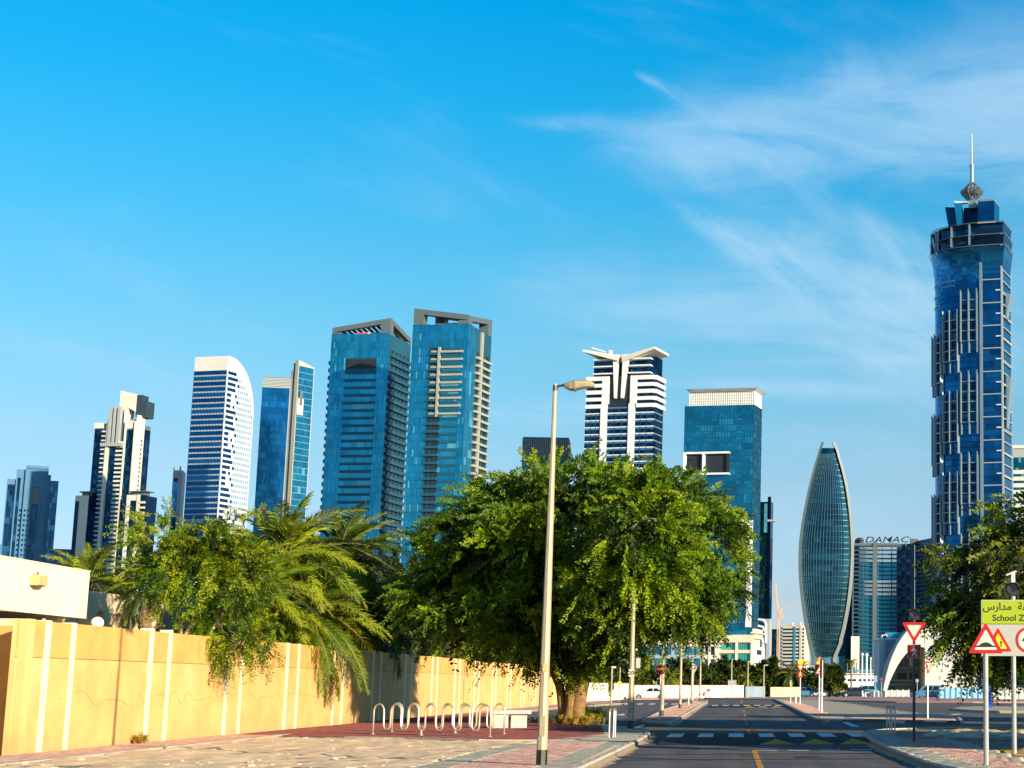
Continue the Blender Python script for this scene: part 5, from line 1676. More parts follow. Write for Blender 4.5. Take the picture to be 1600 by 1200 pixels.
# ---- T6 and T7 twin teal towers
M_bal = P('balcony_stone', (0.27, 0.30, 0.27), 0.7, 0, 0.06, 0.05)
def twin(name, label, A, B, C, yref, D, turn, pys, rframe, right):
    t = Tower(name, label, A, B, C, yref, D, turn, group=None)
    ztp = t.z(pys)
    t.body(ztp, M_tealsp)
    nf = 46
    fh = ztp / nf
    mb = MB()
    if not right:
        t.cells(mb, 'f', .0, .27, 0, ztp, 7, nf, .1, (3, 2.5, 1, .6)); t.cells(mb, 'f', .80, .995, 0, ztp, 5, nf, .1, (3, 3, .6, .5))
        t.cells(mb, 'f', .27, .80, 0, ztp - 5 * fh, 12, nf - 5, .1, (4, 3, 1, .8), .62, runs=True)
        t.cells(mb, 'f', .10, .84, ztp - 3.2 * fh, ztp, 10, 3, .15, (3, 1, 1, 0))
    else:
        t.cells(mb, 'f', .0, .31, 0, ztp, 8, nf, .1, (3, 3, 1, .6)); t.cells(mb, 'f', .885, .995, 0, ztp, 3, nf, .1, (3, 3, .6, .5))
        t.cells(mb, 'f', .56, .885, 0, ztp - 4 * fh, 8, nf - 4, .1, (4, 3, 1, .6), .62, runs=True)
        t.cells(mb, 'f', .20, .93, ztp - 3 * fh, ztp, 12, 3, .15, (3, 1, 1, 0))
        t.cells(mb, 's', .0, .34, 0, ztp, 5, nf, .1, (3, 3, .6, .5))
    t.part('window_pane', mb, G_teal, stuff=True)
    mb = MB()
    t.lines(mb, 'f', .0, .27 if not right else .31, 0, ztp, nf, .35, .05, .22); t.lines(mb, 'f', .80 if not right else .885, 1, 0, ztp, nf, .35, .05, .22)
    t.mulls(mb, 'f', .0, .27 if not right else .31, 0, ztp, 7, .2, .05, .3); t.mulls(mb, 'f', .80 if not right else .885, 1, 0, ztp, 4, .2, .05, .3)
    t.part('mullion', mb, G_teal[2], stuff=True)
    mb = MB()
    if not right:
        for j in range(nf - 5):
            t.bx(mb, 'f', .26, .81, j * fh + .66 * fh, j * fh + .98 * fh, .02, .35)
        t.part('floor_band', mb, M_tealsp, stuff=True)
        mb = MB(); t.bx(mb, 'f', .28, .80, ztp - 4.6 * fh, ztp - 3.4 * fh, .12, .3); t.part('dark_band', mb, M_dark)
        # right side: grey balconies
        mb = MB(); mb2 = MB()
        for j in range(nf - 2):
            z_ = j * fh
            t.bx(mb, 's', .06, .98, z_, z_ + .42 * fh, 0, 1.3)
            for i in range(5):
                a = .10 + i * .18 + (.03 if j % 2 else 0)
                t.bx(mb2, 's', a, a + .10, z_ + .45 * fh, z_ + .95 * fh, .02, .1)
        t.part('balcony', mb, M_tealsp, stuff=True); t.part('side_window', mb2, M_dark, stuff=True)
        mb = MB()
        for j in range(nf - 3):
            z_ = j * fh
            mb.box(-t.w - 1.5, -t.w + .1, 1, t.d * .8, z_, z_ + .5 * fh)
        t.part('left_balcony', mb, M_tealsp, stuff=True)
    else:
        mb = MB(); mb2 = MB(); mb3 = MB()
        for j in range(nf - 3):
            z_ = j * fh
            t.bx(mb, 'f', .32, .56, z_, z_ + .34 * fh, .02, 1.2)
            for a in (.34, .42, .49):
                t.bx(mb2, 'f', a, a + .055, z_ + .4 * fh, z_ + .95 * fh, .02, .1)
            t.bx(mb3, 'f', .56, .885, z_ + .66 * fh, z_ + .98 * fh, .02, .35)
        t.part('balcony', mb, M_tealsp, stuff=True); t.part('window_opening', mb2, M_dark, stuff=True); t.part('floor_band', mb3, M_tealsp, stuff=True)
        for j in range(9):  # beige on the top floors only: their sunlight is put into the colour
            z_ = ztp - (4 + j) * fh + fh * .3
            mb = MB(); t.bx(mb, 'f', .36, .93, z_, z_ + .28 * fh, .1, 1.0); t.part('sunlit_slab', mb, M_bal)
        mb = MB(); t.bx(mb, 'f', .49, .53, ztp - 12 * fh, ztp - 3 * fh, .1, 1.5); t.part('pier', mb, M_bal)
        for j in range(nf - 4):
            z_ = ztp - (4 + j) * fh
            mb = MB(); t.bx(mb, 's', .36, .98, z_, z_ + .32 * fh, 0, 1.2); t.part('side_balcony', mb, M_bal)
        mb = MB()
        for j in range(nf - 4):
            z_ = ztp - (4 + j) * fh
            for i in range(3):
                t.bx(mb, 's', .40 + i * .2, .52 + i * .2, z_ + .45 * fh, z_ + .98 * fh, .02, .1)
        t.part('side_window', mb, M_dark, stuff=True)
        mb = MB(); t.bx(mb, 's', .52, .60, 0, ztp - 1, .05, 1.0); t.part('pier', mb, M_bal)
    # open roof frame: beams sloping up to the highest corner
    hA, hB, hC = [h for h in rframe]
    th = 2.6
    pA, pB, pC, pD = (-t.w, 0), (0, 0), (0, t.d), (-t.w, t.d)
    def beam(p, q, hp, hq, th_=th, wd=3.0):
        mb = MB()
        P0, P1 = Vector((*p, 0)), Vector((*q, 0))
        dd = (P1 - P0).normalized()
        nn = Vector((-dd.y, dd.x, 0)) * wd
        mb.hexa([P0 + Vector((0, 0, ztp + hp - th_)), P1 + Vector((0, 0, ztp + hq - th_)), P1 + nn + Vector((0, 0, ztp + hq - th_)), P0 + nn + Vector((0, 0, ztp + hp - th_)),
                 P0 + Vector((0, 0, ztp + hp)), P1 + Vector((0, 0, ztp + hq)), P1 + nn + Vector((0, 0, ztp + hq)), P0 + nn + Vector((0, 0, ztp + hp))])
        t.part('roof_beam', mb, M_frame)
    hD = max(hA + hC - hB, 3.0)
    beam(pA, pB, hA, hB); beam((-.01, 3), (-.01, t.d), hB - .05, hC); beam((-3.2, t.d), (-t.w, t.d), hC, hD); beam((-t.w + .01, t.d - 3), (-t.w + .01, 3.2), hD, hA - .05)
    for p, h in ((pA, hA), (pB, hB), (pC, hC), (pD, hD)):
        mb = MB()
        x0 = p[0] if p[0] < -1 else -5
        y0 = p[1] if p[1] < 1 else p[1] - 5
        mb.box(x0 + .02, x0 + 4.98, y0 + .02, y0 + 4.98, ztp - .5, ztp + h - th + .02); t.part('roof_post', mb, M_frame)
    mb = MB()
    for i in range(10):
        x = -t.w * .9 + t.w * .85 * i / 10
        u_ = (x + t.w) / t.w
        h = hA + (hB - hA) * u_
        mb.hexa([(x, 4, ztp + h - 1.6), (x + 2, 4, ztp + h - 1.6), (x + 2, t.d - 4, ztp + hD + (hC - hD) * u_ - 3), (x, t.d - 4, ztp + hD + (hC - hD) * u_ - 3), (x, 4, ztp + h - 2), (x + 2, 4, ztp + h - 2), (x + 2, t.d - 4, ztp + hD + (hC - hD) * u_ - 2), (x, t.d - 4, ztp + hD + (hC - hD) * u_ - 2)])
    t.part('roof_slat', mb, M_brown)
    mb = MB(); mb.box(-t.w * .7, -t.w * .2, 6, t.d * .6, ztp, ztp + 2); t.part('plant_room', mb, M_bbeige)
    if not right:
        mb = MB(); mb.box(-t.w * .62, -t.w * .45, 4.5, 5.9, ztp + .1, ztp + 1.6); t.part('plant_unit', mb, M_cred)
    return t
t7 = twin('residential_tower', 'right-hand taller teal twin tower with beige balconies and a tilted open roof frame', 646, 732, 769, 508, 850, 22, 506, (8.6, 4.6, 8.4), True)
t6 = twin('residential_tower', 'left-hand teal twin tower with plain glass front and a pitched open roof frame', 519, 609, 643, 522, 930, 22, 521, (3.6, 8.6, 3.2), False)

# ---- T8 dark block behind the tree top
t = Tower('office_block', 'dark teal office block whose top shows just above the big tree', 817, 889, None, 684, 950, 3, d=25)
z1 = t.z(684); t.body(z1, M_bdgrey)
mb = MB(); t.cells(mb, 'f', 0, 1, 0, z1 - 12, 14, 26, .08, (3, 2, 2)); t.part('window_pane', mb, G_dteal, stuff=True)
mb = MB(); t.mulls(mb, 'f', 0, 1, z1 - 11, z1 - 1, 26, .3, 0, .3); t.part('crown_louvre', mb, M_bgrey, stuff=True)
mb = MB(); t.lines(mb, 'f', 0, 1, 0, z1 - 12, 13, 1.1, .05, .3); t.part('floor_band', mb, M_tealsp, stuff=True)

# ---- T9 white tower with winged roof
t = Tower('office_tower', 'white and navy tower with a winged roof and two tapering fins', 917.5, 1023, 1037.5, 588, 900, 20)
z = lambda y4: t.z(520 + y4 / 4.615)                      # rows measured on the enlarged view
F = lambda x4: (x4 - 590) / (1078 - 590)
t.body(z(305), M_dark)
mb = MB(); mb.box(-t.w * (1 - F(625)), -.3, 2.5, t.d - 2, z(305), z(165)); t.part('upper_core', mb, G_navy[0])
mb = MB(); t.cells(mb, 'f', F(625), F(1085), z(300), z(165), 12, 3, -2.4, (3, 2, 1)); t.part('window_pane', mb, G_navy, stuff=True)
zz0 = z(505)
for (a, b, c0, c1) in ((590, 755, 590, 707), (910, 1078, 955, 1078)):
    pa, pb_ = (707, 755) if a == 590 else (910, 955)
    mb = MB(); t.bx(mb, 'f', F(pa), F(pb_), zz0, z(305), 0, 1.2); t.part('white_pier', mb, M_bwhite)
    for (ya, yb) in ((305, 335), (357, 383), (405, 433), (457, 483), (507, 535)):
        mb = MB(); t.bx(mb, 'f', F(c0), F(c1), z(yb), z(ya), 0, 1.2); t.part('white_band', mb, M_bwhite)
        if a != 590:
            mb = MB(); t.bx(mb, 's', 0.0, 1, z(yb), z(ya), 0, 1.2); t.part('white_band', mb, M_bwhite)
for (pa, pb_) in ((700, 745), (900, 945)):
    mb = MB(); t.bx(mb, 'f', F(pa), F(pb_), -1, zz0, 0, 1.0); t.part('white_pier', mb, M_bwhite)
j = 0
while z(535 + j * 50.5) > 5:
    ya, yb = 568 + j * 50.5, 575.5 + j * 50.5
    for (a, b) in ((585, 700), (745, 900), (945, 1078)):
        mb = MB(); t.bx(mb, 'f', F(a), F(b), z(yb), z(ya), 0, .5); t.part('white_band', mb, M_bwhite)
        mb = MB(); t.bx(mb, 'f', F(a), F(b), z(ya - 30), z(ya - 40), .05, .3); t.part('blind_band', mb, G_blue[3])
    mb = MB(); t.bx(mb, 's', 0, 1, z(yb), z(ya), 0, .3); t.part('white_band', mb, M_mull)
    j += 1
mb = MB()
nfl = j
for (a, b, nb) in ((585, 700, 6), (745, 900, 8), (945, 1078, 7)):
    t.cells(mb, 'f', F(a), F(b), 0, zz0 - 3, nb, nfl, .04, (3, 2, 2))
t.cells(mb, 's', 0, 1, 0, z(305), 4, nfl + 4, .04, (1, 3, 1))
for (c0, c1) in ((590, 707), (955, 1078)):
    t.cells(mb, 'f', F(c0), F(c1), zz0, z(305), 6, 4, .04, (3, 1, 2))
t.cells(mb, 'f', F(757), F(908), zz0, z(305), 6, 5, -.5, (3, 1, 2))
t.part('window_pane', mb, G_navy, stuff=True)
mb = MB()
for x4 in (630, 665, 800, 850, 985, 1030): t.bx(mb, 'f', F(x4) - .004, F(x4) + .004, 0, zz0 - 5, .05, .5)
t.part('mullion', mb, G_blue[1], stuff=True)
for ya in (178, 228, 280):
    for (a, b) in ((637, 780), (890, 1050)):
        mb = MB(); t.bx(mb, 'f', F(a), F(b), z(ya + 9), z(ya), -2.5, 1.2); t.part('white_ledge', mb, M_bwhite)
for (x0, x1, x2, x3) in ((780, 820, 797, 811), (852, 893, 845, 862)):
    mb = MB()
    mb.extr([(-t.w * (1 - F(x0)), -1.6, z(150)), (-t.w * (1 - F(x1)), -1.6, z(150)), (-t.w * (1 - F(x3)), -1.6, z(466)), (-t.w * (1 - F(x2)), -1.6, z(466))], (0, 2.4, 0)); t.part('tapered_fin', mb, M_bwhite)
for (xa, za, xb, zb_) in ((572, 110, 822, 158), (1090, 108, 850, 168)):
    mb = MB()
    xa_, xb_ = -t.w * (1 - F(xa)), -t.w * (1 - F(xb))
    e = t.d * 1.0
    mb.hexa([(xa_, -4, z(za) - 1.2), (xb_, -2.6, z(zb_) - 3.0), (xb_, t.d, z(zb_) - 3.0), (xa_, e + 4, z(za) - 1.2), (xa_, -4, z(za)), (xb_, -2.6, z(zb_)), (xb_, t.d, z(zb_)), (xa_, e + 4, z(za))]); t.part('roof_wing', mb, M_bcream)
mb = MB(); mb.box(-t.w * .55, -t.w * .40, 3, 9, z(165), z(142)); t.part('plant_room', mb, M_bbeige)
mb = MB(); mb.tube([(-t.w * .98, 3, z(82)), (-t.w * .74, 3, z(122))], .35, 6); mb.tube([(-t.w * .7, 3, z(165)), (-t.w * .7, 3, z(108))], 1.2, 10); t.part('maintenance_crane', mb, M_bwhite)

# ---- T10 teal tower with white lattice crown
t = Tower('office_tower', 'teal glass tower with a white lattice crown and white framed balcony openings', 1070.5, 1178, 1190.5, 632, 820, 14)
G_t10 = [GL('lagoon_glass', (0.02, 0.24, 0.38)), GL('lagoon_glass_pale', (0.04, 0.34, 0.48)), GL('lagoon_glass_deep', (0.015, 0.19, 0.32)), G_teal[3]]
z = lambda y5: t.z(580 + y5 / 2.4)
F = lambda x5: (x5 - 72) / (332 - 72)
t.body(z(125), M_tealsp)
nf = 42
mb = MB(); t.cells(mb, 'f', 0, 1, 0, z(175), 24, nf, .08, (4, 1, 2, .15), runs=True); t.cells(mb, 'f', 0, 1, z(173), z(126), 30, 5, .08, (2, 0, 3, 0)); t.cells(mb, 's', 0, 1, 0, z(126), 6, nf, .08, (3, 2, 2, 0)); t.part('window_pane', mb, G_t10, stuff=True)
mb = MB()
for j in range(nf):
    za = z(175) * (j + .72) / nf
    for i in range(8):
        if (i * 3 + j) % 7 in (0, 1, 3): t.bx(mb, 'f', .04 + i * .12, .115 + i * .12, za, za + 1.0, .09, .16)
t.part('light_blind', mb, G_t10[1], stuff=True)
mb = MB(); t.lines(mb, 'f', 0, 1, 0, z(175), nf, .35, .05, .2); t.lines(mb, 's', 0, 1, 0, z(126), nf, .35, .05, .2); t.mulls(mb, 'f', 0, 1, 0, z(126), 24, .2, .05, .22); t.part('mullion', mb, G_t10[2], stuff=True)
mb = MB(); mb.box(-t.w * (1 - F(85)), -t.w * (1 - F(330)), 2, t.d - 1, z(126), z(72)); t.part('crown', mb, M_bcream)
mb = MB()
xa, xb = -t.w * (1 - F(85)), -t.w * (1 - F(330))
za, zb_ = z(124), z(73)
n = 30
for i in range(n + 1):
    x = xa + (xb - xa) * i / n
    mb.box(x - .14, x + .14, 1.6, 2.0, za, zb_)
for j in range(6):
    zz = za + (zb_ - za) * j / 5
    mb.box(xa, xb, 1.55, 1.99, zz - .15, zz + .15)
for i in range(10):
    y = 2 + (t.d - 3) * i / 9
    mb.box(xb + .01, xb + .3, y - .14, y + .14, za, zb_)
t.part('crown_lattice', mb, M_bwhite, stuff=True)
mb = MB(); mb.hexa([(-t.w * (1 - F(85)), 1, z(71)), (-t.w * (1 - F(332)), 1, z(71)), (-t.w * (1 - F(332)), t.d, z(71)), (-t.w * (1 - F(85)), t.d, z(71)), (-t.w * (1 - F(77)), -1.5, z(64)), (2.0, -1.5, z(64)), (2.0, t.d + 2, z(64)), (-t.w * (1 - F(77)), t.d + 2, z(64))]); t.part('roof_slab', mb, M_bwhite)
def frame5(x0, x1, y0, y1, holes, proud=2.2):
    ze0, ze1 = z(y1), z(y0)
    e = 7
    for (a, b, c, d_) in ((x0, x1, y0, y0 + e), (x0, x1, y1 - e, y1)):
        mb = MB(); t.bx(mb, 'f', F(a), F(b), z(d_), z(c), 0, proud); t.part('white_frame', mb, M_bwhite)
    for a in [x0] + [h for h in holes]:
        mb = MB(); t.bx(mb, 'f', F(a), F(a + e + 1), z(y1 - e) + .01, z(y0 + e) - .01, 0, proud - .02); t.part('white_frame', mb, M_bwhite)
    mb = MB(); t.bx(mb, 'f', F(x0 + e), F(x1), z(y1 - e), z(y0 + e), .1, .3); t.part('dark_opening', mb, M_dark)
frame5(75, 246, 301, 387, [146])
mb = MB(); t.bx(mb, 'f', F(236), F(246), z(378), z(310), .3, 1.6); t.part('dark_jamb', mb, M_dark)
mb = MB(); t.bx(mb, 'f', F(240), F(336), z(572), z(560), 0, 2.2); t.part('white_frame', mb, M_bwhite)
mb = MB(); t.bx(mb, 'f', F(318), F(336), z(960), z(572.1), 0, 2.2); t.part('white_frame', mb, M_bwhite)
for y5 in (600, 690, 780, 870):
    mb = MB(); t.bx(mb, 'f', F(318), F(320), z(y5 + 60), z(y5), 2.2, 2.4); t.part('dark_slot', mb, M_dark)
# podium office with green glass in front
G_green = [GL('green_glass', (0.03, 0.36, 0.30), 0.2, 0.5), GL('green_glass_deep', (0.02, 0.22, 0.22), 0.2, 0.5), GL('green_glass_pale', (0.08, 0.48, 0.38), 0.3, 0.4)]
t = Tower('office_building', 'low beige office building with bright green windows below the teal tower', 1000, 1176, 1188, 1000, 520, 10)
z = lambda y8: t.z(960 + y8 / 8.0)
F = lambda x8: ((1040 + x8 / 8.0) - 1000) / 176.0
t.body(z(280), M_bbeige)
M_bpink = P('pinkish_stone', (0.66, 0.50, 0.38), 0.8, 0, 0.06, 0.1)
for (a, b, y0, y1, mm) in ((230, 1100, 262, 350, M_bpink), (660, 1100, 445, 485, M_bpink), (-320, 470, 505, 550, M_bgrey), (480, 665, 505, 560, M_bcream), (480, 665, 380, 400, M_bcream)):
    mb = MB(); t.bx(mb, 'f', F(a), F(b), z(y1), z(y0), 0, 1.0); t.part('stone_band', mb, mm)
for x in (490, 560, 640, 665, 895, 1085):
    mb = MB(); t.bx(mb, 'f', F(x - 12), F(x + 12), -1, z(351), 0, 1.2); t.part('stone_pier', mb, M_bcream)
for x in (-300, -150, 100, 235, 470):
    mb = MB(); t.bx(mb, 'f', F(x - 15), F(x + 15), -1, z(351), 0, .9); t.part('stone_pier', mb, M_bgrey)
for (a, b, ys) in ((708, 888, ((365, 445), (487, 580), (620, 720))), (918, 1085, ((365, 445), (487, 580), (620, 720))), (-280, -170, ((400, 505), (552, 640))), (-130, 85, ((400, 505), (552, 640))), (115, 220, ((400, 505), (552, 640))), (252, 455, ((400, 505), (552, 640))), (504, 546, ((402, 503), (565, 700))), (576, 626, ((402, 503), (565, 700)))):
    for (y0, y1) in ys:
        mb = MB(); t.bx(mb, 'f', F(a), F(b), z(y1), z(y0), .05, .3)
        w_ = t.part('window', mb, (G_green[RB.choice((0, 0, 2))] if a > 650 else M_dark if a > 480 else G_teal[0]))
        mb = MB()
        for i in range(1, 6):
            c = a + (b - a) * i / 6
            t.bx(mb, 'f', F(c - 1.2), F(c + 1.2), z(y1), z(y0), .31, .42)
        mb.build('glazing_bar', M_mull, w_)
mb = MB(); t.bx(mb, 's', 0, 1, z(300), z(178), -.1, .7); t.part('side_wall', mb, M_bbeige)
mb = MB(); t.bx(mb, 's', -.1, 1.1, z(238), z(222), -.4, 1.4); t.bx(mb, 's', 0, 1, z(602), z(405), -.1, .8); t.part('side_ledge', mb, M_bwhite)
mb = MB(); t.bx(mb, 's', .2, .8, z(500), z(440), .8, .9); t.part('side_window', mb, M_dark)
mb = MB(); mb.box(-t.w * .18, -.1, -.5, 8, z(280), z(255)); t.part('roof_block', mb, M_bpink)

# ---- T11 slim dark tower and the white ribbon building at its foot
t = Tower('office_tower', 'slim dark blue tower in the gap right of the teal lattice-crowned tower', 1186, 1205, 1208.5, 784, 1050, 12)
z1 = t.z(784); t.body(z1, G_navy[0])
mb = MB(); t.cells(mb, 'f', .0, .72, 0, z1 - 4, 5, 46, .06, (3, 2, 3)); t.part('window_pane', mb, G_dteal, stuff=True)
mb = MB(); t.bx(mb, 'f', .45, .74, t.z(832), t.z(787), .1, .5); t.part('pale_panel', mb, G_teal[3])
mb = MB(); t.bx(mb, 'f', .74, 1.0, -1, z1 + 3, 0, .7); t.part('dark_edge', mb, G_navy[2])
mb = MB(); t.bx(mb, 'f', .70, 1.35, t.z(815), t.z(812), -4, 1.0); t.part('rooftop_arm', mb, M_bgrey)
t = Tower('office_building', 'white building wrapped in curved white ribbons beside the green-windowed offices', 1186, 1203, 1206, 968, 620, 16)
z1 = t.z(967); t.body(z1, M_bgrey)
mb = MB(); t.bx(mb, 'f', .0, .66, 0, t.z(972), .1, .5); t.part('glass_front', mb, G_dteal[0])
for (pts) in ([(.0, 968), (.5, 969), (.7, 975), (.72, 1005)], [(.0, 978), (.45, 980), (.68, 988)], [(.05, 985), (.3, 992), (.45, 1003), (.4, 1015), (.0, 1017)], [(.45, 1003), (.5, 1016), (.52, 1030)], [(.0, 1022), (.25, 1022), (.5, 1030)]):
    mb = MB(); mb.tube([(-t.w + a * t.w, -1.0, t.z(y)) for a, y in pts], .45, 6); t.part('ribbon', mb, M_bwhite)

# ---- T12 beige flats, dark neighbour and crane
t = Tower('apartment_block', 'far beige apartment block with white balcony bands left of the pointed oval tower', 1220, 1257, 1265, 980, 1900, 22)
z1 = t.z(979); t.body(z1, M_bbeige)
n = 17
for j in range(n):
    za = z1 * (j + .0) / n
    mb = MB(); t.bx(mb, 'f', .10, 1.0, za + z1 / n * .5, za + z1 / n, 0, 1.5); t.part('balcony_band', mb, M_bcream)
mb = MB(); t.cells(mb, 'f', .1, 1, 0, z1, 10, n, .1, (3, 2, 1), .5); t.part('window_pane', mb, G_dteal, stuff=True)
for a, mm in ((.56, G_teal[3]), (.82, M_bcream)):
    mb = MB(); t.bx(mb, 'f', a, a + .10, 0, z1, 1.2, 2.0); t.part('bay', mb, mm)
mb = MB()
for i in range(9):
    x = -t.w + 4 + i * (t.w - 6) / 9
    mb.box(x, x + 1.5, 2, 5, z1, z1 + 1.5 + (i * 5 % 4))
t.part('roof_plant', mb, M_bbeige)
t = Tower('office_block', 'dark blue unfinished block under the tower crane', 1206, 1220, None, 984, 1800, 0, d=25)
z1 = t.z(983); t.body(z1, G_navy[0])
mb = MB(); t.cells(mb, 'f', 0, .9, 0, z1, 6, 16, .1, (3, 2, 1)); t.part('window_pane', mb, G_navy, stuff=True)
mb = MB(); t.bx(mb, 'f', .82, .98, -1, z1 + 3, .1, 1); t.part('pale_pier', mb, M_mull)
M_crane = P('crane_orange', (0.60, 0.36, 0.20), 0.6, 0, 0.1, 0.1)
D = 1790
cr = thing('tower_crane', 'thin orange tower crane above the dark unfinished block', 'crane', (aty(1216, 975, D).x, D, 0))
cz = lambda py: aty(1216, py, D).z
def lat(mb, a, b, w, n, r):
    a, b = Vector(a), Vector(b)
    d_ = (b - a).normalized()
    u_ = Vector((0, 1, 0)); v_ = d_.cross(u_)
    cs = [(u_ * sx + v_ * sz) * w for sx, sz in ((1, 1), (1, -1), (-1, -1), (-1, 1))]
    for c in cs: mb.tube([a + c, b + c], r, 4)
    for i in range(n):
        p, q = a + (b - a) * (i / n), a + (b - a) * ((i + 1) / n)
        for k in range(4): mb.tube([p + cs[k], q + cs[(k + 1) % 4]], r * .8, 3)
mb = MB(); lat(mb, (0, 0, 0), (0, 0, cz(962)), 1.0, 40, .28); mb.build('mast', M_crane, cr)
ux = D / FPX
mb = MB(); lat(mb, (0, 0, cz(964)), ((1210.5 - 1216) * ux, 0, cz(910)), .6, 20, .25); mb.build('jib', M_crane, cr)
mb = MB(); lat(mb, (0, 0, cz(963)), ((1220 - 1216) * ux, 0, cz(950)), .9, 5, .35); mb.build('counter_jib', M_crane, cr)
mb = MB(); mb.tube([((1220 - 1216) * ux, 0, cz(950)), ((1235 - 1216) * ux, 0, cz(943))], .4, 5); mb.build('back_stay', M_crane, cr)
mb = MB(); mb.box(2, 5.5, -1.5, 1.5, cz(966), cz(961)); mb.build('cab', M_crane, cr)

# ---- T13 pointed oval tower
D = 850
LE = [(182, 33), (171, 62), (160, 100), (130, 200), (105, 320), (85, 430), (77, 540), (80, 650), (95, 780), (115, 900), (135, 990)]
RE = [(240, 33), (256, 66), (270, 110), (295, 200), (312, 300), (325, 430), (328, 540), (320, 680), (300, 820), (275, 930), (250, 990)]
cxp = 1220 + 205 / 2.857
ov = thing('office_tower', 'pointed oval glass tower with pale curved edges like a petal', 'tower', (aty(cxp, 900, D).x, D, 0), -math.atan2(aty(cxp, 900, D).x, D) + .015)
def edge_x(E, z):
    """edge offset in metres at height z"""
    pts = [(aty(1220 + x / 2.857, 680 + y / 2.857, D).z, aty(1220 + x / 2.857, 680 + y / 2.857, D).x - ov.location.x) for x, y in E]
    pts.sort()
    zs, xs = [p[0] for p in pts], [p[1] for p in pts]
    return float(np.interp(z, zs, xs))
zt_ = aty(cxp, 680 + 33 / 2.857, D).z
zg = aty(cxp, 680 + 58 / 2.857, D).z
zb_ = aty(cxp, 680 + 990 / 2.857, D).z
def smoothx(E, z):
    return sum(edge_x(E, z + k * 3.5) for k in (-2, -1, 0, 1, 2)) / 5 if zb_ + 7 < z < zt_ - 7 else edge_x(E, z)
nseg, nfl = 12, 37
mb = MB(); mbl = MB(); mbk = MB()
def ring(z, out=0.0):
    xl, xr = smoothx(LE, z) + 1.2, smoothx(RE, z) - 1.2
    w_ = (xr - xl) / 2; c = (xr + xl) / 2
    return [(c - w_ * math.cos(math.pi * i / nseg), -(w_ * .24 + out) * math.sin(math.pi * i / nseg) ** .8, z) for i in range(nseg + 1)]
for j in range(nfl):
    za, z2 = zb_ + (zg - zb_) * j / nfl, zb_ + (zg - zb_) * (j + 1) / nfl
    ra, rb = ring(za), ring(z2)
    k = 0
    for i in range(nseg):
        if RB.random() < .5: k = RB.choices((0, 1, 2), (4, 2, 3))[0]
        mb.poly([ra[i], ra[i + 1], rb[i + 1], rb[i]], k)
    r1, r2, r3, r4 = ring(za - .18, .0), ring(za - .18, .25), ring(za + .18, .25), ring(za + .18, 0)
    for i in range(nseg):
        mbl.poly([r1[i], r1[i + 1], r2[i + 1], r2[i]]); mbl.poly([r2[i], r2[i + 1], r3[i + 1], r3[i]]); mbl.poly([r3[i], r3[i + 1], r4[i + 1], r4[i]])
    mbk.poly([(ra[0][0], 0, za), (ra[-1][0], 0, za), (rb[-1][0], 0, z2), (rb[0][0], 0, z2)])
    mbk.poly([(ra[0][0], 14, za), (ra[-1][0], 14, za), (rb[-1][0], 14, z2), (rb[0][0], 14, z2)])
mb.build('window_pane', [GL('petal_glass', (0.006, 0.055, 0.095)), GL('petal_glass_pale', (0.015, 0.085, 0.13)), GL('petal_glass_deep', (0.004, 0.035, 0.065))], ov, stuff=True); mbl.build('floor_band', P('petal_band', (0.012, 0.06, 0.095), .4, .6, .05, .05), ov, stuff=True); mbk.build('back_wall', G_dteal[2], ov)
mb = MB()
for i in range(1, nseg * 2):
    a = math.pi * i / (nseg * 2)
    pts = []
    for j in range(0, nfl + 1, 3):
        zz = zb_ + (zg - zb_) * j / nfl
        xl, xr = smoothx(LE, zz) + 1.2, smoothx(RE, zz) - 1.2
        w_ = (xr - xl) / 2; c = (xr + xl) / 2
        pts.append((c - w_ * math.cos(a), -(w_ * .24 + .12) * math.sin(a) ** .8, zz))
    mb.tube(pts, .07, 3, cap=False)
mb.build('mullion', MATS['petal_band'], ov, stuff=True)
M_rim13 = P('stone_edge', (0.12, 0.15, 0.165), 0.5, 0.3, 0.05, 0.05)
for E, sg in ((LE, 1), (RE, -1)):
    mb = MB()
    zs = [zb_ - 4 + (zt_ - zb_ + 4) * i / 60 for i in range(61)]
    b = 0
    for i, zz in enumerate(zs):
        x = smoothx(E, zz)
        wd = 1.1 + .8 * max(0, 1 - (zz - zb_) / (zt_ - zb_))
        for (dx, y) in ((0, -1.6), (sg * wd, -1.9), (sg * wd, 3), (0, 3)):
            mb.v.append((x + dx, y, zz))
    for i in range(60):
        for k in range(4):
            k2 = (k + 1) % 4
            mb.f.append((i * 4 + k, i * 4 + k2, i * 4 + 4 + k2, i * 4 + 4 + k)); mb.m.append(0)
    mb.f.append((0, 1, 2, 3)); mb.m.append(0); mb.f.append((240, 241, 242, 243)); mb.m.append(0)
    mb.build('edge_fin', M_rim13, ov)
mb = MB(); mb.box(edge_x(LE, zb_) + 2, edge_x(RE, zb_) + 4, 1, 18, -1, zb_ + .5); mb.build('base', G_dteal[2], ov)
mb = MB(); mb.box(edge_x(LE, zb_) + 1, edge_x(RE, zb_) + 1, -1, 1, zb_ - 3, zb_ + .2); mb.build('base_beam', M_bblue, ov)
mb = MB(); mb.box(edge_x(RE, zb_) + 7, edge_x(RE, zb_) + 11, 6, 12, zb_ - 8, zb_ + 10); mb.build('stair_tower', M_bcream, ov)
mb = MB()
for i in range(7):
    x = edge_x(LE, zb_) + 4 + i * 4.4
    mb.box(x, x + .5, .4, 1, -1, zb_ - 3)
mb.build('base_column', M_bblue, ov, stuff=True)

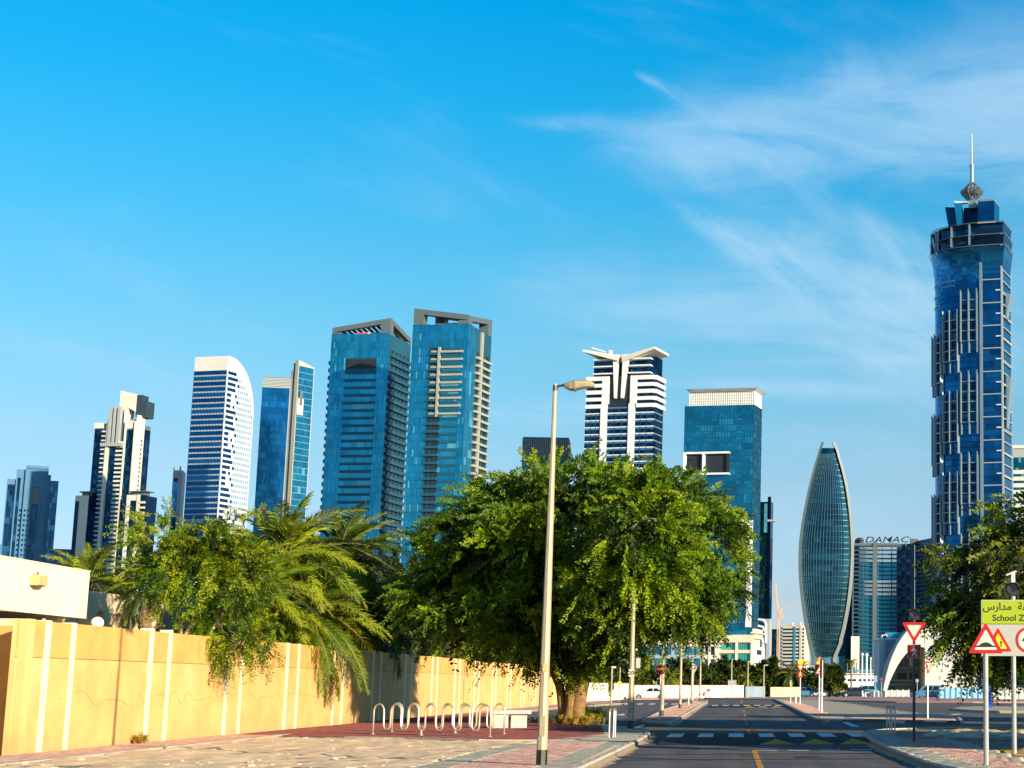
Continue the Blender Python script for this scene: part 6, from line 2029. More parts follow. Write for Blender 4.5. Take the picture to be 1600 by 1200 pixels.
# ---- T14 dark office block with the roof sign
t = Tower('office_block', 'dark teal office block carrying big black DAMAC roof letters', 1332, 1427, None, 850, 1250, 2, d=30)
q = 10.654
mb = MB(); mb.box(-t.w - 12, -t.w + .1, 4, 24, -1, t.z(850) - 3); t.part('rear_wing', mb, G_navy[0])
z = lambda ya: t.z(830 + ya / q)
F = lambda xa: ((1330 + xa / q) - 1332) / 95.0
M_dslab = P('dark_teal_cladding', (0.05, 0.10, 0.125), 0.55, 0.1, 0.1, 0.05)
t.body(z(208), M_dslab)
G_dam = [GL('bright_mirror_glass', (0.97, 0.98, 0.98), 0.12, 1.0), G_teal[0], G_dteal[1], G_navy[0]]
row = 69.4
j = 0
while z(300 + j * row) > 2:
    ya, yb = 262 + j * row, 302 + j * row
    bright = j in (0, 1, 2, 3, 8, 9, 10, 11)  # rows given near-white glass to imitate bright reflected sky
    for (a, b) in ((140, 206), (220, 358), (437, 518), (527, 666), (683, 756)):
        k = 0 if bright and not (a == 140 and j > 3) else 1
        mb = MB(); t.bx(mb, 'f', F(a), F(b), z(yb), z(ya), .02, .2)
        w_ = t.part('window', mb, G_dam[k])
        mb = MB(); t.bx(mb, 'f', F(a), F(b), z(yb + 17), z(yb + 1), .02, .15); mb.build('sill_pane', G_dteal[1], w_)
    for (a, b) in ((55, 130), (775, 835), (842, 905), (922, 980)):
        mb = MB(); t.bx(mb, 'f', F(a), F(b), z(yb + 6), z(ya - 6), .02, .2)
        t.part('window', mb, G_navy[(j + int(a)) % 3])
    j += 1
for (a, b, zz) in ((365, 430, z(170)), (990, 1052, z(125)), (905, 918, z(208))):
    mb = MB(); t.bx(mb, 'f', F(a), F(b), -1, zz, 0, 2.2); t.part('pier', mb, M_bdgrey)
mb = MB(); t.bx(mb, 'f', F(50), F(780), z(242), z(200), 0, 1.4); t.part('parapet', mb, M_bdgrey)
mb = MB(); t.bx(mb, 'f', F(980), F(1110), z(208), z(130), -12, 1.8); t.part('lift_tower', mb, M_bdgrey)
tm = text_mesh('DAMAC', 13.8, .6, M_black, shear=0.25, bold=0.02, sx=1.02)
xs = [v.co.x for v in tm.vertices]; zs = [v.co.z for v in tm.vertices]
wt = (F(955) - F(215)) * t.w
tm.transform(Matrix.Diagonal((wt / (max(xs) - min(xs)), 1, (z(97) - z(195)) / (max(zs) - min(zs)), 1)))
put('roof_letters', tm, t.root, (-t.w + (F(215) + F(955)) / 2 * t.w, -1, (z(97) + z(195)) / 2))
mb = MB()
pts = [(F(60), 190), (F(75), 160), (F(110), 135), (F(160), 124), (F(205), 128)]
mb.tube([(-t.w + a * t.w, 6, z(y)) for a, y in pts], [.5, 1.6, 1.8, 1.4, .5], 6); t.part('roof_logo', mb, M_black)
mb = MB(); t.bx(mb, 'f', F(110), F(195), z(200), z(140), -8, -4); t.part('plant_room', mb, M_bdgrey)
wg = thing('balcony_wing', '', 'x'); del wg['label']; del wg['category']
wg.parent = t.root; wg.location = (2, 0, 0); wg.rotation_euler = (0, 0, R(24))
zw = z(200)
mb = MB(); mb.box(0, 18, -36, 2, -1, zw + 1.5); mb.build('wing_core', M_dslab, wg)
mb = MB()
for k in range(34):
    mb.box(-1.4, 0, -34, -2, k * 2.98, k * 2.98 + 1.0)
mb.build('balcony', M_bblue, wg, stuff=True)
mb = MB()
for k in range(34):
    for i in range(6):
        mb.box(-.1, -.02, -33 + i * 5.2, -30.5 + i * 5.2, k * 2.98 + 1.1, k * 2.98 + 2.8)
mb.build('window_pane', G_dteal[1], wg, stuff=True)

# ---- T15 very tall round-fronted tower with spire
D = 1122
t = Tower('hotel_tower', 'very tall blue tower with flared crown and needle spire at the right edge', 1447.5, 1566, 1579, 500, D, 12)
w, d_ = t.w, t.d
yref15 = t.z
def zz7(y): return t.z(190 + y / 3.243)
def zz8(y): return t.z(540 + y / 3.158)
x0 = -.28 * w
def arc(a, o=0.0, wsc=1.0):
    """point on the curved front: a in degrees from the flat part to the left silhouette"""
    r = R(a)
    return ((x0 - (.72 * w + o) * math.sin(r) * wsc), .50 * w * (1 - math.cos(r)) - o * math.cos(r))
ztop = zz7(640)
plan = [(0, 0)] + [arc(a) for a in range(0, 91, 6)] + [(arc(90)[0], .5 * w + 3), (0, d_)]
mb = MB(); mb.prism([(x * .995 - .1, y + .15) for x, y in plan], -1, ztop); t.part('core', mb, G_navy[2])
nf = 76
fh = ztop / nf
mb = MB()
for j in range(nf):
    za, z2 = j * fh, (j + 1) * fh
    k = 0
    for a in range(0, 90, 5):
        if RB.random() < .3: k = RB.choices((0, 1, 2), (4, 1.2, 2.5))[0]
        p, q_ = arc(a, .05), arc(a + 5, .05)
        mb.poly([(p[0], p[1], za), (q_[0], q_[1], za), (q_[0], q_[1], z2), (p[0], p[1], z2)], k)
    for i in range(5):
        if RB.random() < .4: k = RB.choices((0, 1, 2), (4, 2, 2))[0]
        xa, xb = x0 * (1 - i / 5), x0 * (1 - (i + 1) / 5)
        mb.poly([(xa, -.05, za), (xb, -.05, za), (xb, -.05, z2), (xa, -.05, z2)], k)
    for i in range(2):
        ya, yb = d_ * i / 2, d_ * (i + 1) / 2
        mb.poly([(.05, ya, za), (.05, yb, za), (.05, yb, z2), (.05, ya, z2)], RB.choices((0, 1, 2), (2, 4, 1))[0])
t.part('window_pane', mb, [GL('royal_glass', (0.006, 0.095, 0.25)), GL('royal_glass_pale', (0.012, 0.13, 0.31)), GL('royal_glass_deep', (0.004, 0.07, 0.19))], stuff=True)
mb = MB()
for j in range(nf):
    za = j * fh
    mb.box(x0, 0, -.25, -.06, za - .2, za + .2)
    pts = [arc(a, .1) for a in range(0, 91, 10)]
    for p, q_ in zip(pts, pts[1:]):
        mb.hexa([(p[0], p[1], za - .2), (q_[0], q_[1], za - .2), (q_[0], q_[1] + .1, za - .2), (p[0], p[1] + .1, za - .2), (p[0], p[1] - .15, za + .2), (q_[0], q_[1] - .15, za + .2), (q_[0], q_[1] + .1, za + .2), (p[0], p[1] + .1, za + .2)])
t.part('floor_band', mb, G_blue[2], stuff=True)
M_jwl = P('light_metal_trim', (0.34, 0.40, 0.42), 0.5, 0.2, 0.05, 0.05)
M_jw = P('pale_metal_trim', (0.22, 0.30, 0.35), 0.4, 0.4, 0.05, 0.05)
mb = MB(); mb.box(x0 - .6, x0 + 1.2, -1.2, 0, -1, zz7(700)); t.part('corner_strip', mb, M_jw)
mb = MB(); mb.box(-.7, .5, -.8, .5, -1, zz7(560)); t.part('corner_strip', mb, M_jwl)
mb = MB()
pts = [arc(a, .9) for a in (0, 7, 14, 21, 24)]
for p, q_ in zip(pts, pts[1:]):
    mb.hexa([(p[0], p[1], zz7(709)), (q_[0], q_[1], zz7(709)), (q_[0], q_[1] + 1, zz7(709)), (p[0], p[1] + 1, zz7(709)), (p[0], p[1], zz7(700)), (q_[0], q_[1], zz7(700)), (q_[0], q_[1] + 1, zz7(700)), (p[0], p[1] + 1, zz7(700))])
t.part('trim_band', mb, M_jw)
y = 795
k = 0
while zz7(y) > 8:
    mb = MB(); mb.box(x0 + 1.3, -.8, -.8, 0, zz7(y + 5), zz7(y)); t.part('white_band', mb, M_jwl)
    mb = MB(); mb.box(-4.2, -.8, -.7, 0, zz7(y + 60), zz7(y + 55)); t.part('white_band', mb, M_bwhite)
    for dy in (-45, 10, 65):
        mb = MB(); mb.box(0, 1.0, .6, d_, zz7(y + dy + 5), zz7(y + dy)); t.part('side_band', mb, M_jwl)
    y += 115 if k % 3 else 118
    k += 1
for (a0, a1, yy) in ((30, 85, 782), (30, 50, 808), (52, 85, 842), (52, 85, 895)):
    mb = MB()
    for a in range(a0, a1, 5):
        p, q_ = arc(a, .5), arc(a + 5, .5)
        mb.hexa([(p[0], p[1], zz7(yy + 6)), (q_[0], q_[1], zz7(yy + 6)), (q_[0], q_[1] + .6, zz7(yy + 6)), (p[0], p[1] + .6, zz7(yy + 6)), (p[0], p[1], zz7(yy)), (q_[0], q_[1], zz7(yy)), (q_[0], q_[1] + .6, zz7(yy)), (p[0], p[1] + .6, zz7(yy))])
    t.part('trim_band', mb, M_mull)
# framed bays in three columns
def bay(a0, a1, py_top, py_bot):
    z1, z0 = t.z(py_top), t.z(py_bot)
    zm = z0 + (z1 - z0) * .18
    am = (a0 + a1) / 2
    e = thing('bay_frame', '', 'x'); del e['label']; del e['category']
    e.parent = t.root
    for a in (a0, am, a1):
        p, q_ = arc(a, 2.6), arc(a, 0)
        tx, ty = -math.cos(R(a)) * .32, math.sin(R(a)) * .32
        mb = MB()
        zb2 = zm
        mb.hexa([(p[0] - tx, p[1] - ty, zb2), (p[0] + tx, p[1] + ty, zb2), (q_[0] + tx, q_[1] + ty, zb2), (q_[0] - tx, q_[1] - ty, zb2), (p[0] - tx, p[1] - ty, z1), (p[0] + tx, p[1] + ty, z1), (q_[0] + tx, q_[1] + ty, z1 - 4), (q_[0] - tx, q_[1] - ty, z1 - 4)])
        p, q_ = arc(a, 1.9), arc(a, 0)
        mb.hexa([(p[0] - tx, p[1] - ty, z0), (p[0] + tx, p[1] + ty, z0), (q_[0] + tx, q_[1] + ty, z0), (q_[0] - tx, q_[1] - ty, z0), (p[0] - tx, p[1] - ty, zm - .01), (p[0] + tx, p[1] + ty, zm - .01), (q_[0] + tx, q_[1] + ty, zm - .01), (q_[0] - tx, q_[1] - ty, zm - .01)])
        mb.build('fin', M_jw, e)
    for i in range(5):
        zz = zm + (z1 - 5 - zm) * i / 4.4
        mb = MB()
        for (b0, b1) in ((a0, am), (am, a1)):
            p, q_ = arc(b0, 1.9), arc(b1, 1.9)
            r, s_ = arc(b1, 0), arc(b0, 0)
            mb.hexa([(p[0], p[1], zz), (q_[0], q_[1], zz), (r[0], r[1], zz), (s_[0], s_[1], zz), (p[0], p[1], zz + .7), (q_[0], q_[1], zz + .7), (r[0], r[1], zz + .7), (s_[0], s_[1], zz + .7)])
        mb.build('cross_bar', M_mull, e)
    mb = MB()
    for (b0, b1) in ((a0, am), (am, a1)):
        p, q_ = arc(b0 + .5, .5), arc(b1 - .5, .5)
        n_ = 9
        for i in range(n_):
            za, zc_ = zm + (z1 - 6 - zm) * i / n_, zm + (z1 - 6 - zm) * (i + .8) / n_
            mb.poly([(p[0], p[1], za), (q_[0], q_[1], za), (q_[0], q_[1], zc_), (p[0], p[1], zc_)], RB.choices((0, 1, 2), (3, 1, 2))[0])
    mb.build('bay_glass', G_navy, e, stuff=True)
for i in range(5):
    bay(3.5, 20.5, 449 + 127.5 * i, 549 + 127.5 * i)
    bay(24.5, 44, 478 + 127.5 * i, 578 + 127.5 * i)
    bay(48, 79, 509 + 127.5 * i, 609 + 127.5 * i)
# flared crown
def flare(z0, z1, o0, o1, mats, name, stuff=False, parts=1):
    mb = MB()
    def rg(o, zz):
        pts = [(0 + o * .8, d_ * .9), (o * .8, -o), (x0, -o)] + [arc(a, o) for a in range(5, 91, 5)] + [(arc(90, o)[0], .5 * w + d_ * .6)]
        return [(p[0], p[1], zz) for p in pts]
    for i in range(parts):
        f0, f1 = i / parts, (i + 1) / parts
        e = lambda f: o0 + (o1 - o0) * f ** 1.8
        ra, rb = rg(e(f0), z0 + (z1 - z0) * f0), rg(e(f1), z0 + (z1 - z0) * f1)
        for a in range(len(ra) - 1):
            mb.poly([ra[a], ra[a + 1], rb[a + 1], rb[a]], RB.choices(range(len(mats)), [3, 1, 2][:len(mats)])[0])
    t.part(name, mb, mats, stuff=stuff)
flare(zz7(800), zz7(632), .2, 3.2, G_blue[:3], 'flared_glazing', True, 14)
flare(zz7(630), zz7(625), 3.9, 4.1, [M_bdgrey], 'crown_ring')
flare(zz7(620), zz7(575), 2.0, 2.9, G_navy, 'crown_glazing', True, 4)
flare(zz7(574), zz7(570), 3.5, 3.7, [M_bdgrey], 'crown_ring')
flare(zz7(566), zz7(512), 1.2, 2.2, G_navy, 'crown_glazing', True, 4)
flare(zz7(511), zz7(507), 2.8, 3.0, [M_bdgrey], 'crown_ring')
for a in (10, 30, 50, 70):
    mb = MB(); p = arc(a, 3.2)
    mb.box(p[0] - .5, p[0] + .5, p[1] - .4, p[1] + 2.2, zz7(620), zz7(560)); mb.box(p[0] - .5, p[0] + .5, p[1] + .2, p[1] + 2.2, zz7(560), zz7(515)); t.part('crown_rib', mb, M_jw)
mb = MB(); mb.prism([(x * .97 - .5, y + 1) for x, y in plan], zz7(640) - 3, zz7(515)); t.part('crown_core', mb, G_navy[2])
X7 = lambda x: -w + (x - 85) / (452 - 85) * w
def cb_(name, x0_, x1_, y0, y1, ya, yb, mat, slant=0):
    mb = MB(); a, b = X7(x0_), X7(x1_)
    mb.hexa([(a, ya, zz7(y1)), (b, ya, zz7(y1)), (b, yb, zz7(y1)), (a, yb, zz7(y1)), (a - slant, ya, zz7(y0)), (b, ya, zz7(y0 + (8 if slant else 0))), (b, yb, zz7(y0 + (8 if slant else 0))), (a - slant, yb, zz7(y0))]); t.part(name, mb, mat)
cb_('crown_box', 328, 408, 385, 490, 6, 22, G_blue[0]); cb_('crown_cap', 326, 408, 376, 386, 5.5, 22, M_jw); cb_('crown_sill', 328, 410, 490, 502, 5, 22, M_bcream)
cb_('crown_box', 180, 236, 392, 520, 10, 26, G_navy[0], 3); cb_('crown_box', 245, 326, 395, 505, 14, 30, G_navy[2])
cb_('crown_fin', 222, 244, 375, 505, 8, 12, G_teal[1], 2.0); cb_('crown_fin', 172, 182, 420, 525, 12, 26, G_blue[1])
cb_('crown_cap', 215, 275, 368, 380, 8, 12, M_bwhite, 1.5); cb_('crown_pod', 275, 312, 365, 405, 10, 16, M_jw)
mb = MB()
for i in range(16):
    mb.box(X7(328), X7(408), 5.85, 5.99, zz7(390 + i * 6.2), zz7(387 + i * 6.2))
t.part('crown_louvre', mb, G_navy[0], stuff=True)
# lattice diamond
mb = MB()
cxm, cym = X7(286), 14
def zz7(y): return HC + (t.z(190 + y / 3.243) - HC) * (D + 14) / D
rngs = [(zz7(388), 3.2), (zz7(360), 6.8), (zz7(345), 7.8), (zz7(320), 4.6), (zz7(297), 1.0)]
rd = random.Random(2)
pr = None
for (zz, r) in rngs:
    cur = [(cxm + r * math.cos(2 * math.pi * (i + .3) / 10), cym + r * math.sin(2 * math.pi * (i + .3) / 10), zz) for i in range(10)]
    for i in range(10):
        mb.tube([cur[i], cur[(i + 1) % 10]], .28, 4)
        if pr:
            mb.tube([pr[i], cur[i]], .28, 4); mb.tube([pr[i], cur[(i + 1) % 10]], .28, 4); mb.tube([pr[(i + 1) % 10], cur[i]], .22, 4)
    pr = cur
for _ in range(70):
    a, b = [(cxm + rd.uniform(-5, 5), cym + rd.uniform(-5, 5), rd.uniform(zz7(372), zz7(335))) for _ in range(2)]
    mb.tube([a, b], .28, 3)
t.part('lattice_diamond', mb, M_bdgrey, stuff=True)
mb = MB(); mb.tube([(cxm, cym, zz7(395)), (cxm, cym, zz7(210))], [1.3, 1.15], 12); mb.tube([(cxm, cym, zz7(215)), (cxm, cym, zz7(208))], 1.5, 12); t.part('mast', mb, M_jw)
mb = MB(); mb.tube([(cxm, cym, zz7(209)), (cxm, cym, zz7(50))], [.75, .4], 10); t.part('spire', mb, P('spire_steel', (0.15, 0.19, 0.22), .4, .5, .05, .1))
mb = MB(); mb.extr([(1.2, 6, zz7(1010)), (1.2, 6, zz7(880)), (4.2, 6, zz7(890))], (0, 8, 0)); t.part('side_fin', mb, M_jw)
mb = MB(); mb.extr([(1.2, 6, zz8(400)), (1.2, 6, zz8(140)), (4.2, 6, zz8(150))], (0, 8, 0)); t.part('side_fin', mb, M_jw)

# ---- T16 pale block at the right margin
t = Tower('office_block', 'pale block with beige bands just right of the tall spire tower', 1583, 1640, None, 696, 1350, 2, d=30)
z1 = t.z(696); t.body(z1, M_bgrey)
mb = MB(); t.cells(mb, 'f', 0, 1, 0, z1 - 9, 14, 44, .08, (2, 3, 1, 1)); t.part('window_pane', mb, G_teal, stuff=True)
mb = MB(); t.bx(mb, 'f', -.02, 1, z1 - 2, z1 + .5, -1, 1); t.part('parapet', mb, M_bcream)
for j in range(30):
    za = z1 - 22 - j * 5.2
    mb = MB(); t.bx(mb, 'f', 0, 1, za, za + 3.1, .1, .5); t.part('pale_band', mb, M_bcream)

# ---- T17 white arched shell building
D = 330
ar = thing('civic_building', 'white tiled building with a huge sweeping arch behind the large give way sign', 'building', (aty(1380, 1085, D).x, D, 0), R(6))
sc = D / FPX
def A17(x, y):
    return ((1370 + x / 7.5 - 1380) * sc, aty(1420, 940 + y / 7.5, D).z)
outer = [(75, 1045), (95, 930), (120, 820), (150, 715), (190, 610), (240, 500), (300, 405), (360, 330), (440, 275), (540, 243), (640, 235), (900, 245), (1200, 262), (1500, 300), (1500, 1050)]
inner = [(560, 1050), (558, 560), (540, 545), (520, 520), (430, 535), (390, 562), (340, 610), (285, 680), (235, 760), (190, 850), (150, 940), (118, 1045)]
fr = [A17(x, y) for x, y in outer[:11]]
M_shell = P('white_shell_tile', (0.46, 0.49, 0.48), 0.5, 0, 0.05, 0.3)
M_tj = P('tile_joint', (0.48, 0.44, 0.34), 0.8, 0, 0.1)
o_arc = [A17(x, y) for x, y in [(75, 1045), (95, 930), (120, 820), (150, 715), (190, 610), (240, 500), (300, 405), (360, 330), (440, 275), (540, 243)]]
i_arc = [A17(x, y) for x, y in [(118, 1045), (150, 940), (190, 850), (235, 760), (285, 680), (340, 610), (390, 562), (430, 535), (490, 522), (558, 540)]]
def quadp(name, p, y0=0.0, th=2.5, mat=None):
    mb = MB(); mb.extr([(x, y0, z_) for x, z_ in p], (0, th, 0))
    return mb.build(name, mat or M_shell, ar)
for i in range(9):
    for k in range(3):
        f = lambda e, s: ((o_arc[e][0] + (i_arc[e][0] - o_arc[e][0]) * s), (o_arc[e][1] + (i_arc[e][1] - o_arc[e][1]) * s))
        a, b, c, dd = f(i, k / 3), f(i, (k + 1) / 3), f(i + 1, (k + 1) / 3), f(i + 1, k / 3)
        m_ = ((a[0] + b[0] + c[0] + dd[0]) / 4, (a[1] + b[1] + c[1] + dd[1]) / 4)
        quadp('shell_tile', [(m_[0] + (x - m_[0]) * .985, m_[1] + (z_ - m_[1]) * .985) for x, z_ in (a, b, c, dd)])
mb = MB()
for i in range(9):
    mb.hexa([(o_arc[i][0] + .06, .3, o_arc[i][1] - .05), (i_arc[i][0] - .06, .3, i_arc[i][1] + .05), (i_arc[i][0] - .06, 12, i_arc[i][1] + .05), (o_arc[i][0] + .06, 12, o_arc[i][1] - .05), (o_arc[i + 1][0] + .06, .3, o_arc[i + 1][1] - .05), (i_arc[i + 1][0] - .06, .3, i_arc[i + 1][1] + .05), (i_arc[i + 1][0] - .06, 12, i_arc[i + 1][1] + .05), (o_arc[i + 1][0] + .06, 12, o_arc[i + 1][1] - .05)])
mb.build('shell_body', M_tj, ar)
for r in range(7):
    for c in range(9):
        xa, xb = 560 + c * 68, 560 + (c + 1) * 68 - 1.2
        ya, yb = 243 + r * 114, 243 + (r + 1) * 114 - 1.2
        quadp('shell_tile', [A17(xa, yb), A17(xb, yb), A17(xb, ya), A17(xa, ya)])
p0, p1 = A17(562, 1040), A17(1165, 245)
mb = MB(); mb.box(p0[0] + .1, p1[0], .2, 16, -.5, p1[1] - .1); mb.build('wall', M_tj, ar)
# interior storeys seen through the arch
p0, p1 = A17(150, 1040), A17(575, 520)
mb = MB(); mb.box(p0[0], p1[0], 12, 13, -.5, p1[1] + 1.5); mb.build('inner_wall', P('inner_blue_grey', (0.16, 0.26, 0.33), 0.6, 0, 0.1, 0.3), ar)
for (xa, xb, ya, yb) in ((300, 415, 830, 905), (450, 550, 830, 905), (215, 270, 1000, 1035), (480, 530, 1000, 1035)):
    a, b = A17(xa, yb), A17(xb, ya)
    mb = MB(); mb.box(a[0], b[0], 11.8, 12.05, a[1], b[1]); mb.build('window', M_dark, ar)
for ya in (760, 915, 965):
    a, b = A17(200, ya + 14), A17(572, ya)
    mb = MB(); mb.box(a[0], b[0], 10.8, 12, a[1], b[1]); mb.build('ledge', M_bgrey, ar)
a, b = A17(440, 750), A17(492, 560)
mb = MB(); mb.box(a[0], b[0], 11, 11.7, a[1], b[1]); mb.build('pale_panel', M_bcream, ar)
# annex left of the arch
a, b = A17(105, 1045), A17(300, 425)
mb = MB(); mb.box(a[0], b[0] + 4, 16, 30, -.5, b[1]); mb.build('annex', P('annex_blue_white', (0.52, 0.60, 0.64), 0.6, 0, 0.05, 0.3), ar)
mb = MB(); mb.box(a[0] - .4, b[0] + 4, 15.5, 30.4, b[1], b[1] + .35); mb.build('annex_roof', M_bwhite, ar)
a, b = A17(145, 420), A17(212, 355)
mb = MB(); mb.box(a[0], b[0], 18, 22, a[1] + .2, b[1]); mb.build('roof_hut', M_bwhite, ar)
a2, b2 = A17(162, 405), A17(205, 362)
mb = MB(); mb.box(a2[0], b2[0], 17.9, 18.05, a2[1], b2[1]); mb.build('hut_opening', M_dark, ar)
a, b = A17(212, 425), A17(300, 325)
mb = MB(); mb.box(a[0], b[0] + 3, 19, 24, a[1], b[1]); mb.build('glass_lantern', G_teal[1], ar)

# ---- low white deck building under the dark block
D = 420
lo = thing('low_building', 'long low white building with dark slot windows left of the arch', 'building', (aty(1350, 1060, D).x, D, 0), 0)
sc = D / FPX
zz = lambda py: aty(1350, py, D).z
mb = MB(); mb.box(-42 * sc, 48 * sc, 0, 14, 0, zz(1053.5)); mb.build('wall', M_bwhite, lo)
mb = MB(); mb.box(-44 * sc, 50 * sc, -.8, 15, zz(1053.4), zz(1052)); mb.build('roof_edge', M_bcream, lo)
for (a, b) in ((-25, -12), (-8, 24)):
    mb = MB(); mb.box(a * sc, b * sc, -.06, .05, zz(1064.5), zz(1061)); mb.build('slot_window', M_dark, lo)
mb = MB(); mb.box(-40 * sc, 46 * sc, -2.5, -.1, zz(1074), zz(1073)); mb.build('canopy', M_bwhite, lo)
mb = MB()
for i in range(26):
    x = (-42 + i * 3.5) * sc
    mb.box(x, x + .12, 1, 1.12, zz(1052), zz(1049))
mb.box(-42 * sc, 46 * sc, 1, 1.12, zz(1049), zz(1048.4))
mb.build('railing', M_bdgrey, lo)
mb = MB(); mb.box(-25 * sc, 25 * sc, 6, 7, zz(1048), zz(1046.2)); mb.build('glass_rail', G_teal[3], lo)
# ---- flagpoles, bollards, thin lamps
def spole(name, label, px, py0, py1, D, r, cat, mat, group=None):
    b = aty(px, py0, D)
    t = thing(name, label, cat, (b.x, D, max(0, min(b.z, 6))), 0, group)
    h = aty(px, py1, D).z - t.location.z
    mb = MB(); mb.tube([(0, 0, 0), (0, 0, h)], [r, r * .6], 8); mb.build('pole', mat, t)
    mb = MB(); mb.sphere((0, 0, h + r), r * 1.5, 0, 8, 6); mb.build('finial', mat, t)
    return t, h
spole('flagpole', 'leftmost of three bare white flagpoles before the low white building', 1347, 1073, 1024, 400, .22, 'flagpole', M_white, 'white flagpoles')
spole('flagpole', 'middle and thickest of three bare white flagpoles before the low white building', 1354, 1073, 1025, 400, .26, 'flagpole', M_white, 'white flagpoles')
spole('flagpole', 'shortest rightmost of three bare white flagpoles before the low white building', 1360.3, 1073, 1030, 400, .16, 'flagpole', M_white, 'white flagpoles')
def slamp(label, px, py0, py1, head):
    p = gnd(px, py0 + 2.2, 0)
    t = thing('street_lamp', label, 'street lamp', tuple(p), 0, 'slender lamps at the street end')
    h = aty(px, py1, p.y).z
    mb = MB(); mb.tube([(0, 0, 0), (0, 0, h)], [.10, .06], 8); mb.build('pole', M_lampc, t)
    mb = MB(); mb.box(.02, .55 * head, -.1, .1, h + .01, h + .12); mb.build('lamp_head', M_swhite, t)
slamp('slender street lamp in front of the cream wall by the grey tank', 1142.5, 1090, 1031, .3)
slamp('slender street lamp with a side head at the shaded blue-grey gate', 1168, 1089.6, 1034.5, 1)
slamp('slender street lamp with a side head by the poster booth', 1193, 1089, 1040, 1)
for px, top, lab in ((1347.5, 1079, 'first of the white bollards right of the black car'), (1352.3, 1081, 'second of the white bollards right of the black car'), (1366, 1079, 'third and tallest white bollard right of the black car'), (1372.5, 1079.5, 'white bollard farthest right before the grey fence panels')):
    bollard(lab, px, 1089.6, top, .11, M_white, 'white bollards far off', z=0)
def fsign(label, px, py, top, kind, mats, s, cat='road sign', name='road_sign', H=1089):
    t, D, Z = sgn(name, label, px, H, cat, rz=0, z=0)
    u = D / FPX
    if kind == 'tri':
        tri_sign(t, Z(py + s * .55), s * 1.15 * u, s * u, True, mats, [[(-.06, .2), (.06, .2), (.06, .7), (-.06, .7)]], border=.62)
    elif kind == 'down':
        tri_sign(t, Z(py + s * .5), s * 1.1 * u, s * u, False, mats, None, border=.55)
    elif kind == 'disc':
        b = plate('disc', ngon((0, Z(py)), s / 2 * u, 20), -.08, -.05, mats[0], t)
        plate('arrow', [(-s * .08 * u, Z(py + s * .3)), (s * .08 * u, Z(py + s * .3)), (s * .08 * u, Z(py)), (s * .2 * u, Z(py)), (0, Z(py - s * .32)), (-s * .2 * u, Z(py)), (-s * .08 * u, Z(py))], -.09, -.08, M_swhite, b)
    elif kind == 'rect':
        plate('board', [(-s / 2 * u, Z(py + s * .9)), (s / 2 * u, Z(py + s * .9)), (s / 2 * u, Z(py - s * .9)), (-s / 2 * u, Z(py - s * .9))], -.08, -.05, mats[0], t)
    post(t, Z(py), .05, M_steel)
fsign('red and white warning triangle sign in front of the palms at the street end', 1209.5, 1062.5, 0, 'tri', (M_red, M_swhite), 7)
fsign('round blue direction sign beside the red triangle at the street end', 1221.5, 1065, 0, 'disc', (M_sblue,), 5.2)
fsign('small round blue sign above the pale blue car', 1254.5, 1073, 0, 'disc', (M_sblue,), 4.5)
fsign('small yellow and white triangle sign above the green skip', 1264.3, 1072.5, 0, 'tri', (M_syel, M_swhite), 5)
fsign('grey-blue rectangular signboard left of the arch', 1367.5, 1061, 0, 'rect', (P('blue_grey_board', (0.22, 0.36, 0.46), 0.5, 0, 0.05),), 6, 'signboard', 'signboard')
fsign('dark red give way sign left of the arch foot', 1377, 1062.5, 0, 'down', (P('sign_dark_red', (0.20, 0.01, 0.03), 0.5, 0, 0.05), M_bblue), 7.5)
fsign('small red and white sign on a short white post by the red car', 1301.5, 1074, 0, 'rect', (M_red,), 2.2)
fsign('round pale blue sign seen through the arch', 1433, 1063.5, 0, 'disc', (M_mull,), 6)
t, D, Z = sgn('water_tank', 'pale grey tank standing behind the cream wall at the street end', 1142.5, 1088.6, 'tank', rz=0, z=0)
u = D / FPX
mb = MB(); mb.box(-6 * u, 6 * u, .6, 1.6, 0, Z(1063)); mb.build('tank', P('tank_grey', (0.42, 0.46, 0.5), 0.5, 0.1, 0.05, 1), t)
mb = MB(); mb.box(-6.2 * u, 6.2 * u, .5, 1.7, Z(1063), Z(1062.3)); mb.build('lid', M_steel, t)
# ---- fences right of the street end
def fence(label, px0, px1, pyb, pyt, n, mat, pmat, D=None, name='panel_fence'):
    a, b = gnd(px0, pyb, 0), gnd(px1, pyb, 0)
    t = thing(name, label, 'fence', tuple(a), math.atan2(b.y - a.y, b.x - a.x))
    L = (b - a).length
    h = aty(px0, pyt, a.y).z
    for i in range(n):
        x0_, x1_ = L * i / n, L * (i + 1) / n
        mb = MB(); mb.box(x0_ + .1, x1_ - .1, -.03, .03, .1, h - .05); mb.build('panel', mat, t)
    for i in range(n + 1):
        mb = MB(); mb.box(L * i / n - .09, L * i / n + .09, -.09, .09, 0, h + .04); mb.build('post', pmat, t)
fence('pale grey panel fence with white posts at the foot of the arch', 1384, 1420, 1089.5, 1078, 4, P('fence_grey', (0.45, 0.47, 0.46), 0.7, 0, 0.1, 1), M_white)
fence('dark blue-grey slatted fence behind the white bollards', 1353, 1383, 1089, 1080, 4, P('fence_dark', (0.05, 0.11, 0.16), 0.7, 0, 0.1, 1), M_bdgrey)
fence('pale blue hoarding fence under the right-hand tree', 1468, 1546, 1092.5, 1074, 9, P('hoarding_blue', (0.25, 0.55, 0.78), 0.6, 0, 0.06, 1), P('hoarding_post', (0.08, 0.20, 0.45), 0.6, 0, 0.1, 1))
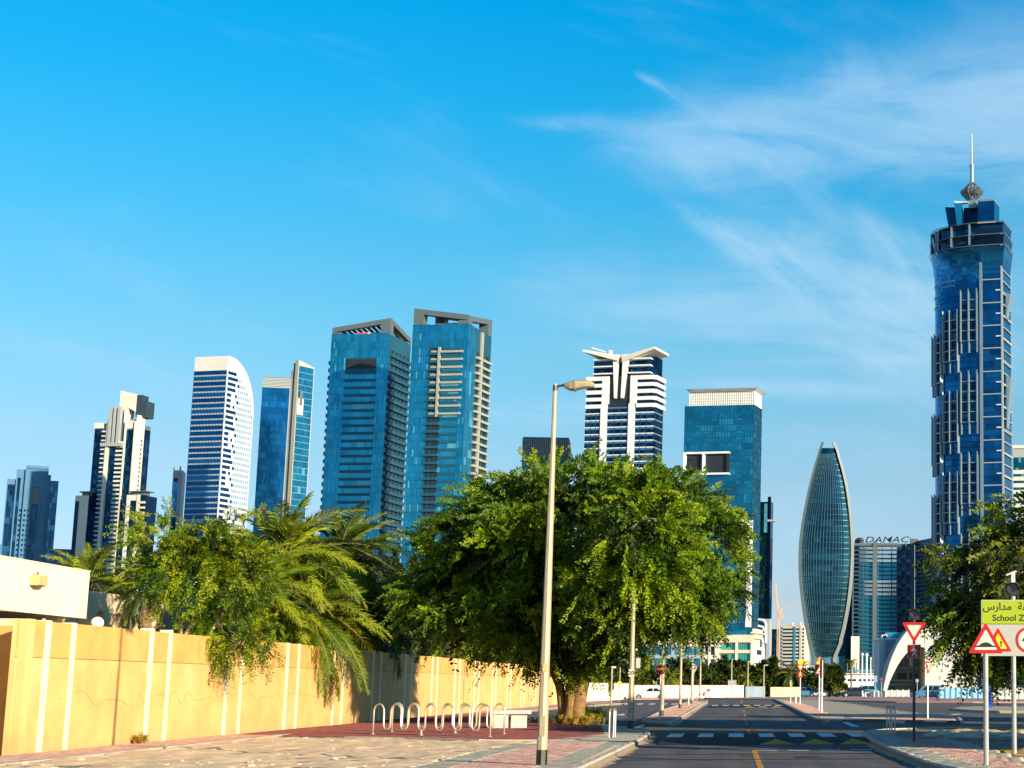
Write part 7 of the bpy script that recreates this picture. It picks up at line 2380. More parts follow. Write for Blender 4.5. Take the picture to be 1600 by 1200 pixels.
fence('whitish hoarding fence beyond the blue pillar at the right edge', 1550, 1700, 1094, 1073.5, 14, P('hoarding_white', (0.55, 0.58, 0.58), 0.6, 0, 0.06, 1), P('hoarding_post_grey', (0.35, 0.42, 0.42), 0.6, 0, 0.1, 1))
# ================================================================== vegetation
def LEAF(name, col, tr=0.35, var=0.3):
    return P(name, col, 0.55, 0, var, 0.7, 0, 1, 0.35, trans=tr)
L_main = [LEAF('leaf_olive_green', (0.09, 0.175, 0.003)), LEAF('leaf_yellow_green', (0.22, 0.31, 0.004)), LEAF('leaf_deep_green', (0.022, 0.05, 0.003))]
L_acacia = [LEAF('acacia_leaf', (0.115, 0.21, 0.005)), LEAF('acacia_leaf_young', (0.28, 0.34, 0.007)), LEAF('acacia_leaf_dark', (0.03, 0.065, 0.005))]
L_dark = [LEAF('dark_leaf', (0.032, 0.055, 0.008), .2), LEAF('dark_leaf_mid', (0.055, 0.075, 0.010), .2), LEAF('dark_leaf_deep', (0.020, 0.036, 0.007), .2)]  # deep shade behind the wall is put into these dark leaf colours
L_right = [LEAF('shade_leaf', (0.08, 0.12, 0.008)), LEAF('shade_leaf_pale', (0.18, 0.21, 0.010)), LEAF('shade_leaf_deep', (0.03, 0.05, 0.008))]
L_bg = [LEAF('hedge_leaf', (0.055, 0.095, 0.012)), LEAF('hedge_leaf_pale', (0.10, 0.13, 0.015)), LEAF('hedge_leaf_deep', (0.028, 0.050, 0.010))]
L_palm = [LEAF('palm_leaflet', (0.10, 0.165, 0.008), .25), LEAF('palm_leaflet_gold', (0.26, 0.32, 0.012), .25), LEAF('palm_leaflet_deep', (0.035, 0.055, 0.016), .2)]
M_bark = P('bark', (0.24, 0.145, 0.065), 0.95, 0, 0.35, 4, 0.8, 14, 0.1)
M_barkd = P('dark_bark', (0.10, 0.07, 0.04), 0.95, 0, 0.35, 4, 0.8, 14, 0.1)
M_pbark = P('palm_trunk', (0.20, 0.14, 0.08), 0.95, 0, 0.35, 6, 0.8, 14, 0.1)

def rvec(rng, n):
    v = rng.normal(size=(n, 3))
    return v / np.linalg.norm(v, axis=1, keepdims=True)
def twigs_mesh(name, start, dirs, L, n, lw, ll, droop, mats, midx, rng, curl=0.25):
    """sprays: T twigs, each with n leaflet pairs along a drooping curve; one rhombic face per leaflet"""
    T = len(start)
    t = (np.arange(n) + 0.7) / n
    tt = t[None, :, None]
    Ld = L[:, None, None]
    down = np.array([0, 0, -1.0])
    pos = start[:, None, :] + dirs[:, None, :] * Ld * tt + down * (droop[:, None, None] * Ld * tt ** 2)
    tan = dirs[:, None, :] + down * (2 * droop[:, None, None] * tt)
    tan /= np.linalg.norm(tan, axis=2, keepdims=True)
    rv = rvec(rng, T)[:, None, :]
    side = np.cross(tan, rv)
    side /= np.linalg.norm(side, axis=2, keepdims=True) + 1e-9
    V, Q, I = [], [], []
    base = 0
    for sgn in (-1, 1):
        jit = rng.normal(scale=curl, size=(T, n, 3))
        d = side * sgn * 0.8 + tan * 0.55 + jit
        d /= np.linalg.norm(d, axis=2, keepdims=True)
        nrm_ = np.cross(d, tan) + rng.normal(scale=0.35, size=(T, n, 3))
        wv = np.cross(nrm_, d)
        wv /= np.linalg.norm(wv, axis=2, keepdims=True) + 1e-9
        s = rng.uniform(0.65, 1.25, size=(T, n, 1))
        a = pos
        b = pos + d * ll * s * 0.5 + wv * lw * s * 0.5
        c = pos + d * ll * s
        e = pos + d * ll * s * 0.5 - wv * lw * s * 0.5
        v = np.stack([a, b, c, e], 2).reshape(-1, 3)
        V.append(v)
        k = T * n
        Q.append(np.arange(k * 4).reshape(k, 4) + base)
        base += k * 4
        I.append(np.repeat(midx, n))
    return np_mesh(name, np.concatenate(V), np.concatenate(Q), mats, np.concatenate(I))
def limb(mb, p, q, r0, r1, rng, n=5, sag=0.1, sides=7):
    p, q = Vector(p), Vector(q)
    pts, rr_ = [], []
    Lq = (q - p).length
    o = Vector(rng.normal(size=3)) * Lq * 0.06
    for i in range(n + 1):
        t = i / n
        pts.append(p.lerp(q, t) + o * math.sin(math.pi * t) + Vector((0, 0, 1)) * Lq * sag * math.sin(math.pi * t))
        rr_.append(r0 + (r1 - r0) * t ** 0.8)
    mb.tube(pts, rr_, sides)
def leafy_tree(name, label, loc, lobes, nclump, ntw, nleaf, ll, lw, mats, bark, trunk, rng, wts=(5, 3, 3), twl=(0.8, 1.5), dr=(0.25, 0.6), cat='tree', group=None, nlimb=12, up=0.12, shell=(0.55, 1.0), rough_=0.16, hang=0.0, rz=0.0):
    """lobes: list of (centre xyz, radii xyz) in local metres; trunk: list of (points, radii)"""
    t = thing(name, label, cat, loc, rz, group)
    vol = np.array([a[1][0] * a[1][1] * a[1][2] for a in lobes]) ** (2 / 3)
    ch = rng.choice(len(lobes), size=nclump, p=vol / vol.sum())
    C0 = np.array([lobes[i][0] for i in ch], float)
    Rr = np.array([lobes[i][1] for i in ch], float)
    u = rvec(rng, nclump)
    bump_ = 1 + rough_ * (np.sin(u[:, 0] * 5 + 1.3 * ch) + np.sin(u[:, 1] * 6 + 2 * u[:, 2] * 3) + np.sin(u[:, 2] * 7)) / 1.5
    rad = rng.uniform(shell[0], shell[1], nclump) ** 0.8 * bump_
    C = C0 + u * Rr * rad[:, None]
    # twigs
    idx = np.repeat(np.arange(nclump), ntw)
    T = len(idx)
    outw = (u * Rr)[idx]
    outw /= np.linalg.norm(outw, axis=1, keepdims=True)
    cdir = rvec(rng, nclump) * 0.55
    d = outw * 0.75 + cdir[idx] + rvec(rng, T) * 0.55 + np.array([0, 0, up])
    d /= np.linalg.norm(d, axis=1, keepdims=True)
    s = C[idx] + rng.normal(scale=0.22, size=(T, 3)) * Rr[idx] * 0.28
    L = rng.uniform(*twl, size=T)
    droop = rng.uniform(*dr, size=T) + hang * np.clip(-u[idx, 2], 0, 1)
    w = np.array(wts, float)
    cm = rng.choice(3, size=nclump, p=w / w.sum())
    mi = np.where(rng.random(T) < 0.6, cm[idx], rng.choice(3, size=T, p=w / w.sum()))
    me = twigs_mesh('crown', s, d, L, nleaf, lw, ll, droop, mats, mi, rng)
    put('crown', me, t)
    mb = MB()
    ends = []
    for pts, rad_ in trunk:
        mb.tube(pts, rad_, 10)
        ends.append((Vector(pts[-1]), rad_[-1]))
    mb.build('trunk', bark, t, smooth=True)
    mb = MB()
    order = rng.permutation(nclump)
    hubs = []
    for k in order[:nlimb]:
        e = min(ends, key=lambda q: (q[0] - Vector(C[k])).length)
        mid = e[0].lerp(Vector(C[k]), 0.75)
        limb(mb, e[0] - Vector((0, 0, 0.1)), mid, e[1] * 0.7, e[1] * 0.22, rng)
        hubs.append((mid, e[1] * 0.22))
        hubs.append((e[0].lerp(Vector(C[k]), 0.4) + Vector((0, 0, 0.05)), e[1] * 0.3))
    for k in order[nlimb:nlimb + min(nclump, 150)]:
        h = min(hubs, key=lambda q: (q[0] - Vector(C[k])).length)
        limb(mb, h[0], C[k], h[1] * 0.6, 0.012, rng, 4, 0.05, 4)
    if mb.v:
        mb.build('branches', bark, t, stuff=True)
    return t

rng = np.random.default_rng(12)
# ---- the big street tree
p0 = gnd(893, 1131, PZ)
DT = p0.y
u = DT / FPX
def loc_(px, py, dy=0.0):
    a = aty(905 + (px - 905) * 0.925, py + 6, DT + dy)
    return (a.x - p0.x, dy, a.z - p0.z)
lobes = [(loc_(900, 850), (4.8, 4.6, 3.4)), (loc_(745, 855, 0.5), (2.4, 3.0, 2.3)), (loc_(1070, 855, -2.5), (2.3, 4.0, 2.9)), (loc_(930, 782, 0), (3.9, 3.3, 1.7)),
         (loc_(690, 925, 0.5), (1.8, 2.6, 2.1)), (loc_(830, 955, -1), (4.2, 3.6, 1.8)), (loc_(1080, 920, -2.5), (2.3, 3.6, 1.6)), (loc_(1000, 925, -3.5), (2.6, 4.4, 1.8)), (loc_(1012, 838, -7.3), (1.8, 2.7, 2.4)), (loc_(900, 985, -1.5), (2.6, 2.4, 1.0))]
tr = [([(0.02, 0, -0.1), (0.0, 0, 0.5), (0.05, 0, 1.4), (0.22, 0.05, 2.2), (0.6, 0.1, 3.2), (1.2, 0, 4.4)], [0.50, 0.34, 0.30, 0.26, 0.21, 0.16]),
      ([(0.22, -0.12, -0.1), (0.25, -0.1, 0.6), (0.40, -0.1, 1.5), (0.62, -0.2, 2.3), (1.5, -0.4, 3.4)], [0.36, 0.30, 0.27, 0.22, 0.14]),
      ([(-0.35, 0.1, -0.1), (-0.38, 0.1, 0.6), (-0.55, 0.1, 1.5), (-0.95, 0.2, 2.3), (-2.0, 0.3, 3.4)], [0.27, 0.21, 0.18, 0.15, 0.11]),
      ([(0.0, 0.2, 0.6), (-0.15, 0.3, 1.8), (-0.5, 0.8, 3.2), (-0.6, 1.2, 4.6)], [0.3, 0.25, 0.18, 0.12]),
      ([(-0.1, -0.25, -0.1), (-0.02, -0.22, 0.8), (0.0, -0.22, 1.6), (0.1, -0.6, 3.2)], [0.24, 0.18, 0.2, 0.13])]
big = leafy_tree('street_tree', 'large spreading tree with a thick split trunk standing on the red brick plaza', tuple(p0), lobes, 700, 13, 18, 0.138, 0.072, L_main, M_bark, tr, rng, wts=(5, 3.4, 2.6), twl=(0.55, 1.25), dr=(0.2, 0.6), nlimb=18, hang=0.05, shell=(0.6, 1.0), rough_=0.14)
ni = 260
ci = rng.choice(len(lobes), size=ni)
ui = rvec(rng, ni) * rng.uniform(.1, .62, (ni, 1))
si = np.array([lobes[i][0] for i in ci]) + ui * np.array([lobes[i][1] for i in ci])
si = np.repeat(si, 9, 0) + rng.normal(scale=.35, size=(ni * 9, 3))
put('inner_leaves', twigs_mesh('inner_leaves', si, rvec(rng, ni * 9), rng.uniform(.6, 1.2, ni * 9), 9, .12, .22, rng.uniform(.2, .6, ni * 9), L_main, rng.choice([0, 2], size=ni * 9, p=[.3, .7]), rng), big)  # mostly deep green: the crown's inner shade is added as leaf colour
# long shoots breaking the outline
shoots = [((770, 745), (-.75, .45)), ((700, 775), (-.85, .3)), ((668, 805), (-.9, .2)), ((645, 830), (-1, .1)), ((838, 712), (-.2, 1)), ((872, 705), (.2, 1)), ((930, 712), (.1, 1)), ((985, 720), (.25, .9)), ((1052, 735), (.3, .9)), ((1105, 748), (.6, .7)),
          ((1145, 765), (.9, .4)), ((1160, 800), (1, .1)), ((1170, 850), (.9, -.1)), ((1172, 905), (.9, -.4)), ((1150, 945), (.7, -.7)), ((1128, 960), (.4, -.9)), ((1075, 955), (.3, -.9)), ((1020, 965), (0, -1)), ((960, 975), (.1, -1)), ((845, 985), (-.1, -1)), ((790, 985), (-.3, -1)), ((735, 985), (-.4, -.9)), ((690, 970), (-.6, -.8)), ((655, 940), (-.9, -.3)), ((640, 880), (-1, 0)), ((800, 735), (-.5, .8))]
st, dd_, LL, dr_ = [], [], [], []
for (px, py), (dx, dz) in shoots:
    for k in range(12):
        yy = rng.uniform(-2.2, 1.5)
        a = loc_(px - dx * 22 + rng.normal() * 9, py + dz * 22 + rng.normal() * 9, yy)
        st.append(a)
        v = np.array([dx, rng.normal() * 0.4, dz]) + rng.normal(size=3) * 0.22
        dd_.append(v / np.linalg.norm(v))
        LL.append(rng.uniform(0.5, 1.25))
        dr_.append(rng.uniform(0.05, 0.35) if dz > -.3 else rng.uniform(.1, .5))
me = twigs_mesh('long_shoots', np.array(st), np.array(dd_), np.array(LL), 22, 0.068, 0.135, np.array(dr_), L_main, rng.choice(3, size=len(st), p=[.5, .4, .1]), rng)
put('long_shoots', me, big)
# yellow-green weeds at the foot of the trunk
def weeds(name, label, p, n, h, sp, mats, wts=(3, 3, 1), cat='plant', ns=14):
    t = thing(name, label, cat, tuple(p))
    s = np.stack([rng.normal(scale=sp, size=n), rng.normal(scale=sp * .6, size=n), np.zeros(n)], 1)
    d = rvec(rng, n) * 0.5 + np.array([0, 0, 1.0])
    d /= np.linalg.norm(d, axis=1, keepdims=True)
    w = np.array(wts, float)
    me = twigs_mesh('foliage', s, d, rng.uniform(.5, 1.1, n) * h, ns, .03, .09, rng.uniform(.1, .5, n), mats, rng.choice(3, size=n, p=w / w.sum()), rng)
    put('foliage', me, t)
    mb = MB()
    for i in range(0, n, 3):
        a, b = Vector(s[i]), Vector(s[i]) + Vector(d[i]) * h * .5
        mb.tube([a, b], .006, 4)
    mb.build('stem', M_barkd, t, stuff=True)
    return t
weeds('bush', 'low bright yellow-green bush at the right foot of the big tree trunk', X(925, 1129) + (PZ,), 130, .95, .26, L_acacia, (3, 5, 0))
weeds('weed_clump', 'dry golden weeds against the front of the big tree trunk', X(905, 1132) + (PZ,), 110, .55, .35, [LEAF('dry_leaf', (0.34, 0.20, 0.03)), LEAF('dry_leaf_pale', (0.42, 0.28, 0.06)), L_acacia[1]], (3, 3, 1))
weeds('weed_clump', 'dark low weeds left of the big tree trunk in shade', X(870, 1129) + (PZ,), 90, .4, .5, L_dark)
p = wallpt(wallD(212), -.15, PZ)
weeds('weed_clump', 'small dry tuft at the foot of a cream rib of the yellow wall', p, 30, .28, .12, [MATS['dry_leaf'], MATS['dry_leaf_pale'], L_acacia[1]])

# ---- palms
def frond_mesh(rng, L=3.4, n=46, arch=0.55, tw=0.0):
    V, F, I = [], [], []
    pts = []
    for i in range(13):
        t = i / 12
        pts.append(Vector((L * (t - 0.14 * t * t * arch), 0, L * (0.30 * t - arch * t * t * 0.95))))
    mb = MB(); mb.tube(pts, [0.03 * (1 - .8 * i / 12) + .004 for i in range(13)], 5)
    for i in range(n):
        t = 0.10 + 0.90 * i / n
        k = min(int(t * 12), 11)
        a = pts[k].lerp(pts[k + 1], t * 12 - k)
        tan = (pts[k + 1] - pts[k]).normalized()
        ln = (0.62 * math.sin(math.pi * min(1, .12 + t * .86)) + .12) * L / 3.4
        for sg in (-1, 1):
            v = Vector((tan.x * .85, sg * .62, tan.z * .85 + .22)) + Vector(rng.normal(size=3)) * .14
            v.normalize()
            b = a + v * ln * .55
            c = a + v * ln + Vector((0, 0, -.26 * ln))
            wd = tan * .019 * L / 3.4
            q = len(mb.v)
            mb.v += [tuple(a - wd), tuple(a + wd), tuple(b + wd * .9), tuple(c), tuple(b - wd * .9)]
            mb.f.append((q, q + 1, q + 2, q + 3, q + 4)); mb.m.append(1)
    return mb
FR = []
for k in range(6):
    for li in range(3):
        mb = frond_mesh(rng, 3.1, 74, [.35, .55, .75, .95, .62, .45][k])
        FR.append(mb.mesh('frond', [P('frond_stalk', (0.20, 0.17, 0.06), .6, 0, .1), L_palm[li]]))
def palm(label, loc, H, sc=1.0, nfr=34, wts=(4, 2, 3), low=-0.9, trunk_r=.22, name='date_palm', skirts=0, group='date palms'):
    t = thing(name, label, 'palm tree', tuple(loc), 0, group)
    mb = MB()
    pts = [(0, 0, -.1)]
    rad = [trunk_r * 1.2]
    n = max(4, int(H / .22))
    for i in range(n):
        z_ = H * (i + 1) / n
        rad += [trunk_r * 1.12, trunk_r * .92]
        pts += [(0.02 * math.sin(i), 0, z_ - H / n * .4), (0.02 * math.sin(i), 0, z_)]
    mb.tube(pts, rad, 9)
    mb.build('trunk', M_pbark, t)
    w = np.array(wts, float); w /= w.sum()
    for i in range(nfr):
        f = (i + .5) / nfr
        elv = 1.30 - (1.30 - low) * f + rng.normal() * .08
        o = bpy.data.objects.new('frond', FR[int(rng.integers(0, 6)) * 3 + int(rng.choice(3, p=w))])
        COL.objects.link(o)
        o.parent = t
        o.location = (0, 0, H - .12 * f)
        o.rotation_euler = (rng.normal() * .25, -elv + .1, i * 2.399 + rng.normal() * .15)
        s = sc * rng.uniform(.85, 1.12) * (.8 if f < .15 else 1)
        o.scale = (s, s, s)
    if skirts:
        for i in range(skirts):
            o = bpy.data.objects.new('dry_frond', FRD)
            COL.objects.link(o); o.parent = t
            o.location = (0, 0, H - .35)
            o.rotation_euler = (rng.normal() * .4, 1.05 + rng.normal() * .15, i * 6.283 / skirts + rng.normal() * .3)
            s = sc * rng.uniform(.7, 1.0); o.scale = (s, s, s)
    return t
mbd = frond_mesh(rng, 3.0, 40, .7)
FRD = mbd.mesh('dry_frond', [MATS['frond_stalk'], P('dry_palm_leaflet', (0.34, 0.20, 0.06), .7, 0, .2, 1, 0, 1, .2, trans=.2)])
def behind(px, o, D=None):
    """point on the ground 'o' metres behind the wall seen in column px"""
    d = ob(o)(px)
    return wallpt(d, o, 0)
def palm_at(label, px, py, o, sc, **kw):
    b = behind(px, o)
    h = aty(px, py, b.y).z
    return palm(label, b, h, sc, **kw)
palm_at('date palm whose drooping fronds hang over the yellow wall between ribs', 478, 968, 0.9, 1.15, nfr=62, wts=(4, 5, 1), low=-1.15, skirts=7)
palm_at('tall date palm with golden lit top fronds behind the wall, left of the twin towers', 440, 872, 1.8, 1.2, nfr=54, wts=(4, 6, 1))
palm_at('date palm with dark upright fronds in front of the left twin tower', 527, 878, 3.0, 1.25, nfr=56, wts=(4, 3, 2))
palm_at('date palm with shaded blue-green fronds next to the dark tree mass', 575, 960, 1.6, 1.1, nfr=52, wts=(5, 2, 3), low=-1.0, skirts=4)
palm_at('date palm leaning fronds low over the wall under the big tree', 712, 985, 1.2, 1.0, nfr=34, wts=(3, 4, 2), low=-1.1, skirts=4)
palm_at('date palm among the light acacia branches behind the wall', 395, 925, 2.0, 1.1, nfr=46, wts=(4, 5, 1))
palm_at('short palm whose feathery top rises right of the cream block', 148, 912, 7.5, .75, nfr=30, wts=(3, 4, 1))
palm_at('small palm with pale fronds before the white flat roof of the pavilion', 238, 915, 5.0, .55, nfr=26, wts=(2, 5, 1))

# ---- light acacia behind the wall
b = behind(293, 1.3)
ua = b.y / FPX
def la(px, py, dy=0): 
    a = aty(px, py, b.y + dy)
    return (a.x - b.x, dy, a.z)
lob = [(la(320, 905), (1.5, 1.4, 1.2)), (la(370, 965, -.4), (1.3, 1.1, 1.0)), (la(285, 880), (1.3, 1.3, 1.1)), (la(375, 890, .5), (1.1, 1.2, 1.0)), (la(252, 845), (.7, .8, .7)), (la(370, 1000, -1.0), (1.1, .6, .55)), (la(222, 895, .5), (.6, .7, .4)), (la(330, 845), (1.2, 1.1, .6))]
trk = [([(0, 0, 0), (.02, 0, 1.8), (.1, 0, 3.3), (.5, .1, 4.3)], [.11, .095, .08, .05]), ([(0, 0, 2.6), (-.12, 0, 3.6), (-.4, .1, 4.6)], [.07, .06, .04]), ([(.1, 0, .4), (.5, -.2, 2.4), (1.3, -.6, 3.7)], [.09, .07, .05])]
ac = leafy_tree('acacia_tree', 'light feathery yellow-green acacia leaning over the yellow wall', tuple(b), lob, 240, 9, 17, .10, .038, L_acacia, P('pale_bark', (0.42, 0.30, 0.15), .9, 0, .25, 5, .5, 20), trk, rng, wts=(4, 3, 3), twl=(.35, .8), dr=(.2, .7), nlimb=16, up=.15, shell=(.25, 1.0), rough_=.2, hang=.2)
st, dd_, LL, dr_ = [], [], [], []
for (px, py, dx, dz, dy) in [(262, 800, -.1, 1, 0), (215, 800, -.8, .5, 0), (205, 825, -1, .1, 0), (330, 815, .2, 1, 0), (370, 805, .3, .9, 0), (300, 815, 0, 1, 0), (235, 830, -.5, .8, 0), (225, 870, -.9, 0, 0), (325, 1010, -.2, -1, -1.2), (345, 1025, 0, -1, -1.2), (370, 1030, .1, -1, -1.2), (395, 1025, .2, -1, -1.2), (420, 1020, .2, -1, -1.0), (205, 880, -1, .1, 0), (400, 800, .3, 1, .4), (350, 835, .1, 1, 0)]:
    for k in range(9):
        st.append(la(px - dx * 16 + rng.normal() * 8, py + dz * 16 + rng.normal() * 8, dy + rng.normal() * .25))
        v = np.array([dx, rng.normal() * .4, dz]) + rng.normal(size=3) * .3
        dd_.append(v / np.linalg.norm(v)); LL.append(rng.uniform(.4, .9)); dr_.append(rng.uniform(.1, .5))
put('long_shoots', twigs_mesh('long_shoots', np.array(st), np.array(dd_), np.array(LL), 17, .035, .10, np.array(dr_), L_acacia, rng.choice(3, size=len(st), p=[.4, .5, .1]), rng), ac)
# bushes behind the wall near the villa
for i, (px, py, o, rad, lab, mm, wt) in enumerate([
    (186, 912, 15.0, 1.0, 'rounded green bush rising behind the villa roof, left of the white pavilion', L_bg, (4, 3, 2)),
    (330, 975, 3.2, .7, 'yellowish bush behind the acacia trunk', L_acacia, (3, 5, 1))]):
    bb = behind(px, o)
    h = aty(px, py, bb.y).z
    leafy_tree('bush', lab, tuple(bb), [((0, 0, h - rad * .2), (rad * 1.1, rad, rad))], 60, 8, 10, .12, .07, mm, M_barkd, [([(0, 0, 0), (0, 0, h - rad * .4)], [.06, .04])], rng, wts=wt, twl=(.25, .55), nlimb=6, cat='bush', shell=(.2, 1))
# white flowering shrub
bb = behind(262, 3.0)
weeds('flowering_shrub', 'shrub with pale cream blossom spilling over behind the wall', (bb.x, bb.y, 2.35), 150, .9, .8, [LEAF('blossom', (0.70, 0.62, 0.42), .3), LEAF('blossom_gold', (0.55, 0.38, 0.10), .3), L_acacia[0]], (3, 1, 4), 'bush', 8)
bb = behind(322, 2.4)
weeds('flowering_shrub', 'pale blossoming shrub at the foot of the acacia behind the wall', (bb.x, bb.y, 2.3), 130, .9, .8, [MATS['blossom'], MATS['blossom_gold'], L_acacia[0]], (2, 1, 5), 'bush', 8)

# ---- dark trees behind the wall, left of the big tree
def bgtree(label, px, o, top, half, mats, wts, ncl=150, group='dark trees behind the wall', D=None, name='shade_tree', ll=.22, lw=.12, base=0.0, bark=M_barkd, ntw=9, nl=11):
    bb = behind(px, o) if D is None else Vector((aty(px, 1072, D).x, D, 0))
    s = bb.y / FPX
    h = aty(px, top, bb.y).z
    r_ = half * s
    return leafy_tree(name, label, tuple(bb), [((0, 0, h - (h - base) * .42), (r_, r_ * .85, (h - base) * .43)), ((-r_ * .35, 0, h - (h - base) * .5), (r_ * .7, r_ * .7, (h - base) * .36)), ((r_ * .35, .2, h - (h - base) * .55), (r_ * .7, r_ * .7, (h - base) * .36))], ncl, ntw, nl, ll, lw, mats, bark,
                      [([(0, 0, -.1), (.05, 0, h * .25), (0, .1, h * .5)], [.05 * r_ + .06, .04 * r_ + .05, .03 * r_ + .03])], rng, wts=wts, twl=(r_ * .18, r_ * .35), dr=(.2, .6), nlimb=8, shell=(.35, 1.0), group=group)
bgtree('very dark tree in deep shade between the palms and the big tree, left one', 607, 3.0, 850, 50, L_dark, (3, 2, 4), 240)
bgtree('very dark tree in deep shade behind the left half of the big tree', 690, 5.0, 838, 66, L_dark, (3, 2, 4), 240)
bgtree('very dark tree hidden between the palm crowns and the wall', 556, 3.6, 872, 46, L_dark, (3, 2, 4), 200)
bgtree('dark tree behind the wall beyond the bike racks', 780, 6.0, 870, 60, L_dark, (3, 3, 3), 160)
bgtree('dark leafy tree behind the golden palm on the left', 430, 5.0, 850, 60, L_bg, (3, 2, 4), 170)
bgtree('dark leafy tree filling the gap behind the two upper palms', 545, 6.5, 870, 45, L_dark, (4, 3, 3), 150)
# ---- trees by the white wall and at the street end
street_end = [
    (925, 1030, 34, 205, 'yellow-green tree over the start of the low white wall', (3, 5, 1), 0.8),
    (965, 1032, 30, 262, 'green tree behind the low white wall above the white saloon car', (4, 3, 2), 0),
    (1000, 1030, 24, 275, 'leafy tree behind the white saloon car, left of the no entry sign', (4, 4, 2), 0),
    (1058, 1030, 26, 275, 'dark tree behind the white wall, first right of the no entry sign', (3, 1, 5), 0),
    (1096, 1040, 16, 280, 'small brownish tree before the beige office piers', (3, 2, 4), 0),
    (1131, 1026, 22, 285, 'dark bushy tree below the left green windows', (2, 2, 4), 0),
    (1163, 1031, 19, 285, 'olive tree below the right green windows', (2, 3, 3), 0),
    (1200, 1027, 24, 270, 'dense rounded bright green tree beside the poster booth', (5, 3, 2), 0),
    (1226, 1046, 15, 275, 'small tree with brownish leaves left of the street-end palms', (2, 3, 3), 0),
    (1262, 1044, 16, 280, 'dark green tree between the two sign clusters', (3, 2, 4), 0),
    (1296, 1036, 22, 270, 'rounded olive tree at the foot of the pointed oval tower', (3, 4, 2), 0)]
for px, top, half, D, lab, wt, o in street_end:
    bgtree(lab, px, 0, top, half, L_bg, wt, 95, 'trees at the street end', D=D, ll=.45, lw=.26, base=.6, ntw=8, nl=9)
for px, py, D, sc, lab in ((1236, 1052, 268, .95, 'palm with drooping fronds left of the yellow disc sign'), (1246, 1047, 285, .9, 'palm standing behind the yellow disc sign'), (1047, 1058, 262, .8, 'palm behind the white wall beside the no entry sign'), (1168, 1062, 268, .7, 'low palm among the trees below the green windows')):
    a = Vector((aty(px, 1072, D).x, D, 0))
    palm(lab, a, aty(px, py, D).z, sc, nfr=24, wts=(2, 4, 2), group='palms at the street end')
a = Vector((aty(1330, 1072, 300).x, 300, 0))
palm('single tall fan palm on a bare pale trunk before the low white building', a, aty(1332, 1035, 300).z, .42, nfr=26, wts=(4, 2, 3), trunk_r=.16, group='palms at the street end')
hd = MB()
t = thing('hedge', 'low dark hedge along the kerb at the street end', 'hedge', tuple(gnd(1225, 1088, 0)))
n = 260
D = t.location.y
s = np.stack([rng.uniform(-1.5, 7, n), rng.normal(scale=.3, size=n), rng.uniform(0, .7, n)], 1)
d = rvec(rng, n); d[:, 2] = np.abs(d[:, 2])
put('foliage', twigs_mesh('foliage', s, d, rng.uniform(.3, .7, n), 7, .16, .3, rng.uniform(.1, .4, n), L_bg, rng.choice(3, size=n, p=[.4, .1, .5]), rng), t)

# ---- right-hand tree reaching into the frame, and its neighbours just outside casting the shade
def rtree(label, px, D, top, rad, lobes_px, ncl, seed, bx=None):
    rg = np.random.default_rng(seed)
    x = aty(px, 1000, D).x if bx is None else bx
    b_ = Vector((x, D, PZ))
    lb = []
    for (lx, ly, dy, rx, ry, rz_) in lobes_px:
        a = aty(lx, ly, D + dy)
        lb.append(((a.x - x, dy, a.z - PZ), (rx, ry, rz_)))
    return leafy_tree('street_tree', label, tuple(b_), lb, ncl, 12, 14, .16, .08, L_right, M_barkd, [([(0, 0, -.1), (.05, 0, 1.2), (-.2, .1, 2.6), (-.8, 0, 3.8)], [.32, .25, .2, .13]), ([(.05, 0, 1.2), (.5, .2, 2.8), (1.0, 0, 4.2)], [.2, .17, .12])], rg, wts=(3, 3, 3), twl=(.6, 1.3), dr=(.3, .7), nlimb=14, hang=.4, shell=(.35, 1.0), group='shade trees on the right')
rt = rtree('dark drooping shade tree entering the frame on the right behind the school sign', 1745, 64, 760, 5, [(1680, 900, 0, 4.0, 3.2, 2.6), (1740, 830, 0, 3.0, 3.0, 2.4), (1585, 965, 0, 1.8, 2.0, 1.25), (1520, 962, 0, 1.1, 1.3, .85), (1640, 880, .5, 1.0, 1.4, 1.2), (1560, 1000, 1, 1.3, 1.4, .9)], 420, 5)
st, dd_, LL, dr_ = [], [], [], []
bx, by = rt.location.x, rt.location.y
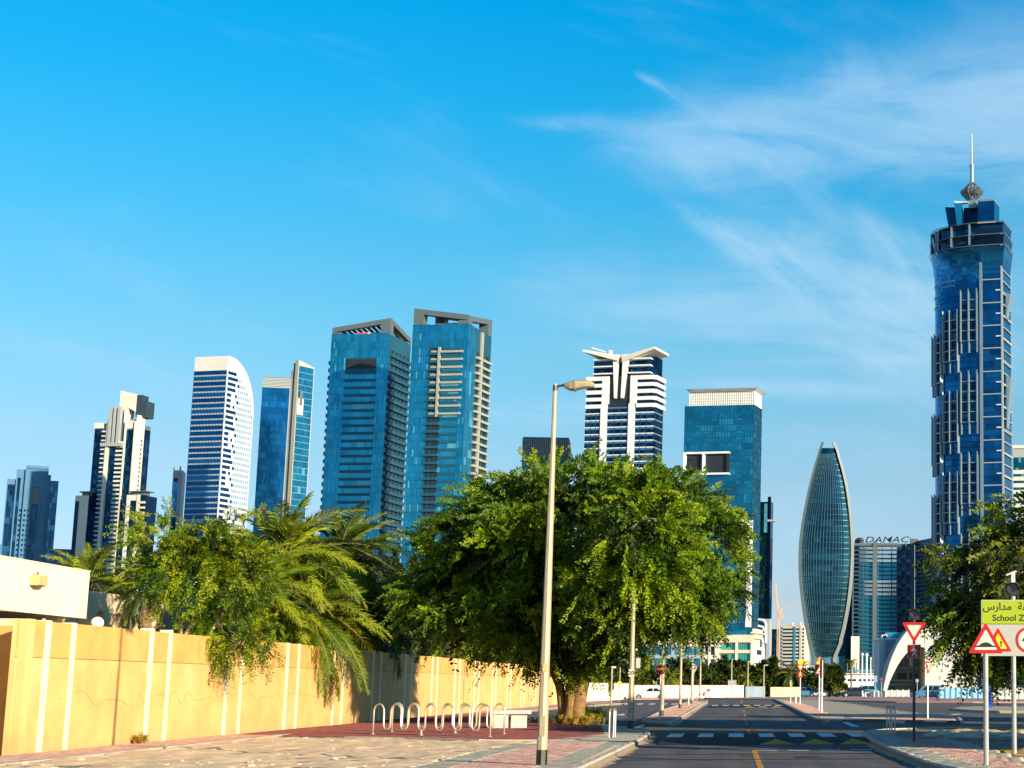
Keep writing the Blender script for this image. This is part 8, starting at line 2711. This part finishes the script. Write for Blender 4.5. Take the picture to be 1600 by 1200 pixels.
for (px, py, dx, dz) in [(1545, 795, -1, .3), (1570, 785, -.8, .5), (1590, 775, -.5, .8), (1550, 830, -1, 0), (1575, 840, -1, .1), (1590, 810, -.9, .3), (1500, 935, -1, .2), (1475, 955, -1, .1), (1468, 985, -1, -.2), (1480, 995, -.8, -.4), (1490, 965, -1, 0), (1510, 1000, -.3, -1), (1535, 1030, -.2, -1), (1560, 1045, -.1, -1), (1555, 1055, 0, -1), (1520, 1030, -.2, -1), (1580, 1040, 0, -1), (1460, 910, -1, .3), (1485, 925, -1, .2), (1595, 1030, 0, -1), (1470, 1010, -.7, -.6), (1530, 880, -1, .2)]:
    for k in range(11):
        yy = rng.normal() * .5
        a = aty(px - dx * 20 + rng.normal() * 8, py + dz * 20 + rng.normal() * 8, by + yy)
        st.append((a.x - bx, yy, a.z - PZ))
        v = np.array([dx, rng.normal() * .35, dz]) + rng.normal(size=3) * .28
        dd_.append(v / np.linalg.norm(v)); LL.append(rng.uniform(.5, 1.1)); dr_.append(rng.uniform(.15, .55))
put('long_shoots', twigs_mesh('long_shoots', np.array(st), np.array(dd_), np.array(LL), 15, .075, .15, np.array(dr_), L_main, rng.choice(3, size=len(st), p=[.35, .45, .2]), rng), rt)  # brighter leaves of the big tree make these shoots look sunlit
mb = MB()
for q in st[::11]:
    limb(mb, (1.0, 0, 3.9) if q[2] > 4 else (-.8, 0, 3.7), q, .06, .012, rng, 5, .08, 5)
mb.build('limbs', M_barkd, rt, stuff=True)
SHADE = [(8.6, 42.6, 3.0, 4.7), (16.5, 41.7, 3.5, 10.0), (21.5, 52.5, 3.6, 11.0), (13.5, 64.0, 3.4, 8.5), (22, 74.0, 4.0, 10.0)]
SHL = ['smallest shade tree of the verge, nearest the school sign', 'second shade tree of the verge, behind the smallest one', 'tallest shade tree of the verge, farther from the road', 'shade tree of the verge next to the drooping tree', 'shade tree at the far end of the verge']
for i, (x, y, r_, h) in enumerate(SHADE):
    rg = np.random.default_rng(30 + i)
    leafy_tree('street_tree', SHL[i], (x, y, PZ), [((0, 0, h * .62), (r_, r_, h * .36))], 170, 9, 9, .46, .28, L_right, M_barkd, [([(0, 0, -.1), (0, 0, h * .4)], [.25, .15])], rg, twl=(.7, 1.3), nlimb=8, shell=(.3, 1.0), group='shade trees on the right')
